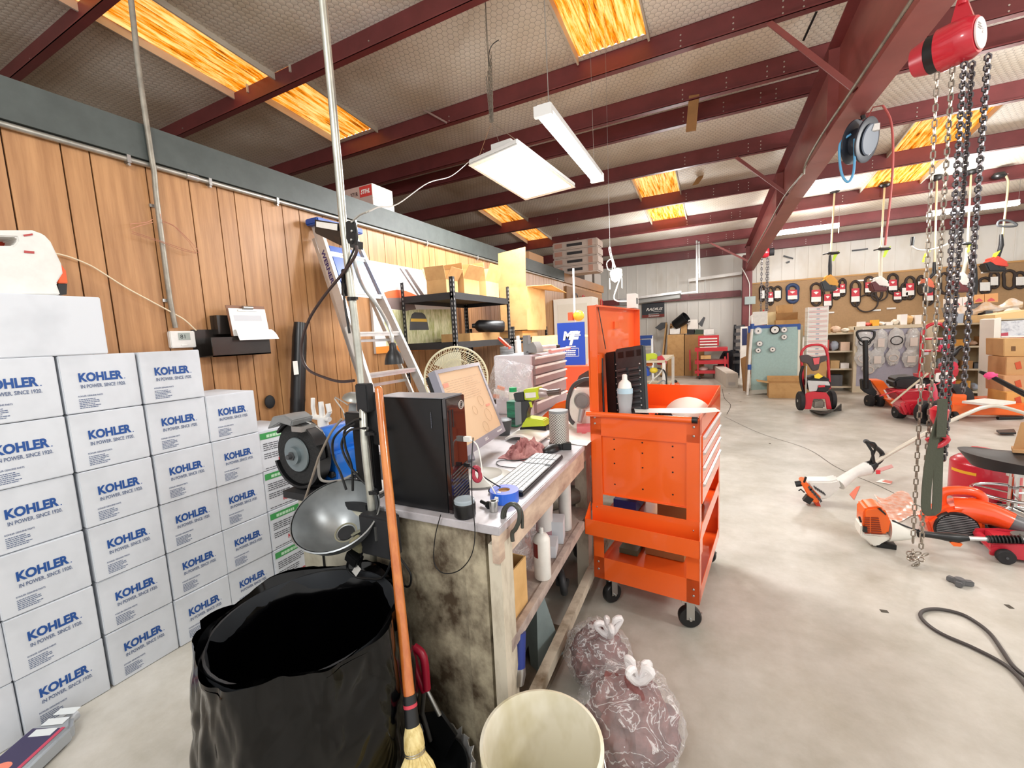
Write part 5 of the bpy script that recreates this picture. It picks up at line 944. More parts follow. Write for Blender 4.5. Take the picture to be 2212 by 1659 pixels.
# things in the cart
t = T('socket_case', 'open black moulded socket case standing in the cart against the lid', 'tool case', cl(-.36, .16, .931)); F = CT @ Matrix.Translation((-.40, .12, .932)) @ Matrix.Rotation(radians(-22), 4, 'Z') @ Matrix.Rotation(radians(-7), 4, 'Y') @ Matrix.Rotation(radians(-6), 4, 'X')
b = B(F); b.bx(-.07, .0, .0, .06, 0, .37); b.make('case_back', m_blk, t, bev=.006)
b = B(F); b.bx(.0, .17, .0, .03, 0, .38); b.make('case_front', M('3A3C3E', .4, var=.2, sc=30), t, bev=.006)
b = B(F)
for k in range(9): b.cyl((.02, -.003, .05+.027*k), (.075, -.003, .055+.027*k), .0095, n=10); b.cyl((.09, -.003, .052+.027*k), (.15, -.003, .056+.027*k), .0085, n=10)
b.make('sockets', M('54575A', .35, .5), t)
b = B(F)
for x, w in ((.02, .035), (.07, .05), (.135, .025)): b.bx(x, x+w, -.001, .002, .33, .36)
b.make('recess', M('0A0A0B', .5), t)
b = B(F)
for k in range(8): b.sph((.01, -.008, .07+.033*k), .004, 8, 6); b.sph((.155, -.008, .06+.033*k), .004, 8, 6)
b.make('chrome_ends', m_steel, t)
t = T('water_bottle', 'clear plastic sports bottle with white spout cap on the cart', 'bottle', cl(-.26, .05, .931)); c = P(1356, 888, y=2.07)
c = V((c.x, c.y, .932)); c = CT @ V(((CT.inverted() @ c).x, .045, .932))
b = B(); b.lathe(c, [(.03, 0), (.034, .01), (.034, .05), (.028, .09), (.035, .14), (.036, .17)], 30); b.make('body', M('E9EEF2', .08, alpha=.38, trans=.0), t)
b = B(); b.lathe(c+V((0, 0, .17)), [(.037, 0), (.037, .022), (.03, .026)], 30); b.make('collar', M('B9D3E2', .3), t)
b = B(); b.lathe(c+V((0, 0, .195)), [(.033, 0), (.028, .025), (.013, .04), (.012, .062), (.008, .066)], 26); b.make('spout_cap', m_wht, t)
b = B(); b.prism([P(1370, 884, z=1.02), P(1545, 882, z=1.02), P(1556, 889, z=1.02), P(1500, 894, z=1.02), P(1372, 891, z=1.02)], (0, 0, .003)); b.thing('white_sheet', m_wht, 'white paper sheet lying across the front rim of the cart', 'paper')
b = B(); c = cl(-.12, .42, .933); b.sph(c+V((0, 0, .0)), (.12, .16, .1), 30, 16, lambda d: max(0, d.z)*.0+(1 if d.z > 0 else .02)); b.thing('towel', M('F6F1E6', .8), 'white folded cap shaped towel at the back of the cart tub', 'towel')
rag('brown_gloves', 'dark brown greasy tools and gloves in the cart tub', cl(-.19, .17, .93), .07, .05, .06, M('4A3029', .7, sc=20, col2='2A1D1A'), 5)
rag('plastic_wrap', 'crumpled pinkish plastic wrap in the cart tub', cl(-.3, .1, .93), .06, .05, .07, M('E9DADF', .2, alpha=.7), 8)
b = B(); b.box(cl(-.08, .15, .95), (.11, .05, .03), -.1); b.thing('silver_part', m_alu, 'silver metal parts by the right rim of the cart', 'part')
b = B(); b.box(cl(-.22, .45, .24), (.2, .3, .13), -.1); b.thing('kraft_box', m_kraftd, 'brown box lying on the bottom shelf of the cart', 'box')
b = B(); b.box(cl(-.4, .4, .188), (.1, .3, .03), -.1); b.thing('green_case', M('5C7A66', .4), 'flat green tinted case on the bottom shelf of the cart', 'case')
b = B(); b.box(cl(-.4, .3, .47), (.12, .2, .06), -.1); b.thing('blue_box', M('3A59B8', .5), 'small blue box on the middle shelf of the cart', 'box')
b = B(); b.box(cl(-.14, .35, .5), (.18, .3, .12), -.1); b.thing('brown_box', m_kraftd, 'brown carton on the middle shelf of the cart', 'box')
# ================= ceiling things =================
t = T('panel_light', 'big lit white panel light hanging on wires above the bench', 'ceiling light', (-1.72, 3.87, 3.0))
LQ = [P(1012, 358, z=2.9), P(1135, 433, z=2.9), P(1243, 405, z=2.9), P(1118, 312, z=2.9)]
m_led = M('FFFFFF', .5, em=14); m_hous = M('E3E4E2', .4)
cen = sum(LQ, V())/4
b = B(); ins = [cen.lerp(q, .9) for q in LQ]; b.prism(ins, (0, 0, .004)); b.make('led_panel', m_led, t)
b = B(); b.prism([q+V((0, 0, .006)) for q in LQ], (0, 0, .045)); b.make('housing', m_hous, t, bev=.01)
for i in range(4):
    b = B(); a, c = LQ[i], LQ[(i+1) % 4]; ia, ic = ins[i], ins[(i+1) % 4]; b.prism([a, c, ic, ia], (0, 0, .006)); b.make('frame_edge', m_wht, t)
b = B(); b.box(LQ[0].lerp(LQ[3], .5)+V((.04, .18, .1)), (.2, .14, .09), -.1); b.make('driver_box', m_hous, t)
tp = P(1061, 245, y=3.9); tp.z = 3.48
b = B(); 
for q in (LQ[0].lerp(LQ[1], .1), LQ[3].lerp(LQ[2], .1), LQ[1].lerp(LQ[0], .15), LQ[2].lerp(LQ[3], .15)): b.tube([q+V((0, 0, .03)), tp], .002, 5)
b.make('hanging_wire', m_steel, t)
def chain(b, p0, p1, L_=.03, w=.011, r=.0028, sag=0):
    p0, p1 = V(p0), V(p1); d = (p1-p0); n = max(1, int(d.length/(L_-2*r))); u, v = basis(d); dn = d.normalized()
    for i in range(n):
        c = p0+d*((i+.5)/n); s = u if i % 2 else v; h = L_/2-w*.5
        pts = [c+dn*h+s*0+dn*w*.5, c+dn*h+s*w*.5, c-dn*h+s*w*.5, c-dn*h-dn*w*.5, c-dn*h-s*w*.5, c+dn*h-s*w*.5]
        b.tube(pts, r, 5, closed=True)
top = V((tp.x, tp.y, Zb(tp.y)+.2))
t = T('light_chain', 'bundle of steel chain holding the panel light from the purlin', 'chain', tp)
b = B(); random.seed(5)
for k in range(5): o = V(((k-2)*.012, .006*(k % 2), 0)); chain(b, tp+o*.6, tp+V((0, 0, .42+.05*k))+o*1.4, .034)
b.make('links', m_gals, t)
b = B(); b.tube([tp+V((0, 0, .5)), tp+V((-.01, 0, .75)), top], .004, 6); b.tube([tp+V((.01, 0, .5)), tp+V((.0, 0, .78)), top], .003, 6); b.make('rope', m_gals, t); b = B(); b.tube([tp+V((0, 0, .5)), tp+V((.01, -.0, .62)), tp+V((.05, 0, .68)), tp+V((.12, 0, .7))], .004, 6, sm=4); b.make('cable_tie', m_blk, t)
t = T('strip_light', 'lit strip light on a thin cable beyond the panel light', 'ceiling light', (-.97, 3.1, 2.75)); a, c = P(1173, 232, z=2.72), P(1290, 380, z=2.72); d = (c-a).normalized(); s = V((-d.y, d.x, 0))
b = B(); b.bar(a, c, .1, .05); b.make('housing', m_hous, t, bev=.008)
for k in (-1, 1): b = B(); b.cyl(a+s*.028*k-V((0, 0, .035)), c+s*.028*k-V((0, 0, .035)), .014, n=12); b.make('tube_lamp', M('FFFFFF', .5, em=22), t)
for q in (a, c): b = B(); b.box(q-V((0, 0, .02)), (.11, .03, .06), math.atan2(d.y, d.x)+pi/2); b.make('end_cap', m_hous, t)
q = a+d*.1; b = B(); b.tube([q+V((0, 0, .02)), V((q.x-.02, q.y+.02, Zb(q.y)+.2))], .003, 6); q2 = c-d*.1; b.tube([q2+V((0, 0, .02)), V((q2.x-.02, q2.y+.02, Zb(q2.y)+.2))], .0015, 6); b.make('cable', m_steel, t)
for k, (pa, pb, Y, lb) in enumerate((((1668, 507), (1812, 490), 11.7, 'lit tube light below the rafter end, left of the two far ones'), ((2003, 466), (2200, 440), 11.7, 'lit tube light at the right, behind the hanging chains'))):
    a, c = P(*pa, y=Y), P(*pb, y=Y); c.z = a.z = (a.z+c.z)/2; t = T('tube_light', lb, 'ceiling light', (a+c)/2, group='lit tube lights at the far side')
    b = B(); b.bar(a+V((0, 0, .05)), c+V((0, 0, .05)), .1, .05); b.make('housing', m_hous, t)
    for s_ in (-.03, .03): b = B(); b.cyl(a+V((0, s_, 0)), c+V((0, s_, 0)), .022, n=12); b.make('tube_lamp', M('FFFFFF', .5, em=18), t)
    for q in (a, c): b = B(); b.cyl(q+V((0, 0, .07)), V((q.x, q.y, Zb(q.y)+.2)), .003, n=6); b.make('wire', m_steel, t)
    b = B(); b.cyl((c if k == 0 else a)-V((0, 0, .02)), (c if k == 0 else a)-V((0, 0, .14)), .006, n=6); b.make('pull_cord', m_wht, t)
t = T('unlit_tube_light', 'unlit white tube light high on the far wall left of the column', 'ceiling light', P(1540, 600, y=14)); a, c = P(1487, 606, y=13.9), P(1602, 590, y=13.9); b = B(); b.bar(a, c, .1, .08); b.make('housing', m_wht, t)
b = B(); b.tube([a-V((0, 0, .05)), a-V((0, 0, .45)), a+V((.45, 0, -.45)), a+V((.45, 0, 0))], .008, 6); b.make('wire_frame', m_steel, t)
# work light
t = T('work_light', 'glaring clamp work light with cords hanging above the cart lid', 'work light', P(1330, 592, y=4.6)); c = P(1332, 590, y=4.6)
b = B(); b.lathe(c+V((-.06, 0, .015)), [(.02, 0), (.03, .01), (.07, .05), (.075, .09)], 24, (1, -.2, -.55)); b.make('reflector', m_hous, t)
b = B(); b.sph(c+V((.0, -.0, -.02)), (.058, .05, .045), 18, 12); b.make('bulb', M('FFE9C0', .5, em=30), t)
b = B(); b.tube([c+V((-.05, 0, .03)), c+V((-.09, 0, .05)), c+V((-.1, 0, .12)), c+V((-.05, 0, .15)), c+V((-.04, 0, .1)), c+V((-.045, 0, .02))], .005, 8, sm=5); b.tube([c+V((-.02, 0, .05)), c+V((-.06, 0, .18)), c+V((-.075, 0, .26)), c+V((-.06, 0, .27)), c+V((-.05, 0, .2)), c+V((-.01, 0, .06))], .005, 8, sm=5); b.make('cord', m_wht, t)
b = B(); b.tube([c+V((-.065, 0, .26)), V((c.x-.07, c.y, Zb(c.y)+.2))], .0018, 5); b.make('hanging_wire', m_steel, t)
for dx in (-.075, .055): b = B(); b.cyl(c+V((dx, 0, -.05)), c+V((dx, 0, -.16)), .0035, n=6); b.make('hook_rod', m_wht, t)
q0 = cl(-CW+.04, .72, 1.527); b = B(); b.tube([c+V((.04, 0, -.05)), c+V((.02, -.1, -.16)), P(1328, 648, y=3.4), q0+V((0, 0, .05))], .005, 8, sm=5); b.thing('extension_cord', m_wht, 'white cord from the work light down to the cart lid', 'cable')
b = B(); b.box(q0+V((-.02, -.06, .045)), (.05, .1, .085)); b.m = 1; b.box(q0+V((.006, -.06, .045)), (.003, .03, .035)); b.thing('power_tap', [m_wht, m_mat], 'white power tap on top of the orange lid', 'power outlet')
# conduit along rafter, wood block, struts
b = B(); q = lambda y, dz=.02: V((xr(y)-.135, y, (3.36 if y < 6 else 3.27-.066*(y-8) if y > 8 else 3.3)+dz)); b.tube([q(2.6, .06), q(3.6, .06), q(4.8, .05), q(5.9, .05), q(6.6, .05), q(6.7, -.05)], .013, 10, sm=3); b.tube([q(6.8, -.02), q(8, .02), q(9.5, .03), q(11, .02), q(12.6, .0)], .012, 10, sm=3); b.thing('rafter_conduit', m_gals, 'grey conduit clipped along the lower edge of the rafter', 'pipe')
a = P(1496, 245, y=6.18); b = B(); b.box(a, (.12, .02, .42), ry=.09); b.thing('wood_block', M('A87B4A', .7, var=.2), 'short wooden board nailed upright on a red purlin', 'board')
for k, (a, c, m, r_, lb) in enumerate((((590, 30, 3.9), (735, 122, 3.9), m_gals, .012, 'thin rod crossing behind the tall pole near the top'), ((700, 118, 5.2), (965, 265, 5.2), M('B59B94', .6), .013, 'thin pale rod ending at the second long purlin'), ((790, 125, 5.3), (950, 225, 5.3), m_blk, .006, 'black cable sagging below the insulation beside the pale rod'), ((1565, 200, 5.4), (1730, 90, 5.4), m_gals, .003, 'thin wire below the roof near the red brace'))):
    if k == 3: continue
    b = B(); A_, C_ = P(*a[:2], y=a[2]), P(*c[:2], y=c[2]); mid = (A_+C_)/2-V((0, 0, .12 if k == 2 else 0)); b.tube([A_, mid, C_], r_, 8, sm=4); b.thing('roof_rod' if k != 2 else 'roof_cable', m, lb, 'rod' if k != 2 else 'cable')
b = B(); a = P(1782, 60, y=6.0); c = P(1735, 92, y=6.1); b.bar(P(1764, 25, y=5.6), P(1735, 88, y=5.8), .02, .01); b.thing('insulation_tear', m_blk, 'thin black strip hanging from the insulation near the rafter', 'strip')
b = B(); b.prism([P(1522, 372, y=9.0), P(1505, 385, y=9.0), P(1495, 401, y=9.0), P(1508, 398, y=9.0), P(1518, 384, y=9.0)], (0, .02, .01)); b.thing('insulation_scrap', m_kraftd, 'torn brown scrap hanging from the insulation between two purlins', 'scrap')
b = B(); b.prism([P(2050, 432, y=9.4), P(2185, 420, y=9.4), P(2190, 440, y=9.4), P(2080, 452, y=9.4)], (0, .01, 0)); b.thing('insulation_scrap', m_kraftd, 'brown flap hanging behind the right hanging trimmers', 'scrap') if 0 else None
# chain hoist
hc = V((1.02, 3.02, 2.72)); t = T('chain_hoist', 'red chain hoist with long steel chains hanging beside the rafter', 'hoist', hc); m_hr = M('C22233', .3, coat=.5)
hx = V((.8, -.6, 0)).normalized()
b = B(); b.lathe(hc-hx*.05, [(.1, 0), (.1, .07), (.095, .11), (.08, .135), (.0, .137)], 36, hx); b.make('housing', m_hr, t)
b = B(); b.cyl(hc+hx*.088, hc+hx*.094, .068, n=36); b.make('round_label', M('F4F1EE', .3), t)
b = B(); letters(b, '2', hc+hx*.096, hx.cross(V((0, 0, 1)))*-1, (0, 0, 1), h=.02); dashes(b, hc+hx*.096+V((-.03, -.04, .01)), hx.cross(V((0, 0, 1)))*-1, (0, 0, 1), .05, .03, 3); b.make('label_print', M('8A8588', .5), t)
b = B(); b.cyl(hc-hx*.09, hc-hx*.05, .088, n=30); b.make('load_wheel', m_blk, t); b = B(); b.cyl(hc-hx*.15, hc-hx*.092, .07, .086, 28); b.make('wheel_cover', M('B02A38', .35), t)
b = B(); b.prism([hc-hx*.02+V((0, 0, .1)), hc+hx*.06+V((0, 0, .1)), hc+hx*.03+V((0, 0, .2)), hc+V((0, 0, .2))], V((.02, .03, 0))); b.tube([hc+hx*.02+V((0, 0, .17)), hc+hx*.03+V((0, 0, .24)), hc+hx*.07+V((0, 0, .28)), hc+hx*.06+V((0, 0, .34)), hc+V((0, 0, .33))], .016, 10, sm=5); b.make('top_hook', m_hr, t)
b = B(); b.tube([hc+V((0, 0, .32)), V((1.12, 3.02, 3.2)), V((1.16, 3.04, 3.38))], .014, 8); b.box((1.17, 3.04, 3.35), (.09, .1, .05)); b.make('beam_clamp', M('3A3536', .4, .5), t)
m_ch = M('6E6A6C', .3, .85); m_chl = M('9D9488', .35, .7)
for k, (dx, dy, zb, L_, w, r_, m) in enumerate(((-.05, .02, .12, .045, .017, .0036, m_chl), (.0, 0, .1, .04, .017, .0042, m_chl), (.035, -.02, .9, .034, .02, .0055, m_ch), (.07, 0, .62, .034, .02, .0055, m_ch), (.11, -.04, 1.0, .034, .02, .0055, m_ch))):
    p0 = hc+V((dx, dy, -.1)); 
    b = B(); chain(b, p0, V((p0.x-.0+(.02 if k == 0 else 0), p0.y, zb)), L_, w, r_); b.make('hand_chain' if k < 2 else 'load_chain', m, t)
b = B(); random.seed(9)
for k in range(12): b.ring((.985+random.uniform(-.02, .05), 3.0+random.uniform(-.04, .04), .02+.012*(k % 6)), .013, .0038, (random.random()-.5, random.random()-.5, random.random()), 10, 5, st=(1.5, 1))
b.make('chain_end', m_chl, t)
c = V((1.03, 3.0, .82)); b = B(); b.lathe(c+V((.02, 0, .0)), [(.02, 0), (.035, .03), (.04, .08), (.02, .1)], 18); b.tube([c+V((.02, 0, 0)), c+V((.03, 0, -.05)), c+V((.06, 0, -.08)), c+V((.02, 0, -.12)), c+V((-.02, 0, -.08))], .014, 10, sm=4); b.make('lower_hook', m_hr, t)
t = T('lifting_strap', 'dark green webbing strap loop hanging from the hoist hook', 'strap', P(2030, 1110, y=2.98)); cw = V((Cr.x, Cr.y, 0)).normalized()*.05
def strap(pts, name):
    sp_ = smoothpath([P(x, y, y=yy) for x, y, yy in pts], 6); b = B(); b.add([p+cw*(s_-.5) for p in sp_ for s_ in (0, 1)], [(2*i, 2*i+1, 2*i+3, 2*i+2) for i in range(len(sp_)-1)]); b.make(name, M('4A4D40', .9, bump=.3, sc=60), t, sol=.005)
strap([(2036, 880, 2.95), (2030, 905, 2.95), (2014, 960, 2.95), (2004, 1020, 2.95), (1999, 1080, 2.95), (2001, 1103, 2.955), (2010, 1112, 2.97), (2022, 1106, 2.99), (2025, 1085, 3.0), (2027, 1020, 3.0), (2029, 960, 3.0), (2032, 905, 3.0), (2036, 880, 3.0)], 'webbing')
strap([(2037, 862, 2.94), (2036, 900, 2.94), (2034, 940, 2.94), (2033, 945, 2.94)], 'sewn_end')
# hose reel
t = T('hose_reel', 'dark round hose reel with blue hose hanging under the rafter', 'hose reel', P(1860, 300, y=5.9)); c = P(1858, 305, y=5.5); ax = V((.75, -.55, -.2)).normalized()
b = B(); b.lathe(c, [(.05, -.07), (.18, -.07), (.2, -.065), (.2, -.05), (.12, -.045), (.12, .045), (.2, .05), (.2, .065), (.18, .07), (.05, .07)], 44, ax); b.make('drum', M('2F3540', .4), t)
b = B(); b.cyl(c+ax*.082, c+ax*.09, .14, .13, 36); b.make('side_plate', M('5B6675', .4), t); b = B(); b.box(c+ax*.1+V((-.0, 0, .1)), (.1, .04, .06)); b.make('label_plate', m_wht, t)
b = B(); b.tube([P(x, y, y=5.4) for x, y in ((1838, 290), (1815, 310), (1814, 350), (1820, 380), (1832, 393), (1843, 375), (1846, 340), (1846, 300))], .011, 10, sm=5); b.make('blue_hose', M('5DA7D6', .4), t)
b = B(); b.tube([c+V((.02, 0, .2)), V((c.x+.0, c.y, 3.42))], .02, 8); b.make('mount', m_blk, t)
b = B(); b.tube([P(x, y, y=7.2) for x, y in ((1907, 228), (1918, 245), (1925, 265), (1929, 310), (1928, 370), (1922, 440), (1915, 500), (1912, 530))], .013, 8, sm=5); b.tube([P(1907, 228, y=7.2), V((P(1907, 228, y=7.2).x, 7.6, 4.2)), V((P(1907, 228, y=7.2).x, 8.05, 4.15))], .008, 6); b.thing('red_air_hose', M('C96A66', .5), 'pale red air hose hanging down right of the hose reel', 'hose')
t = T('small_hoist', 'small red chain hoist hanging at the far column', 'hoist', P(1650, 545, y=12.6)); c = P(1652, 546, y=12.6)
b = B(); b.sph(c, (.13, .11, .13), 20, 14); b.make('housing', m_hr, t); b = B(); b.cyl(c+V((.1, 0, .0)), c+V((.2, 0, 0)), .09, n=20); b.make('load_wheel', m_mat, t); b = B(); b.cyl(c+V((0, 0, .1)), c+V((0, 0, .4)), .02, n=8); b.make('top_hook', m_hr, t)
for k, (dx, z) in enumerate(((-.06, 1.4), (.05, 1.2), (.08, 1.2))): b = B(); chain(b, c+V((dx, 0, -.1)), V((c.x+dx, c.y, z)), .08, .035, .009); b.make('load_chain', m_ch, t)
b = B(); b.cyl((c.x, c.y, 1.15), (c.x, c.y, 1.75), .014, n=8); b.tube([(c.x, c.y, 1.15), (c.x+.05, c.y, 1.08), (c.x+.03, c.y, 1.0), (c.x-.03, c.y, 1.0)], .02, 8, sm=4); b.make('lower_hook', m_hr, t)
# ================= right half of the workshop =================
m_pur = M('C21F30', .35, coat=.4); m_tire = M('262527', .8, var=.2, sc=20); m_orf = M('F26A1E', .35, coat=.3)
def cut(t, name, pts, y, d, mat, bev=0, frame=None):
    b = B(); b.prism([P(p[0], p[1], y=y) for p in pts], (0, d, 0)); return b.make(name, mat, t, bev=bev)
def tub(t, name, pts, y, r, mat, sm=4, closed=False):
    b = B(); b.tube([P(p[0], p[1], y=(p[2] if len(p) > 2 else y)) for p in pts], r, 10, sm=sm, closed=closed); return b.make(name, mat, t)
def wheel(t, c, r, w, ax, name='wheel', rim=None, parent=None):
    b = B(); ax = V(ax).normalized(); b.lathe(V(c)-ax*w/2, [(r*.55, 0), (r*.9, 0), (r, w*.2), (r, w*.8), (r*.9, w), (r*.55, w)], 28, ax); o = b.make(name, m_tire, parent or t)
    b = B(); b.lathe(V(c)-ax*w*.45, [(.001, .0), (r*.56, 0), (r*.56, w*.9), (.001, w*.9)], 24, ax); b.cyl(V(c)-ax*w*.6, V(c)+ax*w*.6, r*.16, n=12); b.make('rim', rim or m_alu, o)
# --- string trimmer resting on its engine ---
t = T('string_trimmer', 'white and orange string trimmer standing on its engine, long curved shaft up right', 'string trimmer', P(1765, 1092, z=0)); y0 = 3.78
sk = m_shell
b = B(); ps = [(1742, 1040), (1768, 1040), (1792, 1040), (1812, 1036), (1818, 1055), (1790, 1078), (1772, 1080), (1756, 1062)]; b.prism([P(*p, y=y0) for p in ps], (0, .13, 0)); b.make('engine_shroud', sk, t, bev=.012)
b = B(); b.prism([P(*p, y=y0-.012) for p in ((1730, 1044), (1742, 1042), (1775, 1076), (1768, 1088), (1752, 1084))], (0, .15, 0)); b.make('orange_cover', m_orf, t, bev=.008)
b = B(); [b.prism([P(*p, y=y0-.016) for p in ((1745+4.5*k, 1052+5*k), (1749+4.5*k, 1050+5*k), (1754+4.5*k, 1058+5*k), (1750+4.5*k, 1061+5*k))], (0, .01, 0)) for k in range(6)]; [b.prism([P(*p, y=y0-.004) for p in ((1757+4*k, 1050+2.6*k), (1759+4*k, 1049+2.6*k), (1764+4*k, 1056+2.6*k), (1762+4*k, 1058+2.6*k))], (0, .006, 0)) for k in range(6)]; b.make('vents', m_dgrey, t)
b = B(); b.cyl(P(1718, 1046, y=y0+.03), P(1731, 1044, y=y0+.03), .022, n=16); b.cyl(P(1737, 1042, y=y0), P(1741, 1030, y=y0), .008, n=8); b.box(P(1745, 1078, y=y0), (.05, .05, .05), 0, 0, .5); b.tube([P(1725, 1060, y=y0), P(1730, 1057, y=y0), P(1738, 1064, y=y0)], .006, 6); b.make('carburettor_parts', m_blk, t, bev=.001)
b = B(); b.prism([P(*p, y=y0) for p in ((1757, 1084), (1769, 1084), (1774, 1096), (1766, 1096))], (0, .09, 0)); b.make('foot', M('C43A22', .4), t)
EN, E1 = P(1812, 1046, y=3.84), P(1845, 1022, y=3.92); E2 = P(1872, 1012, y=4.0)
b = B(); b.tube([EN, E1, E2], [.045, .034, .05], 16); b.make('control_handle', sk, t)
b = B(); b.tube([E2, P(1890, 1000, y=4.02)], [.05, .03], 16); b.make('front_grip', m_blk, t)
b = B(); b.tube([P(1880, 998, y=4.0), P(1892, 962, y=3.95), P(1876, 955, y=3.95), P(1870, 953, y=3.95)], .008, 8, sm=3); b.tube([P(1870, 953, y=3.98), P(1885, 962, y=4.05), P(1902, 975, y=4.1), P(1906, 985, y=4.1), P(1900, 996, y=4.08), P(1886, 1006, y=4.04)], .017, 10, sm=4); b.tube([P(1870, 953, y=3.98), P(1884, 975, y=3.96), P(1888, 1000, y=3.98)], .01, 8); b.make('loop_handle', m_blk, t)
b = B(); b.tube([P(1872, 1011, y=4.0), P(1905, 990, y=4.08), P(1960, 958, y=4.2), P(2030, 921, y=4.35), P(2090, 893, y=4.5), P(2125, 880, y=4.62), P(2160, 878, y=4.75), P(2225, 896, y=4.9)], .0145, 12, sm=6); b.make('shaft', M('D9D2C4', .3, .3), t)
b = B(); b.prism([P(1880, 1018, z=.1), P(1926, 1004, z=.1), P(1930, 1010, z=.1), P(1900, 1020, z=.1)], (0, 0, .004)); b.make('warning_tag', M('C68A86', .6), t); b = B(); b.box(P(1897, 1020, y=4.02), (.03, .004, .03), .4); b.make('red_ribbon', M('E8404A', .6), t)
# --- second trimmer ---
t = T('string_trimmer', 'string trimmer lying on the floor with big orange slotted engine cover', 'string trimmer', P(1890, 1180, z=0)); y0 = 3.16
cut(t, 'engine_cover', [(1865, 1103), (1872, 1097), (1898, 1095), (1912, 1100), (1925, 1128), (1920, 1155), (1872, 1152), (1864, 1140)], y0, .15, m_orf, .012)
b = B(); [b.prism([P(*p, y=y0-.006) for p in ((1867, 1118+4.6*k), (1879, 1118+4.7*k), (1879, 1120.4+4.7*k), (1868, 1120.4+4.6*k))], (0, .004, 0)) and b.prism([P(*p, y=y0-.006) for p in ((1882, 1118+4.7*k), (1898+k, 1118.6+4.8*k), (1899+k, 1121+4.8*k), (1882, 1120.4+4.7*k))], (0, .004, 0)) for k in range(8)]; b.make('slots', M('8A2E0E', .5), t)
cut(t, 'top_vent', [(1896, 1099), (1902, 1098), (1914, 1110), (1914, 1114)], y0-.003, .01, m_blk)
cut(t, 'lower_housing', [(1860, 1135), (1866, 1132), (1870, 1154), (1924, 1158), (1925, 1165), (1905, 1175), (1897, 1181), (1884, 1180), (1872, 1168), (1858, 1158)], y0+.005, .13, M('E4E2D8', .4), .01)
b = B(); b.tube([P(1918, 1145, y=y0+.06), P(1935, 1148, y=y0+.06), P(1962, 1153, y=y0+.06), P(1978, 1154, y=y0+.06)], [.07, .058, .035, .02], 20); b.make('clutch_housing', M('E9E7DE', .4), t)
b = B(); b.box(P(1868, 1143, y=y0-.005), (.02, .02, .035)); b.cyl(P(1856, 1116, y=y0), P(1860, 1128, y=y0), .006, n=8); b.bx(*[q for c_ in ((P(1898, 1180, y=y0).x, P(1940, 1180, y=y0).x), (y0+.02, y0+.1), (.001, .03)) for q in c_]); b.make('black_parts', m_blk, t, bev=.001)
tub(t, 'throttle_cable', [(1928, 1124), (1945, 1132), (1965, 1140), (1985, 1146)], y0+.05, .005, m_blk)
a, c = P(1984, 1152, y=3.2), P(2065, 1162, y=3.22); b = B(); b.tube([a, a.lerp(c, .15), a.lerp(c, .5), a.lerp(c, .8), c, P(2092, 1162, y=3.22)], [.024, .018, .019, .026, .028, .016], 16); b.make('throttle_grip', m_blk, t, bev=0)
b = B(); b.cyl(P(2090, 1163, y=3.22), P(2240, 1169, y=3.28), .0125, n=14); b.make('shaft', M('D5D6D6', .3, .6), t); b = B(); b.cyl(P(2134, 1165, y=3.23), P(2206, 1168, y=3.26), .02, n=18); [b.cyl(P(2138+8*k, 1165, y=3.23), P(2141+8*k, 1165, y=3.23), .022, n=16) for k in range(9)]; b.make('foam_grip', m_blk, t)
cut(t, 'trigger', [(2052, 1172), (2060, 1170), (2080, 1176), (2075, 1181), (2060, 1180)], 3.2, .02, m_orf)
# --- blower ---
t = T('leaf_blower', 'orange hand held leaf blower with black fan grille on the floor', 'leaf blower', P(2070, 1180, z=0)); y0 = 3.5; m_bl = M('F0521C', .28, coat=.6)
cut(t, 'volute_housing', [(2000, 1126), (2020, 1112), (2050, 1098), (2085, 1092), (2115, 1095), (2130, 1120), (2132, 1150), (2110, 1172), (2040, 1172), (2012, 1160)], y0, .16, m_bl, .02)
c = P(2068, 1144, y=y0-.012); b = B(); b.lathe(c, [(.001, 0), (.105, .0), (.11, .01), (.11, .03)], 40, (0, 1, 0)); b.make('fan_intake', m_blk, t)
b = B(); [b.bar(c+V((-sqrt(max(.0, 0.099**2-z*z)), -.006, z)), c+V((sqrt(max(0, 0.099**2-z*z)), -.006, z)), .004, .005) for z in [-.09+.0112*k for k in range(17)]]; b.make('grille_bars', M('7B7C7E', .4), t)
b = B(); b.tube([P(2060, 1098, y=y0+.08), P(2100, 1102, y=y0+.06), P(2145, 1112, y=y0+.03), P(2185, 1128, y=y0)], [.075, .08, .068, .058], 24); b.make('outlet_duct', m_bl, t)
b = B(); b.cyl(P(2183, 1127, y=y0), P(2240, 1148, y=y0-.03), .052, .046, 24); b.make('nozzle_tube', M('6B6C6E', .35), t)
tub(t, 'top_handle', [(2035, 1100), (2032, 1075), (2040, 1062), (2075, 1059), (2108, 1064), (2122, 1078), (2112, 1095)], y0+.08, .028, m_bl, 5)
cut(t, 'feet', [(2010, 1165), (2110, 1172), (2108, 1182), (2050, 1180), (2020, 1172)], y0+.02, .12, M('C62B1B', .4), .004)
b = B(); b.sph(P(2162, 1138, y=y0+.03), (.06, .05, .035), 16, 10); b.make('fuel_cap', m_blk, t)
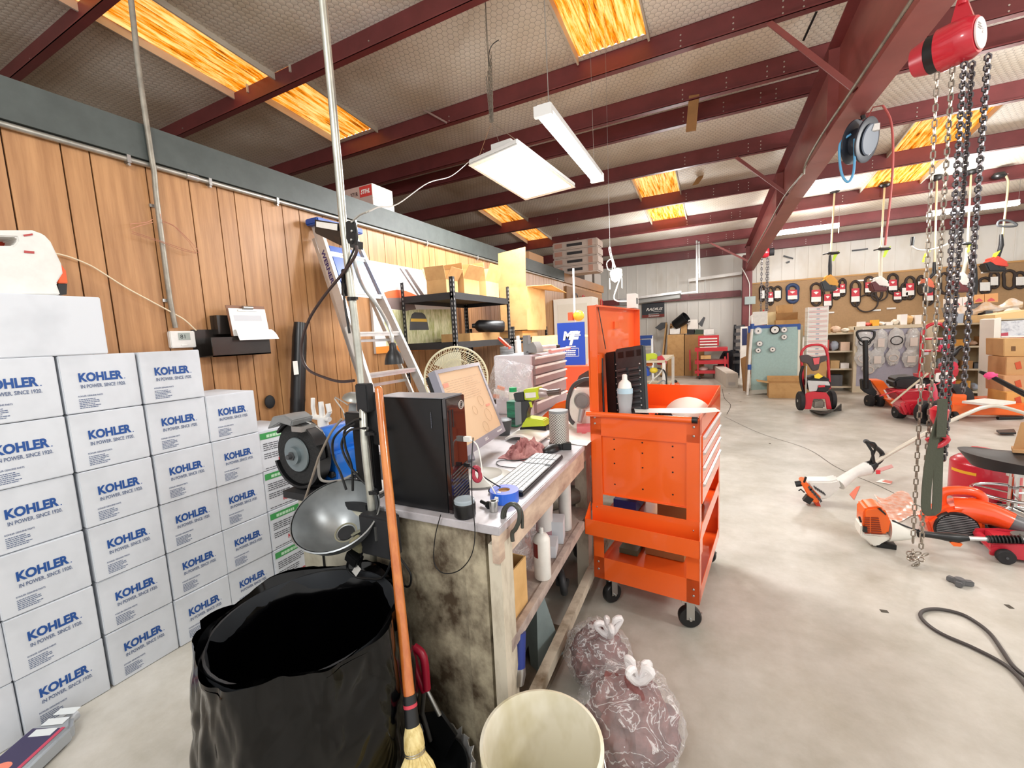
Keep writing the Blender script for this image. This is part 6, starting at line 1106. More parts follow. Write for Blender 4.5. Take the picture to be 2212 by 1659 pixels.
# --- gas can ---
gc = V((1.80, 4.35, 0)); t = T('gas_can', 'red round metal gas can with yellow stripe behind the stool', 'gas can', gc)
b = B(); b.lathe(gc, [(.0, 0), (.185, 0), (.19, .01), (.19, .27), (.185, .285), (.15, .315), (.08, .335), (.02, .34)], 44); b.make('can_body', M('CC1F36', .32, coat=.4), t)
b = B(); u0 = math.atan2(-gc.y, -gc.x); b.grid(lambda u, v: (gc.x+.1915*cos(u0-1.1+u*.9), gc.y+.1915*sin(u0-1.1+u*.9), .21+.022*v), 14, 1); b.make('yellow_stripe', M('F0B52A', .5), t)
b = B(); b.tube([gc+V((-.09, -.02, .33)), gc+V((-.1, -.02, .385)), gc+V((-.03, -.02, .39)), gc+V((.04, -.02, .37)), gc+V((.06, 0, .33))], .012, 8, sm=3); b.make('carry_handle', m_pur, t); b = B(); b.cyl(gc+V((.0, -.06, .33)), gc+V((.0, -.06, .385)), .02, n=14); b.make('cap', m_pur, t); b = B(); b.tube([gc+V((.03, -.06, .36)), gc+V((.1, -.1, .36)), gc+V((.15, -.1, .33))], .01, 8); b.make('spout', M('E9A33A', .5), t)
# --- stool with bag ---
sc_ = V((1.86, 3.95, 0)); t = T('rolling_stool', 'chrome rolling stool with black padded seat at the right edge', 'stool', sc_); zs = .44
sc_ = P(2195, 990, z=zs); sc_.z = 0; t.location = sc_; m_chr = M('DADBDC', .12, 1)
b = B(); b.grid(lambda u, v: (sc_.x+(.24*v*(1+.12*cos(2*pi*u)*0)+.0)*cos(2*pi*u)*1.15, sc_.y+.22*v*sin(2*pi*u), zs+.02-.02*v*v+.035*max(0, -cos(2*pi*u))*v**3), 48, 12); b.grid(lambda u, v: (sc_.x+.24*1.15*(1-.25*v)*cos(2*pi*u), sc_.y+.22*(1-.25*v)*sin(2*pi*u), zs+.035*max(0, -cos(2*pi*u))*(1-v)-.065*v), 48, 6); b.make('seat', M('26282B', .45, var=.15, sc=9), t)
b = B(); b.cyl(sc_+V((0, 0, .08)), sc_+V((0, 0, zs-.06)), .025, n=20); b.cyl(sc_+V((0, 0, zs-.12)), sc_+V((0, 0, zs-.05)), .04, n=20); b.make('post', m_chr, t)
b = B(); b.ring(sc_+V((0, 0, .2)), .19, .011, (0, 0, 1), 40, 10); b.tube([sc_+V((-.19, 0, .2)), sc_], .008, 8) if 0 else None; b.make('foot_ring', m_chr, t)
for k in range(5):
    a = 2.6+k*2*pi/5; e = sc_+V((cos(a)*.25, sin(a)*.25, .06)); b = B(); b.tube([sc_+V((0, 0, .1)), e+V((0, 0, .01))], [.02, .013], 10); o = b.make('base_leg', m_chr, t); b = B(); b.cyl(e+V((-.012, 0, -.032)), e+V((.012, 0, -.032)), .027, n=18); b.make('caster', m_blk, o)
for a in (0.3, 2.4, 4.5): b = B(); b.cyl(sc_+V((0, 0, .2)), sc_+V((cos(a)*.19, sin(a)*.19, .2)), .006, n=8); b.make('ring_spoke', m_chr, t)
b = B(); q = P(2205, 975, z=zs+.03); b.prism([q+V((-.06, -.05, 0)), q+V((.12, -.06, 0)), q+V((.14, .05, 0)), q+V((-.02, .06, 0))], (-.0, 0, .02)); b.grid(lambda u, v: q+V((-.05+.02*v+.2*u, -.02+.05*sin(u*pi)-.02*v, .005+.2*v)), 6, 6); b.thing('paper_bag', M('C79A6A', .8, var=.15), 'brown paper bag standing on the black stool seat', 'paper bag', sol=.002)
# --- floor jack ---
t = T('floor_jack', 'red low floor jack with grey saddle disc at the right edge', 'floor jack', P(2180, 1245, z=0)); y0 = 3.06
FJ = Matrix.Translation(P(2122, 1200, z=.0)) @ Matrix.Rotation(radians(-4), 4, 'Z'); m_fj = M('C42B3C', .35, coat=.3)
b = B(FJ); b.prism([(.02, -.03, .02), (.02, -.03, .09), (.12, -.03, .11), (.5, -.03, .11), (.5, -.03, .02)], (0, .02, 0)); b.prism([(.02, .17, .02), (.02, .17, .09), (.12, .17, .11), (.5, .17, .11), (.5, .17, .02)], (0, .02, 0)); b.bx(.06, .5, -.01, .17, .03, .1); b.make('frame', m_fj, t, bev=.004)
b = B(FJ); b.cyl((.2, .08, .1), (.2, .08, .125), .065, n=30); b.cyl((.2, .08, .125), (.2, .08, .13), .03, n=20); b.make('saddle', M('8B8A86', .4, .7), t)
b = B(FJ); b.cyl((.04, -.04, .055), (.04, .2, .055), .022, n=14); b.make('cross_tube', m_fj, t)
for y in (-.06, .2): wheel(t, FJ @ V((.07, y, .04)), .04, .04, (FJ.to_3x3() @ V((0, 1, 0))), rim=m_dgrey)
# --- small things on floor ---
c = P(2072, 1263, z=.0); b = B()
for a in (.2, 2.3, 4.4): b.bar(c+V((0, 0, .015)), c+V((cos(a)*.055, sin(a)*.04, .015)), .028, .024)
b.cyl(c+V((0, 0, .003)), c+V((0, 0, .035)), .022, n=16); b.thing('star_knob', M('5D5E60', .5), 'dark grey three armed knob lying on the floor', 'knob', bev=.003)
b = B(); b.tube([P(x, y, z=.009) for x, y in ((2230, 1500), (2200, 1462), (2165, 1432), (2100, 1398), (2040, 1372), (2005, 1350), (1988, 1330), (1998, 1318), (2030, 1316), (2075, 1326), (2110, 1345), (2140, 1370), (2165, 1405), (2190, 1440), (2235, 1475))], .0075, 10, sm=6); b.thing('rubber_cable', M('3F3A38', .5), 'thick dark rubber cable looping on the floor at lower right', 'cable')
b = B(); b.grid(lambda u, v: P(1888+75*u+30*v, 1068+14*u*0+52*v+8*sin(u*6), z=.004+.006*abs(noise.noise(V((u*8, v*8, 1))))), 20, 20); b.thing('plastic_wrapper', M('F1D3C4', .2, sc=20, col2='EE8E62', alpha=.8, thr=.5), 'clear and orange plastic wrapper lying flat on the floor', 'wrapper')
for k, (p, c_, lb) in enumerate((([(1835, 1068), (1845, 1080), (1858, 1050), (1850, 1052)], 'D9694B', 'orange plastic sliver on the floor behind the trimmer engine'), ([(1892, 1041), (1925, 1046), (1924, 1042), (1905, 1035)], 'F1EDE8', 'white paper scrap on the floor near the crack'), ([(1905, 1040), (1925, 1045), (1928, 1040), (1912, 1037)], 'D98070', 'reddish scrap on the floor beside the white one'))):
    b = B(); b.prism([P(x, y, z=.002+.002*k) for x, y in p], (0, 0, .002)); b.thing('scrap', M(c_, .6), lb, 'scrap')
for k in (0, 1): b = B(); b.cyl(P(2155, 894+9*k, z=.025), P(2208, 893+9*k, z=.025), .022, n=14); b.thing('black_grip', m_blk, 'short black foam tube on the far floor, %s' % ('rear one' if k == 0 else 'front one'), 'tube')
b = B(); b.prism([P(2152, 932, z=.02), P(2190, 930, z=.02), P(2195, 938, z=.02), P(2160, 938, z=.02)], (0, 0, .02)); b.thing('black_strip', m_blk, 'flat black piece on the floor left of the paper bag', 'part')
# --- pressure washer ---
t = T('pressure_washer', 'red framed pressure washer with black engine standing on the open floor', 'pressure washer', P(1770, 892, z=0)); y0 = 7.75
tub(t, 'handle_frame', [(1736, 862), (1733, 800), (1731, 765), (1738, 752), (1750, 746), (1770, 745), (1781, 750), (1787, 765), (1790, 800), (1792, 840)], y0+.25, .02, m_pur, 5)
cut(t, 'control_panel', [(1728, 768), (1745, 766), (1757, 772), (1786, 768), (1788, 778), (1772, 784), (1768, 800), (1755, 802), (1745, 786), (1730, 782)], y0+.22, .08, M('4A3D3C', .5), .01)
cut(t, 'red_label', [(1756, 774), (1771, 772), (1769, 786), (1759, 788)], y0+.21, .01, M('D95A60', .5))
cut(t, 'engine_block', [(1742, 818), (1758, 812), (1785, 814), (1796, 822), (1795, 842), (1780, 850), (1752, 848), (1742, 838)], y0+.05, .3, m_blk, .03)
cut(t, 'engine_shroud', [(1744, 822), (1790, 824), (1794, 833), (1768, 832), (1764, 845), (1748, 846)], y0+.03, .03, m_alu, .006); cut(t, 'yellow_tag', [(1759, 811), (1768, 806), (1778, 813), (1770, 818), (1760, 817)], y0+.0, .02, M('F2D23A', .5)); cut(t, 'red_badge', [(1768, 833), (1782, 832), (1782, 836), (1768, 837)], y0+.0, .01, M('D8303A', .5))
cut(t, 'front_guard', [(1740, 850), (1755, 846), (1785, 848), (1792, 858), (1797, 884), (1786, 884), (1783, 862), (1757, 862), (1752, 884), (1738, 884)], y0, .04, m_pur, .006); cut(t, 'pump', [(1756, 866), (1772, 862), (1782, 866), (1782, 882), (1756, 882)], y0+.06, .15, m_gals, .02)
tub(t, 'black_hose', [(1735, 790), (1729, 810), (1731, 830), (1736, 850), (1732, 862)], y0+.15, .02, m_blk); wheel(t, P(1729, 866, y=y0+.1), .15, .07, (1, .1, 0)); wheel(t, P(1796, 864, y=y0+.3), .15, .07, (1, .1, 0))
tub(t, 'spray_wand', [(1740, 875), (1741, 830), (1742, 790)], y0+.02, .008, m_alu)
b = B(); b.grid(lambda u, v: P(1748+70*u, 886+9*sin(pi*u)*(.3+v)-14*u*u*v, z=.01+.1*v*v*u), 24, 8); b.thing('dark_tarp', M('4E4A44', .7, sc=6, col2='2A2927'), 'dark folded tarp strip in front of the pressure washer', 'tarp', sol=.01)
# --- pallet jack ---
t = T('pallet_jack', 'orange pallet jack with tall black handle', 'pallet jack', P(1890, 875, z=0)); y0 = 8.6
tub(t, 'handle_post', [(1871, 838), (1870, 790), (1869, 735)], y0, .035, m_blk, 2)
tub(t, 'handle_loop', [(1869, 742), (1856, 732), (1851, 720), (1855, 715), (1869, 714), (1885, 715), (1889, 720), (1886, 731), (1871, 742)], y0, .017, m_blk, 3)
cut(t, 'hydraulic_unit', [(1862, 820), (1880, 820), (1886, 836), (1896, 848), (1890, 858), (1872, 850), (1864, 842)], y0, .16, m_mat, .012)
cut(t, 'fork_head', [(1880, 822), (1908, 822), (1930, 850), (1935, 866), (1912, 862), (1900, 850)], y0+.1, .3, m_orf, .012); cut(t, 'white_sticker', [(1908, 842), (1920, 842), (1934, 858), (1920, 862)], y0+.095, .01, m_wht)
for q in (-.06, .06): wheel(t, P(1880, 866, y=y0)+V((q+.05, 0, 0)), .1, .07, (1, .25, 0), rim=M('6A5B4C', .6))
cut(t, 'fork', [(1912, 862), (1935, 866), (1950, 880), (1940, 888), (1925, 876)], y0-.2, .5, m_orf, .006); b = B(); b.cyl(P(1938, 884, y=8.0), P(1955, 886, y=8.0), .075, n=20); b.make('fork_roller', m_grey, t)
# --- orange forks / ramp behind ---
t = T('orange_lift_frame', 'low orange steel fork frame lying behind the curved trimmer shaft', 'lift frame', P(2120, 890, z=0))
b = B(); b.bar(P(2045, 882, z=.12), P(2230, 884, z=.12), .2, .14); b.make('front_fork', m_orf, t, bev=.01); b = B(); b.bar(P(2075, 868, z=.12), P(2230, 862, z=.12), .2, .12); b.make('rear_fork', m_orf, t, bev=.01)
b = B(); b.bx(*[q for c_ in ((P(2042, 880, y=7.9).x, P(2075, 880, y=7.9).x), (7.75, 7.95), (.03, .32)) for q in c_]); b.make('end_block', m_orf, t, bev=.01); b = B(); b.bar(P(2110, 872, z=.25), P(2160, 866, z=.25), .3, .03); b.make('white_panel', m_wht, t)
wheel(t, P(2062, 900, y=7.6), .07, .05, (1, 0, 0), rim=m_wht)
# --- red tiller ---
t = T('garden_tiller', 'red garden machine with black engine and white rimmed wheels', 'garden machine', P(2000, 900, z=0)); y0 = 7.4
cut(t, 'engine', [(1930, 822), (1942, 815), (1975, 813), (2000, 820), (2006, 838), (1990, 846), (1950, 842), (1932, 838)], y0+.5, .35, m_blk, .03); cut(t, 'white_plate', [(1978, 830), (1998, 829), (1999, 838), (1978, 839)], y0+.48, .01, m_wht)
cut(t, 'deck', [(1935, 848), (2005, 845), (2050, 858), (2045, 872), (1990, 872), (1950, 872)], y0+.2, .5, M('B3202F', .4), .02); cut(t, 'tine_cover', [(1942, 880), (1958, 868), (1990, 866), (2000, 880), (1990, 898), (1950, 896)], y0, .3, m_pur, .01)
for k in range(4): cut(t, 'tine', [(1944+10*k, 872+3*k), (1952+10*k, 868+3*k), (1962+9*k, 890), (1956+9*k, 896)], y0-.05, .03, m_pur)
wheel(t, P(1999, 890, y=7.25), .15, .09, (.6, -.8, 0), rim=m_wht); wheel(t, P(2028, 890, y=7.15), .15, .09, (.6, -.8, 0), rim=m_wht); wheel(t, P(2062, 860, y=8.0), .2, .2, (1, .3, 0), rim=m_pur); wheel(t, P(1942, 890, y=7.6), .09, .1, (1, .2, 0), rim=m_grey)
tub(t, 'red_bracket', [(2010, 830), (2016, 850), (2012, 880), (2008, 900)], y0, .045, M('D2405A', .35, coat=.4), 3); tub(t, 'red_upright', [(2040, 825), (2048, 845), (2046, 870)], y0+.4, .035, m_pur, 3)
tub(t, 'long_lever', [(1925, 872), (1965, 838), (2005, 806)], y0+.1, .013, M('C9BFA6', .4), 1); tub(t, 'cable_run', [(1900, 856), (1940, 844), (2000, 838), (2040, 822), (2055, 812)], y0+.1, .008, m_pur, 4)
b = B(); b.prism([P(2022, 806, y=8.2), P(2052, 803, y=8.2), P(2066, 820, y=8.2), P(2050, 830, y=8.2), P(2020, 824, y=8.2)], (0, .01, 0)); b.thing('paper_sheet', m_wht, 'white paper sheet taped on the red garden machine', 'paper')
# --- hand truck, red machine behind ---
t = T('hand_truck', 'red two wheeled hand truck with rounded top behind the chains', 'hand truck', P(2015, 812, z=0)); y0 = 8.9
tub(t, 'frame_tube', [(1986, 812), (1989, 780), (1992, 725), (1998, 710), (2010, 701), (2028, 699), (2042, 707), (2050, 722), (2048, 760), (2044, 810)], y0, .025, m_pur, 5)
for y in (758, 732): tub(t, 'cross_bar', [(1990, y), (2047, y)], y0, .018, m_pur, 1)
cut(t, 'toe_plate', [(1980, 808), (2048, 806), (2048, 815), (1982, 816)], y0-.1, .15, m_pur); cut(t, 'white_crossplate', [(1990, 762), (2006, 760), (2006, 766), (1992, 768)], y0-.02, .02, m_alu)
b = B(); b.bx(*[q for c_ in ((P(1985, 812, y=y0).x, P(2046, 812, y=y0).x), (y0, y0+.12), (0, .42)) for q in c_]); b.make('axle_box', m_mat, t)
t = T('red_edger', 'bright red machine head with dark lever behind the hand truck', 'garden machine', P(2060, 815, z=0)); y0 = 8.6
cut(t, 'red_housing', [(2040, 790), (2062, 780), (2072, 788), (2070, 800), (2045, 802)], y0, .25, M('D9264A', .35, coat=.4), .015); cut(t, 'lower_plate', [(2030, 800), (2072, 798), (2068, 812), (2032, 812)], y0, .3, m_pur); tub(t, 'lever', [(2040, 790), (2052, 772), (2068, 755), (2080, 748)], y0-.05, [.03, .045, .03, .015], m_blk, 3); tub(t, 'stand_leg', [(2060, 802), (2058, 830)], y0+.1, .03, m_pur, 1); cut(t, 'headlamp', [(2030, 745), (2044, 745), (2046, 760), (2034, 763)], y0, .1, M('E0406A', .3), .02)
# black shaft with pink ribbon
t = T('trimmer_shaft', 'black shaft with pink ribbon reaching in from the right edge', 'string trimmer', P(2170, 830, y=6.0)); b = B(); b.tube([P(2118, 803, y=6.2), P(2145, 815, y=6.1), P(2230, 860, y=5.8)], [.017, .022, .028], 12); b.make('shaft', m_blk, t)
b = B(); b.cyl(P(2116, 802, y=6.21), P(2134, 810, y=6.15), .02, n=12); b.make('metal_tip', m_gals, t); b = B(); b.sph(P(2140, 811, y=6.1), (.05, .03, .035), 12, 8, crumple(3, .4, 2)); b.make('pink_ribbon', M('EC4A86', .6), t)
# --- blue green display board with wheels ---
y0 = 9.7; t = T('wheel_display', 'pale turquoise pegboard display with blue tape holding small wheels', 'display board', P(1675, 850, z=0)); m_turq = M('A9C6C2', .6, var=.08, sc=30)
cut(t, 'board', [(1625, 706), (1728, 700), (1727, 842), (1622, 850)], y0, .05, m_turq)
cut(t, 'blue_tape', [(1617, 704), (1729, 699), (1729, 705), (1617, 711)], y0-.004, .006, M('2E55A0', .5)); cut(t, 'blue_tape', [(1722, 700), (1730, 700), (1729, 712), (1723, 712)], y0-.006, .006, M('2E55A0', .5)); cut(t, 'blue_tape', [(1616, 704), (1624, 704), (1620, 719), (1616, 719)], y0-.006, .006, M('2E55A0', .5))
cut(t, 'right_edge', [(1724, 712), (1729, 712), (1727, 846), (1722, 846)], y0-.003, .06, M('E9E6D6', .6)); cut(t, 'base_rail', [(1620, 843), (1728, 838), (1728, 845), (1618, 852)], y0-.02, .3, M('CFCFC4', .6)); cut(t, 'side_panel', [(1617, 708), (1621, 708), (1617, 850), (1609, 845)], y0+.02, .35, M('8F6F4E', .7))
wl = [(1638, 715, .07, 'pale blue'), (1674, 712.5, .085, 'black tyred'), (1694, 712.5, .06, 'white'), (1694, 728, .055, 'white lower'), (1641, 742.5, .06, 'white'), (1638, 757, .055, 'white lower'), (1669, 755, .055, 'lone middle')]
for k, (x, y, r, nm) in enumerate(wl):
    w_ = T('display_wheel', 'small %s wheel hanging on the turquoise board, %s' % (nm, ['top left', 'top centre', 'top right', 'under the top right one', 'left side, middle', 'left side, lowest', 'centre of the board'][k]), 'wheel', P(x, y, y=y0-.02), 0, 'wheels on the turquoise board'); c = P(x, y, y=y0-.055)
    b = B(); b.lathe(c, [(r*.7, 0), (r, .008), (r, .04), (r*.7, .048)], 24, (0, 1, 0)); b.make('tyre', m_tire if k == 1 else M('C5D3DA' if k == 0 else '8F9496', .5), w_); b = B(); b.lathe(c-V((0, .002, 0)), [(.014, 0), (r*.75, 0), (r*.75, .03), (.014, .03)], 24, (0, 1, 0)); b.m = 1; b.cyl(c-V((0, .004, 0)), c, .014, n=10); b.make('hub', [m_wht, m_blk], w_)
t = T('white_post', 'white pipe post with blue tape standing before the turquoise board', 'post', P(1615, 855, z=0)); b = B(); b.tube([P(1615, 853, y=9.55), P(1620, 760, y=9.55), P(1625, 706, y=9.55), P(1623, 684, y=9.55), P(1628, 680, y=9.55)], .024, 12); b.make('pipe', m_wht, t)
for y in (705, 793): b = B(); c = P(1625 if y == 705 else 1619, y, y=9.55); b.cyl(c-V((0, 0, .05)), c+V((0, 0, .05)), .034, n=12); b.make('blue_tape', M('2E55A0', .5), t)
t = open_carton('open_carton', 'open kraft carton on the floor before the turquoise board', .56, .35, .28, P(1690, 851, z=0)+V((0, -.38, 0)), 0, m_kraft, (None, .9, .15, .15), .35)
# --- shelving units ---
m_ship = M('D9CDB2', .6, var=.08, sc=10); m_in = M('B9A27E', .7, var=.15, sc=4)
def shelfunit(x0, x1, y0, y1, h, n, label, zs=None):
    t = T('shelf_unit', label, 'shelving', ((x0+x1)/2, y0, 0)); b = B(); b.bx(x0, x1, y1-.02, y1, .08, h); b.make('back_panel', m_in, t)
    for x in (x0, x1): b = B(); b.bx(x-.02, x+.02, y0, y1, 0, h); b.make('side_panel', m_ship, t)
    for i in range(n): z = .1+(h-.1)*i/(n-1); b = B(); b.bx(x0+.02, x1-.02, y0, y1-.02, z-.03, z); b.make('shelf', m_ship, t)
    return t
shelfunit(1.75, 2.32, 10.3, 10.9, 1.15, 4, 'beige shelf unit with boxes between carton column and grey display')
shelfunit(3.3, 4.05, 9.75, 10.3, 1.25, 4, 'beige shelf unit with bagged parts behind the hand truck')
shelfunit(4.1, 6.5, 10.2, 10.7, 1.3, 4, 'long beige shelf unit running out at the right edge')
random.seed(21); cc_ = ['E9E2D2', 'C9A673', 'D8B27A', 'F2EFEA', 'B98E5A', 'E6C9B0', 'D95B50', '55585C', 'A9B4C2', 'E3A64A']
zn = ['bottom', 'second', 'third', 'top']
def fill(x0, x1, y, zs, hmax, who, dens=.16):
    for zi, z in enumerate(zs):
        x = x0+.05; n = 0
        while x < x1-.12:
            w = random.uniform(.1, dens+.08); h = random.uniform(.07, hmax); w = min(w, x1-.04-x); n += 1; col = random.choice(cc_)
            nm = random.choice(['small_box', 'parts_bag', 'parts_box']); cn = {'E9E2D2': 'cream', 'C9A673': 'kraft', 'D8B27A': 'tan', 'F2EFEA': 'white', 'B98E5A': 'brown', 'E6C9B0': 'pinkish', 'D95B50': 'red', '55585C': 'dark grey', 'A9B4C2': 'blue grey', 'E3A64A': 'orange'}[col]
            b = B()
            if nm == 'parts_bag': b.sph((x+w/2, y+.12, z+h*.45+.002), (w/2, .1, h*.45), 14, 10, crumple(3, .25, n))
            else: b.bx(x, x+w*.94, y+.01, y+.25, z+.001, z+h)
            b.thing(nm, M(col, .6, var=.1, sc=12), '%s %s on the %s shelf of the %s, %s from its left' % (cn, 'bag' if nm == 'parts_bag' else 'box', zn[zi], who, ord_(n)), 'bag' if nm == 'parts_bag' else 'box', 'goods on the '+who); x += w+.01
fill(1.77, 2.3, 10.3, (.1, .45, .8, 1.15), .22, 'left beige unit')
fill(3.32, 4.03, 9.75, (.1, .483, .867, 1.25), .2, 'middle beige unit')
fill(4.12, 4.9, 10.2, (.1, .5, .9, 1.3), .2, 'right beige unit')
# grey display board with bagged parts
y0 = 10.15; x0, x1 = 2.33, 3.25; t = T('parts_display', 'grey pegboard end panel hung with bagged parts behind the pallet jack', 'display board', (2.8, y0, 0)); b = B(); b.bx(x0, x1, y0, y0+.03, .12, 1.2); b.make('pegboard_panel', M('A9A7B5', .6, var=.08, sc=40), t)
b = B(); b.bx(x0-.05, x0, y0-.01, y0+.05, 0, 1.25); b.bx(x1, x1+.05, y0-.01, y0+.05, 0, 1.25); b.bx(x0, x1, y0-.01, y0+.05, 0, .12); b.bx(x0-.05, x1+.05, y0-.03, y0+.5, 1.2, 1.26); b.make('frame', m_ship, t)
b = B(); b.bx(x0-.5, x0, y0-.2, y0+.6, 0, .1); b.make('plinth', m_ship, t) if 0 else None
m_pb = film('E4E5E2', .5, 8)
for k, (x, z, w, h) in enumerate(((2.42, 1.0, .18, .2), (2.66, .98, .14, .22), (2.88, 1.0, .17, .2), (3.12, .98, .15, .22), (2.42, .68, .17, .17), (2.62, .66, .15, .2), (2.85, .68, .13, .16), (3.1, .66, .16, .17), (2.5, .46, .14, .1))):
    bg = T('hanging_parts_bag', 'clear bag with parts on the grey display panel, %s in %s row' % (['first', 'second', 'third', 'fourth', 'first', 'second', 'third', 'fourth', 'single'][k], ['top', 'middle', 'bottom'][k//4]), 'plastic bag', (x, y0-.05, z-h), 0, 'bags on the grey display'); b = B(); b.sph((x, y0-.045, z), (w*.75, .035, h), 20, 14, crumple(2.5, .2, k)); b.make('bag_film', m_pb, bg)
    b = B(); b.ring((x, y0-.085, z-.02), w*.5, .008, (0, 1, 0), 24, 6, st=(1, .9)) if k % 2 == 0 else b.bx(x-w*.35, x+w*.35, y0-.09, y0-.085, z-h*.5, z+h*.2); b.make('loop_part' if k % 2 == 0 else 'card', m_mat if k in (2, 0) else M('D9CFC6', .6), bg)
random.seed(4)
for k in range(9): x = 2.36+.1*k; w = .09; h = random.uniform(.05, .2); b = B(); b.sph((x+w/2, 10.3, 1.262+h*.45), (w*.6, .08, h*.5), 12, 8, crumple(3, .3, k)) if k % 2 else b.bx(x, x+w, 10.2, 10.4, 1.261, 1.261+h); b.thing('top_parcel', M(['F2EFEA', 'D95B50', 'F0B73A', 'F2EFEA', 'F5F4F2', 'E9E2D2', 'F7F7F5', 'D8B27A', 'F2EFEA'][k], .6), 'small parcel on top of the grey display, %s from the left' % ord_(k+1), 'parcel', 'parcels on the grey display top')
# right white framed display
y0 = 8.9; t = T('tall_display', 'white framed grey display board at the right edge', 'display board', P(2160, 866, z=0)); cut(t, 'frame', [(2148, 690), (2163, 686), (2158, 866), (2142, 866)], y0, .4, M('E8E6DC', .5)); cut(t, 'grey_panel', [(2163, 694), (2230, 690), (2230, 726), (2163, 727)], y0+.05, .03, M('8E94A4', .6, sc=18, col2='D7DBE0', thr=.6)); cut(t, 'side_panel', [(2160, 728), (2172, 728), (2168, 864), (2158, 866)], y0+.08, .3, M('A8ABB8', .6)); cut(t, 'price_tag', [(2162, 720), (2178, 718), (2178, 725), (2162, 727)], y0+.03, .01, M('B8485A', .5)); cut(t, 'shelf_edge', [(2163, 726), (2230, 724), (2230, 728), (2163, 729)], y0+.02, .2, m_wht); cut(t, 'top_board', [(2150, 680), (2230, 668), (2230, 686), (2150, 690)], y0+.1, .5, M('E5C48A', .6))
for k, (ya, yb, c_) in enumerate(((732, 770, 'C9A06A'), (772, 812, 'C79A68'), (812, 848, 'CC9C70'), (848, 880, 'D8A45A'))):
    t = T('stacked_carton', 'kraft carton in the pile at the right edge, %s' % ['topmost', 'second from top', 'third from top', 'lowest'][k], 'box', P(2200, yb, y=8.3), 0, 'cartons piled at the right edge'); cut(t, 'carton', [(2168+6*(k % 2), ya), (2240, ya-1), (2240, yb), (2168+4*(k % 2), yb)], 8.3-.1*k, .45, M(c_, .7, var=.1), .006)
    cut(t, 'printed_mark', [(2185, ya+16), (2194, ya+16), (2194, ya+26), (2185, ya+26)] if k == 0 else [(2192, ya+12), (2204, ya+8), (2208, ya+24), (2196, ya+26)], 8.3-.1*k-.006, .004, M('6B4A2A' if k == 0 else 'C4522E', .6))
# column of white red striped boxes, cartons on top
for k in range(11):
    ya = 663+10.7*k; t = T('striped_box', 'flat white box with red lines in the tall column, %s' % ('at the top' if k == 0 else ord_(k+1)+' from the top'), 'box', P(1753, ya+10, y=9.95), 0, 'column of flat white boxes'); z1 = P(1753, ya, y=9.95).z; z0 = P(1753, ya+10.6, y=9.95).z; x0, x1 = 1.5, 1.83
    b = B(); b.bx(x0, x1, 9.95, 10.25, z0, z1-.003); b.make('box_body', m_wht, t); b = B(); b.bx(x0+.02, x1-.02, 9.948, 9.951, z1-.02, z1-.012); b.bx(x0+.02, x1-.02, 9.948, 9.951, z0+.012, z0+.02); b.m = 1; b.bx(x0+.14, x0+.19, 9.948, 9.951, (z0+z1)/2-.01, (z0+z1)/2+.01); b.make('red_lines', [M('E2A0A0', .6), M('9AA2B8', .6)], t)
z = P(1753, 663+10.7*11, y=9.95).z; b = B(); b.bx(1.5, 1.83, 9.95, 10.3, 0, z-.004); b.thing('base_carton', m_kraft, 'kraft carton under the column of flat white boxes', 'box')
for k, (p, y, c_, lb) in enumerate((([(1680, 660), (1713, 656), (1712, 675), (1680, 678)], 10.6, m_kraft, 'small kraft carton topmost behind the turquoise board'), ([(1678, 677), (1724, 674), (1723, 690), (1678, 692)], 10.5, m_kraftd, 'wider brown carton second behind the turquoise board'), ([(1676, 692), (1726, 690), (1726, 700), (1676, 703)], 10.4, m_kraft, 'kraft carton lowest behind the turquoise board'), ([(1628, 674), (1658, 672), (1658, 700), (1628, 704)], 10.4, m_wht, 'white and red framed carton behind the white post'), ([(1660, 675), (1676, 673), (1676, 702), (1660, 703)], 10.7, M('E9D6A8', .6), 'cream carton between the white and the brown ones'))): b = B(); b.prism([P(*q, y=y) for q in p], (0, .35, 0)); b.thing('stock_carton', c_, lb, 'box')
t = T('stock_bench', 'low counter hidden behind the turquoise board', 'counter', (1.0, 10.6, 0)); b = B(); b.bx(.62, 1.48, 10.3, 11.1, 0, P(1700, 703, y=10.4).z-.01); b.make('counter_body', m_ship, t)
# boxes on the right shelves top
for k, (p, c_, lb) in enumerate((([(2055, 644), (2078, 642), (2078, 661), (2055, 663)], m_wht, 'white box with red roof print, left one of two'), ([(2079, 642), (2102, 640), (2102, 659), (2079, 661)], m_wht, 'white box with red roof print, right one of two'), ([(2104, 637), (2126, 635), (2126, 653), (2104, 655)], M('E2A76A', .6), 'orange box with dark red print, left one of two'), ([(2127, 635), (2156, 633), (2156, 652), (2127, 654)], M('E2A76A', .6), 'orange box with dark red print, right one of two'))):
    t = T('printed_box', lb, 'box', P(p[3][0], p[3][1], y=9.9)); cut(t, 'box_body', p, 9.9, .3, c_); x, y = (p[0][0]+p[1][0])/2, p[2][1]; cut(t, 'roof_print', [(x-8, y-3), (x, y-9), (x+8, y-4), (x+7, y-2), (x-7, y-1)], 9.894, .004, M('D8555A', .5))
b = B(); b.prism([P(2050, 664, y=9.95), P(2120, 655, y=9.95), P(2118, 675, y=9.95), P(2060, 690, y=9.95)], (0, .3, 0)); b.thing('black_tray', M('2B2A2C', .5, sc=40, col2='8A8580', thr=.6), 'black tray of small parts below the printed boxes', 'tray')
b = B(); b.grid(lambda u, v: P(2060+150*u, 680-22*u-12*v*(1+.5*sin(u*17)), y=9.8+.1*v), 30, 6); b.thing('wrapped_parts', M('F3EEE8', .3, sc=10, col2='E8C9A0', alpha=.9), 'row of white wrapped parts along the right counter top', 'parcel', sol=.05)
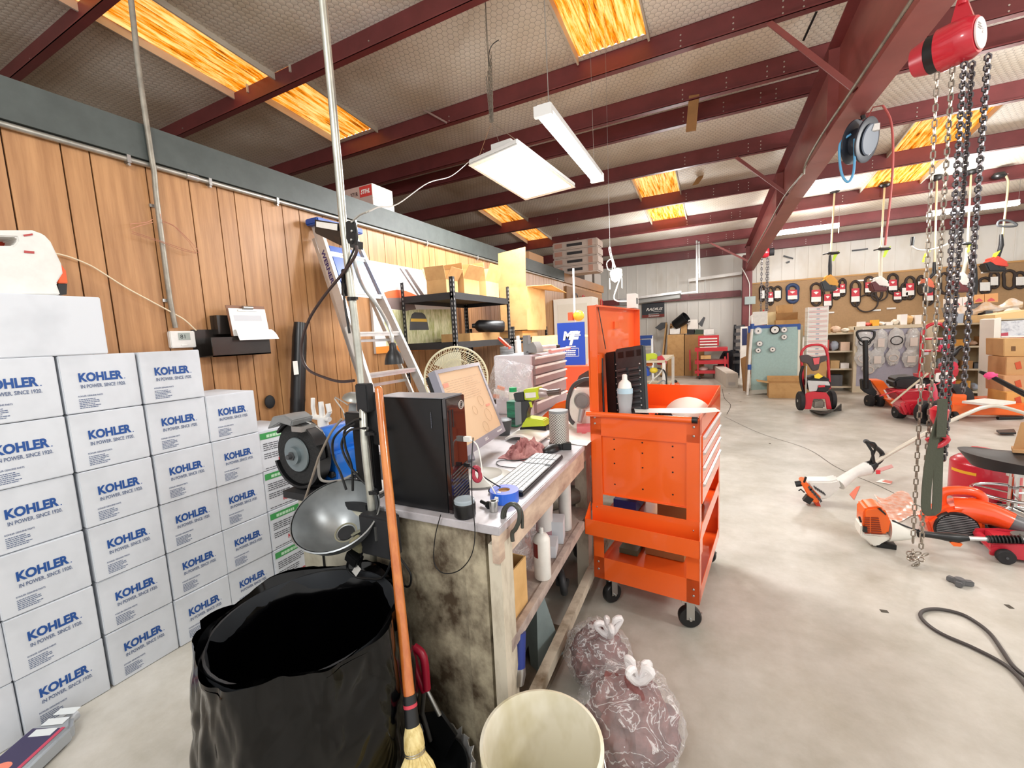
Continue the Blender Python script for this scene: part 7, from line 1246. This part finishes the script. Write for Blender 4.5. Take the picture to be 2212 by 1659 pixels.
b = B(); b.bx(3.4, 6.5, 9.85, 10.2, 1.27, 1.32); b.thing('counter_edge', m_ship, 'beige counter edge carrying the printed boxes', 'counter')
# --- belts on the pegboard ---
bl = [(1647, 618, 10, 32, 1), (1665, 620, 12, 38, 2), (1680, 619, 15, 30, 1), (1712, 615, 23, 38, 3), (1763, 612, 23, 48, 2), (1788, 622, 18, 46, 2), (1807, 612, 16, 34, 2), (1820, 603, 13, 36, 2), (1848, 607, 20, 54, 2), (1878, 598, 20, 40, 2), (1898, 598, 16, 48, 0), (1929, 592, 20, 42, 2), (1939, 622, 18, 30, 2), (1955, 612, 14, 34, 1), (1966, 598, 20, 48, 2), (1990, 596, 14, 40, 1), (2006, 608, 22, 50, 2), (2040, 590, 20, 44, 0), (2062, 586, 20, 46, 0), (2128, 600, 24, 34, 1), (2148, 588, 18, 34, 1), (2180, 584, 26, 40, 0), (2204, 588, 20, 34, 1)]
m_belt = M('3B312D', .7); m_bblue = M('33466B', .6)
for k, (x, y, w, h, c_) in enumerate(bl):
    t = T('drive_belt', 'looped drive belt %s on the pegboard, %s from the %s' % ({0: 'without card', 1: 'with white card', 2: 'with red and white card', 3: 'in blue with big red card'}[c_], ord_(k+1 if k < 12 else len(bl)-k), 'left' if k < 12 else 'right'), 'belt', P(x, y+h, y=14.1), 0, 'belts on the pegboard')
    tub(t, 'belt', [(x, y), (x+w*.45, y+h*.15), (x+w*.42, y+h*.5), (x+w*.4, y+h*.85), (x, y+h), (x-w*.4, y+h*.85), (x-w*.42, y+h*.5), (x-w*.45, y+h*.15)], 14.14, .03 if c_ != 3 else .05, m_bblue if c_ == 3 else m_belt, 4, True)
    if c_: a, c = (y+h*.38, y+h*.68) if c_ != 1 else (y+h*.35, y+h*.35); cut(t, 'white_card', [(x-w*.45, y+h*.62 if c_ > 1 else y+h*.3), (x+w*.45, y+h*.6 if c_ > 1 else y+h*.28), (x+w*.45, y+h*.82), (x-w*.45, y+h*.84)], 14.06, .008, m_wht)
    if c_ > 1: cut(t, 'red_card', [(x-w*.42, y+h*.3), (x+w*.42, y+h*.28), (x+w*.44, y+h*.6), (x-w*.44, y+h*.62)], 14.055, .008, M('C9303E', .5)); cut(t, 'card_print', [(x-w*.25, y+h*.4), (x, y+h*.37), (x+w*.25, y+h*.39), (x, y+h*.5)], 14.05, .003, m_wht)
for k, (x, y, r) in enumerate(((1873, 655, .22), (1900, 636, .16))): b = B(); b.ring(P(x, y, y=14.1), r, .018, (0, 1, 0), 36, 8); b.thing('thin_belt', m_belt, 'thin round belt ring on the pegboard, %s' % ('large lower one' if k == 0 else 'smaller one right of it'), 'belt')
for k, (x, y) in enumerate(((1858, 606), (1888, 603), (1793, 675), (1893, 670), (1925, 666), (2028, 593), (2130, 588))): b = B(); c = P(x, y, y=14.14); b.bx(c.x-.09, c.x+.09, 14.13, 14.145, c.z-.02, c.z+.02); b.thing('price_label', m_wht, 'small white label on the pegboard, %s counted from the left' % ord_(k+1), 'label', 'white labels on the pegboard')
for k, p in enumerate(([(1693, 551), (1714, 557), (1713, 560), (1692, 554)], [(1841, 540), (1875, 536), (1875, 539), (1841, 543)], [(1698, 566), (1706, 563), (1706, 567), (1700, 569)])): b = B(); b.prism([P(*q, y=14.2) for q in p], (0, .02, 0)); b.thing('wall_strip', m_dgrey, 'dark metal scrap fixed on the upper far wall, %s' % ['slanted one right of the small hoist', 'long one between hanging trimmers', 'tiny one under the slanted strip'][k], 'strip')
# --- trimmers hanging from the purlin ---
def hang(label, top, shaft, hand, eng, ew, eh, m1, m2, curved=0):
    y = 11.04; t = T('hanging_trimmer', label, 'string trimmer', P(*eng, y=y), 0, 'string trimmers hanging from the purlin')
    pts = [top, ((top[0]*2+shaft[0])/3, (top[1]*2+shaft[1])/3), shaft]
    if curved: pts = [(top[0]-14, top[1]+2), (top[0]-5, top[1]-6), (top[0]+4, top[1]+6)]+[(top[0]+5, top[1]+30), shaft]
    tub(t, 'shaft', pts, y, .016, M('C8BD96', .35, .3), 3)
    c = P(top[0]-(14 if curved else 0), top[1]+1, y=y); b = B(); b.lathe(c-V((0, 0, .04)), [(.02, 0), (.08, .02), (.1, .05), (.07, .1), (.02, .11)], 18); b.make('trimmer_head', m_blk, t)
    if hand: tub(t, 'handle', [(hand[0]-18, hand[1]+3), (hand[0]-5, hand[1]), (hand[0]+4, hand[1]), (hand[0]+19, hand[1]-1)], y-.05, [.012, .03, .03, .012], m_blk, 3)
    tub(t, 'grip', [(shaft[0], shaft[1]-24), shaft, (eng[0], eng[1]-eh*.45)], y, [.022, .035, .03], m_blk if not m1 is m_shell else M('C9C5B4', .4), 1)
    cut(t, 'engine_cover', [(eng[0]-ew*.3, eng[1]-eh*.35), (eng[0]-ew*.05, eng[1]-eh*.6), (eng[0]+ew*.1, eng[1]-eh*.55), (eng[0]+ew*.5, eng[1]-eh*.15), (eng[0]+ew*.45, eng[1]+eh*.2), (eng[0]-ew*.3, eng[1]+eh*.1)], y-.12, .26, m1, .03)
    cut(t, 'engine_block', [(eng[0]-ew*.5, eng[1]-eh*.1), (eng[0]-ew*.2, eng[1]-eh*.25), (eng[0]+ew*.1, eng[1]+eh*.1), (eng[0]+ew*.4, eng[1]+eh*.1), (eng[0]+ew*.35, eng[1]+eh*.42), (eng[0]-ew*.35, eng[1]+eh*.42)], y-.13, .26, m2, .02)
    c = P(hand[0]+7 if hand else eng[0]-9, hand[1] if hand else 548, y=10.98); b = B(); b.prism([c, c+V((.09, 0, .05)), c+V((.06, 0, -.02)), c+V((.0, 0, -.16)), c+V((-.03, 0, -.15))], (0, .004, 0)); b.make('ribbon_tag', m_tag, t)
    return t
m_tag = M('C8F03A', .5)
hang('hanging string trimmer with yellow and black engine, leftmost', (1803, 412), (1793, 575), (1795, 547), (1793, 613), 40, 36, M('D9A02A', .4), m_blk)
hang('hanging string trimmer with cream and dark red engine, second from left', (1911, 400), (1902, 555), (1905, 538), (1902, 615), 42, 34, m_shell, M('5A1E22', .5))
T3 = hang('hanging trimmer with bicycle handlebar behind the hoist chains', (2024, 385), (2018, 590), None, (2006, 618), 30, 34, M('C9603A', .4), m_blk)
hang('hanging string trimmer with cream, red and black engine and dark bar handle', (2098, 372), (2088, 560), (2087, 526), (2080, 612), 46, 44, m_shell, M('6A2A2C', .5))
T5 = hang('hanging string trimmer with curved shaft and red engine, rightmost', (2172, 380), (2163, 530), None, (2155, 572), 54, 34, M('C8402E', .4), m_blk, 1)
t = T3; tub(t, 'handlebar', [(1970, 528), (1972, 534), (1985, 540), (2005, 540), (2030, 534), (2055, 522), (2072, 503)], 10.9, .014, m_shell, 4); tub(t, 'grip', [(1972, 512), (1970, 530)], 10.9, .03, m_blk, 1); tub(t, 'grip', [(2056, 520), (2074, 500)], 10.9, .03, m_blk, 1)
t = T5; tub(t, 'loop_handle', [(2155, 486), (2160, 477), (2180, 477), (2196, 485), (2190, 489), (2165, 489)], 10.9, .018, m_dgrey, 4, True)
b = B(); b.tube([P(x, y, y=10.9) for x, y in ((2098, 552), (2103, 580), (2106, 620), (2102, 648))], [.05, .05, .045, .04], 8); b.thing('black_strap', m_blk, 'thick black shoulder strap hanging beside a trimmer engine', 'strap')
# ================= far left corner =================
t = T('red_tool_cart', 'red tool cart with small drawer chest before the far wall', 'tool cart', P(1530, 812, z=0)); y0 = 12.4; q = lambda x, y, s=0: P(x, y, y=y0+s)
m_rc = M('C4202E', .4, coat=.3)
for (xa, ya, yb, s) in ((1507, 758, 812, 0), (1566, 770, 806, 0), (1490, 756, 800, .5), (1572, 762, 800, .5)): b = B(); b.bar(q(xa, ya, s), q(xa+1, yb, s), .04, .04); b.make('leg', m_rc, t)
for (ya, th) in ((752, .1), (779, .1), (801, .08)): b = B(); a, c = q(1492, ya), q(1572, ya+2); b.bx(a.x+.1, c.x, y0, y0+.55, a.z-th, a.z); b.make('shelf', m_rc, t)
b = B(); a, c = q(1508, 748), q(1553, 724); b.bx(a.x, c.x, y0+.05, y0+.4, a.z, c.z); o = b.make('drawer_chest', m_rc, t)
b = B(); [b.bx(a.x+.04, c.x-.04, y0+.03, y0+.05, c.z-.1-.075*k, c.z-.07-.075*k) for k in range(4)]; b.make('drawer_trim', m_wht, o)
wheel(t, q(1511, 816), .06, .04, (1, 0, 0)); 
b = B(); b.box(q(1525, 771, .2), (.25, .3, .1)); b.thing('cart_goods', m_kraftl, 'tan parcel on the middle shelf of the red cart', 'parcel')
b = B(); b.sph(q(1520, 797, .2)+V((0, 0, .0)), (.12, .12, .07), 14, 8); b.thing('white_bundle', m_wht, 'white bundle on the lowest shelf of the red cart', 'bundle')
t = T('long_carton', 'long pale carton lying on the floor before the red cart', 'box', P(1570, 838, z=0)); p0, p1, p2 = P(1568, 838, z=0), P(1594, 838, z=0), P(1532, 808, z=0); h = V((0, 0, .33)); b = B(); b.prism([p0, p1, p1+h, p0+h], (p2-p0)*.72); b.make('carton', M('D5CEC4', .65, var=.08), t)
b = B(); b.prism([p0+V((.05, -.012, .06)), p1+V((-.05, -.012, .06)), p1+V((-.05, -.012, .13)), p0+V((.05, -.012, .13))], (0, .004, 0)); b.make('carton_print', M('B9B6B4', .6), t)
for k, (xa, xb) in enumerate(((1442, 1478), (1479, 1521))): b = B(); a, c = P(xa, 808, y=13.2), P(xb, 722, y=13.2); b.bx(a.x, c.x-.01, 13.2, 13.8, 0, c.z); b.thing('tall_carton', m_kraftd if k else m_kraft, 'tall kraft carton at the far wall, %s of the pair' % ('left' if k == 0 else 'right'), 'box')
zt = P(1478, 722, y=13.2).z+.002
for k, (p, m, nm, lb) in enumerate((([(1447, 722), (1468, 721), (1469, 709), (1447, 710)], m_wht, 'white_box', 'white box at the left on the tall cartons'), ([(1470, 721), (1484, 720), (1484, 700), (1472, 702)], m_kraft, 'kraft_box', 'upright kraft box in the middle on the tall cartons'), ([(1485, 711), (1508, 710), (1507, 690), (1487, 691)], M('E9E5DC', .6), 'open_white_box', 'open box with white wrapped things on the tall cartons'), ([(1484, 722), (1500, 722), (1500, 712), (1485, 712)], m_mat, 'dark_box', 'dark box below the open white box'), ([(1500, 722), (1518, 724), (1520, 712), (1502, 712)], M('3B4A38', .6), 'green_pile', 'dark green pile at the right on the tall cartons'), ([(1520, 724), (1542, 722), (1542, 711), (1520, 712)], m_wht, 'white_carton', 'white carton sticking out behind the red drawer chest'), ([(1508, 700), (1520, 684), (1523, 686), (1516, 706)], m_dgrey, 'dark_flap', 'dark slanted flap above the pile at the right'), ([(1451, 708), (1470, 702), (1474, 696), (1455, 698)], m_kraftl, 'flat_box', 'flat tan box lying slanted on the white box'), ([(1446, 705), (1462, 690), (1470, 688), (1458, 702)], m_kraftd, 'brown_flaps', 'brown carton flaps sticking up left of the black bin'))):
    b = B(); b.prism([P(*z_, y=13.25+.03*(k % 2)) for z_ in p], (0, .35, 0)); b.thing(nm, m, lb, 'box' if k < 6 else 'carton flap')
b = B(); a = P(1478, 685, y=13.3); b.lathe(a-V((.25, 0, .22)), [(.14, 0), (.17, .4), (.155, .4), (.12, .02), (0, .02)], 24, (.75, -.3, .5)); b.thing('black_bin', m_blk, 'round black bin lying tilted on top of the carton pile', 'bin')
for k, (a, c) in enumerate((((1428, 812), (1440, 700)), ((1436, 812), (1450, 702)))): b = B(); b.bar(P(*a, y=13.0), P(*c, y=13.7), .22, .04, (1, 0, 0)); b.thing('leaning_carton', m_kraftd if k else m_kraft, 'folded flat carton leaning on the far wall, %s' % ('left one' if k == 0 else 'right one next to the tall carton'), 'box')
b = B(); b.prism([P(1415, 708, y=13.6), P(1428, 697, y=13.6), P(1440, 696, y=13.6), P(1436, 708, y=13.6), P(1425, 714, y=13.6)], (0, .2, 0)); b.thing('torn_carton', m_dgrey, 'dark torn carton piece left of the leaning cartons', 'box')
t = T('banner_sign', 'dark wall sign with white capital lettering on the far wall', 'sign', P(1410, 686, y=14.1)); y0 = 14.15; a, c = P(1387, 687, y=y0), P(1435, 652, y=y0)
b = B(); b.bx(a.x, c.x, y0, y0+.03, a.z, c.z); b.make('panel', M('34383F', .5), t); b = B(); b.bx(a.x, c.x, y0-.004, y0, a.z, a.z+.09); b.make('red_band', M('8A3A34', .5), t)
b = B(); letters(b, 'RADIUS', (a.x+.13, y0-.006, c.z-.25), (1, 0, 0), (0, 0, 1), w=.5, h=.09, bold=.03, shear=.3); dashes(b, (a.x+.35, y0-.006, c.z-.29), (1, 0, 0), (0, 0, 1), .3, .025, 1, 3, .6); dashes(b, (a.x+.2, y0-.006, c.z-.36), (1, 0, 0), (0, 0, 1), .35, .02, 1, 5, .6); dashes(b, (a.x+.2, y0-.006, a.z+.03), (1, 0, 0), (0, 0, 1), .35, .05, 2, 6, .6); b.make('lettering', m_wht, t)
t = T('small_step_ladder', 'small step ladder with blue top behind the orange cart', 'ladder', P(1395, 800, y=11)); y0 = 11.0; q = lambda x, y, s=0: P(x, y, y=y0+s)
for (x0, x1) in ((1383, 1379), (1408, 1413)): b = B(); b.bar(q(x0, 726), V((q(x1, 800).x, y0-.2, 0)), .05, .05); b.make('rail', m_alu, t); b = B(); b.bar(q(x0, 726, .1), V((q(x1, 800).x, y0+.7, 0)), .04, .04); b.make('rear_rail', m_alu, t)
b = B(); a, c = q(1382, 732), q(1409, 724); b.bx(a.x, c.x, y0-.05, y0+.12, a.z, c.z); b.make('top_cap', m_lb, t); b = B(); a, c = q(1384, 747), q(1407, 733); b.bx(a.x, c.x, y0-.06, y0-.02, a.z, c.z); b.make('blue_tray', m_lb, t)
for z in (.3, .6, .9): b = B(); b.bx(q(1382, 760).x, q(1410, 760).x, y0-.15+z*.1, y0-.03+z*.1, z, z+.03); b.make('step', m_alu, t)
t = T('rear_workbench', 'white topped bench crowded with tools behind the orange cart', 'workbench', (-1.2, 8.2, 0)); b = B(); b.bx(-1.5, -.86, 7.6, 9.2, .82, .86); b.make('bench_top', m_ship, t)
for x, y in ((-1.48, 7.62), (-.9, 7.62), (-1.48, 9.15), (-.9, 9.15)): b = B(); b.bx(x, x+.05, y, y+.05, 0, .82); b.make('leg', m_wht, t)
b = B(); b.bx(-1.45, -.9, 7.65, 9.15, .3, .33); b.make('shelf', m_ship, t)
y0 = 7.7; ZB = .861
def onb(nm, px, w, d, h, m, lb, cat='tool', y=y0, bev=.01): c = P(px, 790, y=y); b = B(); b.bx(c.x-w/2, c.x+w/2, y, y+d, ZB, ZB+h); b.thing(nm, m, lb, cat, bev=bev)
t = T('green_drill', 'lime green drill standing on the rear bench', 'power tool', P(1405, 790, y=7.7)); cut(t, 'drill_body', [(1391, 765), (1412, 763), (1421, 767), (1418, 776), (1404, 776), (1402, 782), (1395, 780)], 7.7, .1, m_lime, .01); cut(t, 'chuck', [(1418, 762), (1424, 758), (1428, 768), (1421, 770)], 7.7, .08, m_grey); cut(t, 'battery', [(1396, 780), (1408, 778), (1409, 790), (1396, 791)], 7.7, .1, M('E8762A', .4), .01)
c = P(1428, 780, y=7.7); b = B(); b.prism([P(1419, 788, y=7.7), P(1420, 768, y=7.7), P(1427, 766, y=7.7), P(1440, 784, y=7.7), P(1436, 789, y=7.7)], (0, .12, 0)); b.thing('red_tool', M('C93848', .4), 'red and white power tool on the rear bench', 'power tool', bev=.01)
b = B(); b.prism([P(1382, 800, y=7.6), P(1383, 794, y=7.6), P(1394, 792, y=7.6), P(1402, 800, y=7.6), P(1403, 812, y=7.6), P(1384, 815, y=7.6)], (0, .2, 0)); b.thing('blue_container', M('2C55B8', .4), 'blue plastic container in front of the rear bench', 'container', bev=.01)
b = B(); b.sph(P(1412, 800, y=7.6), (.07, .06, .05), 14, 8); b.thing('yellow_item', M('E8D23A', .5), 'yellow pouch hanging on the rear bench front', 'pouch')
for k, pts in enumerate((((1420, 795), (1434, 800), (1439, 815), (1440, 832)), ((1398, 835), (1410, 820), (1424, 808), (1432, 795)), ((1420, 830), (1432, 822), (1438, 826), (1434, 836)))): b = B(); b.tube([P(x, y, y=7.55) for x, y in pts], .012, 8, sm=4); b.thing('bench_hose', [m_mat, M('D9D6CC', .5), m_grey][k], '%s hose hanging from the rear bench' % ['dark', 'pale', 'grey'][k], 'hose')
b = B(); c = P(1452, 838, z=0); b.sph(c+V((0, 0, .08)), (.17, .14, .08), 18, 10); b.m = 1; b.sph(c+V((.05, -.02, .15)), (.07, .07, .05), 14, 8); b.thing('orange_floor_tool', [M('D9622E', .5), m_blk], 'small orange and black tool on the floor by the rear bench', 'tool')
# black shelving leaning, blue panel
t = T('leaning_shelf', 'dark grey shelving leaning beside the red column', 'shelving', P(1597, 800, z=0)); y0 = 13.0
for xa, xb in ((1588, 1583), (1606, 1604)): b = B(); b.bar(P(xa, 702, y=y0+.3), V((P(xb, 800, y=y0).x, y0-.1, 0)), .06, .06); b.make('post', m_mat, t)
for k in range(6): b = B(); b.bar(P(1587-k*.8, 707+15*k, y=y0+.25-.05*k), P(1606, 706+15*k, y=y0+.25-.05*k), .2, .08); b.make('shelf', m_dgrey, t)
b = B(); b.prism([P(1600, 706, y=12.6), P(1615, 705, y=12.6), V((P(1613, 800, y=12.6).x, 12.6, 0)), V((P(1598, 800, y=12.6).x, 12.6, 0))], (0, .06, 0)); b.m = 1; b.prism([P(1603, 710, y=12.59), P(1614, 709, y=12.59), P(1614, 745, y=12.59), P(1603, 746, y=12.59)], (0, .01, 0)); b.thing('framed_panel', [m_wht, M('26305A', .5)], 'white framed navy panel behind the white pipe post', 'panel')
b = B(); b.prism([P(1606, 850, y=10.1), P(1617, 852, y=10.1), P(1616, 768, y=10.1), P(1600, 775, y=10.6)], (0, .1, 0)); b.thing('brown_cardboard', m_kraftd, 'brown cardboard sheet leaning left of the turquoise board', 'cardboard')
b = B(); b.sph(P(1580, 790, y=13.4), (.35, .2, .45), 18, 12, crumple(2, .3, 3)); b.thing('dark_bundle', M('1F2430', .7), 'dark covered bundle behind the red cart', 'bundle')
# overhead truss at far wall
t = T('grey_track', 'grey steel track hanging in front of the far wall girt', 'track', P(1400, 650, y=12.5)); y0 = 12.6
b = B(); b.bar(P(1342, 655, y=y0), P(1470, 638, y=y0), .5, .16); b.make('track_body', M('8B8B88', .4, .5), t); b = B(); b.bar(P(1340, 648, y=y0-.3), P(1472, 631, y=y0-.3), .06, .06); b.make('track_edge', m_alu, t)
for x, y in ((1505, 520), (1510, 522)): b = B(); b.bar(P(x, y, y=12.7), P(x+1, 633 if x == 1505 else 600, y=12.7), .05, .04); b.make('hanger', m_steel, t)
b = B(); b.bar(P(1470, 634, y=y0-.1), P(1506, 630, y=y0+.1), .04, .04); b.make('cross_brace', m_steel, t)
# tall white cabinet, stacked trays, lumber on the wall top
t = T('white_cabinet', 'tall white panelled cabinet behind the blue sign', 'cabinet', (-2.35, 7.2, 0)); b = B(); b.bx(-2.68, -1.98, 7.2, 7.6, 0, 2.0); b.make('carcass', M('ECE9DE', .5), t); b = B(); b.bx(-2.6, -2.06, 7.19, 7.2, .2, 1.9); b.make('door_panel', M('E2DED0', .5), t, bev=.003)
random.seed(11)
for k in range(4):
    z0 = 2.535+.155*k; x0 = -2.8; t = T('packing_tray', 'moulded pinkish packing tray on the wall top, %s of the stack' % ['lowest', 'second', 'third', 'topmost'][k], 'tray', (-2.5, 8.1, z0), 0, 'packing trays on the wall top'); F = Matrix.Translation((-2.68, 8.05, z0))
    b = B(F); b.bx(-.3, .6, 0, .4, 0, .15); b.make('tray_body', M('C9B8AC', .7, var=.15, sc=5), t, bev=.02); b = B(F); b.bx(.0, .3, -.012, .0, .05, .1); b.make('dark_slot', M('2F2C2E', .6), t); b = B(F); b.bx(.42, .5, -.012, 0, .02, .13); b.bx(-.25, -.1, -.012, 0, .04, .12); b.make('pink_block', M('B98A78', .6), t)
for k, (y, h, c_, lb) in enumerate(((6.2, .12, 'B98E66', 'flat brown carton lying on the wall top before the packing trays'), (9.2, .3, '9C9690', 'grey carton on the wall top beyond the packing trays'), (10.0, .22, '8A847E', 'dull carton at the far end of the wall top'))): b = B(); b.bx(-3.2, -2.68, y, y+.6, 2.567 if y < 7.8 else 2.532, 2.567+h); b.thing('attic_carton', M(c_, .7), lb, 'box')
t = T('tool_rack_board', 'brown board with hooks and tools on the rear part of the panelled wall', 'tool rack', (-2.6, 9.6, 1.7)); b = B(); b.bx(-2.69, -2.66, 7.9, 10.6, 1.95, 2.3); b.make('board', M('8F6A48', .7), t)
for k in range(5): b = B(); y = 8.3+.5*k; b.ring((-2.6, y, 2.08), .09, .012, (1, 0, 0), 20, 6); b.make('hanging_ring', [m_dgrey, m_pur, m_alu, m_dgrey, m_pur][k], t)
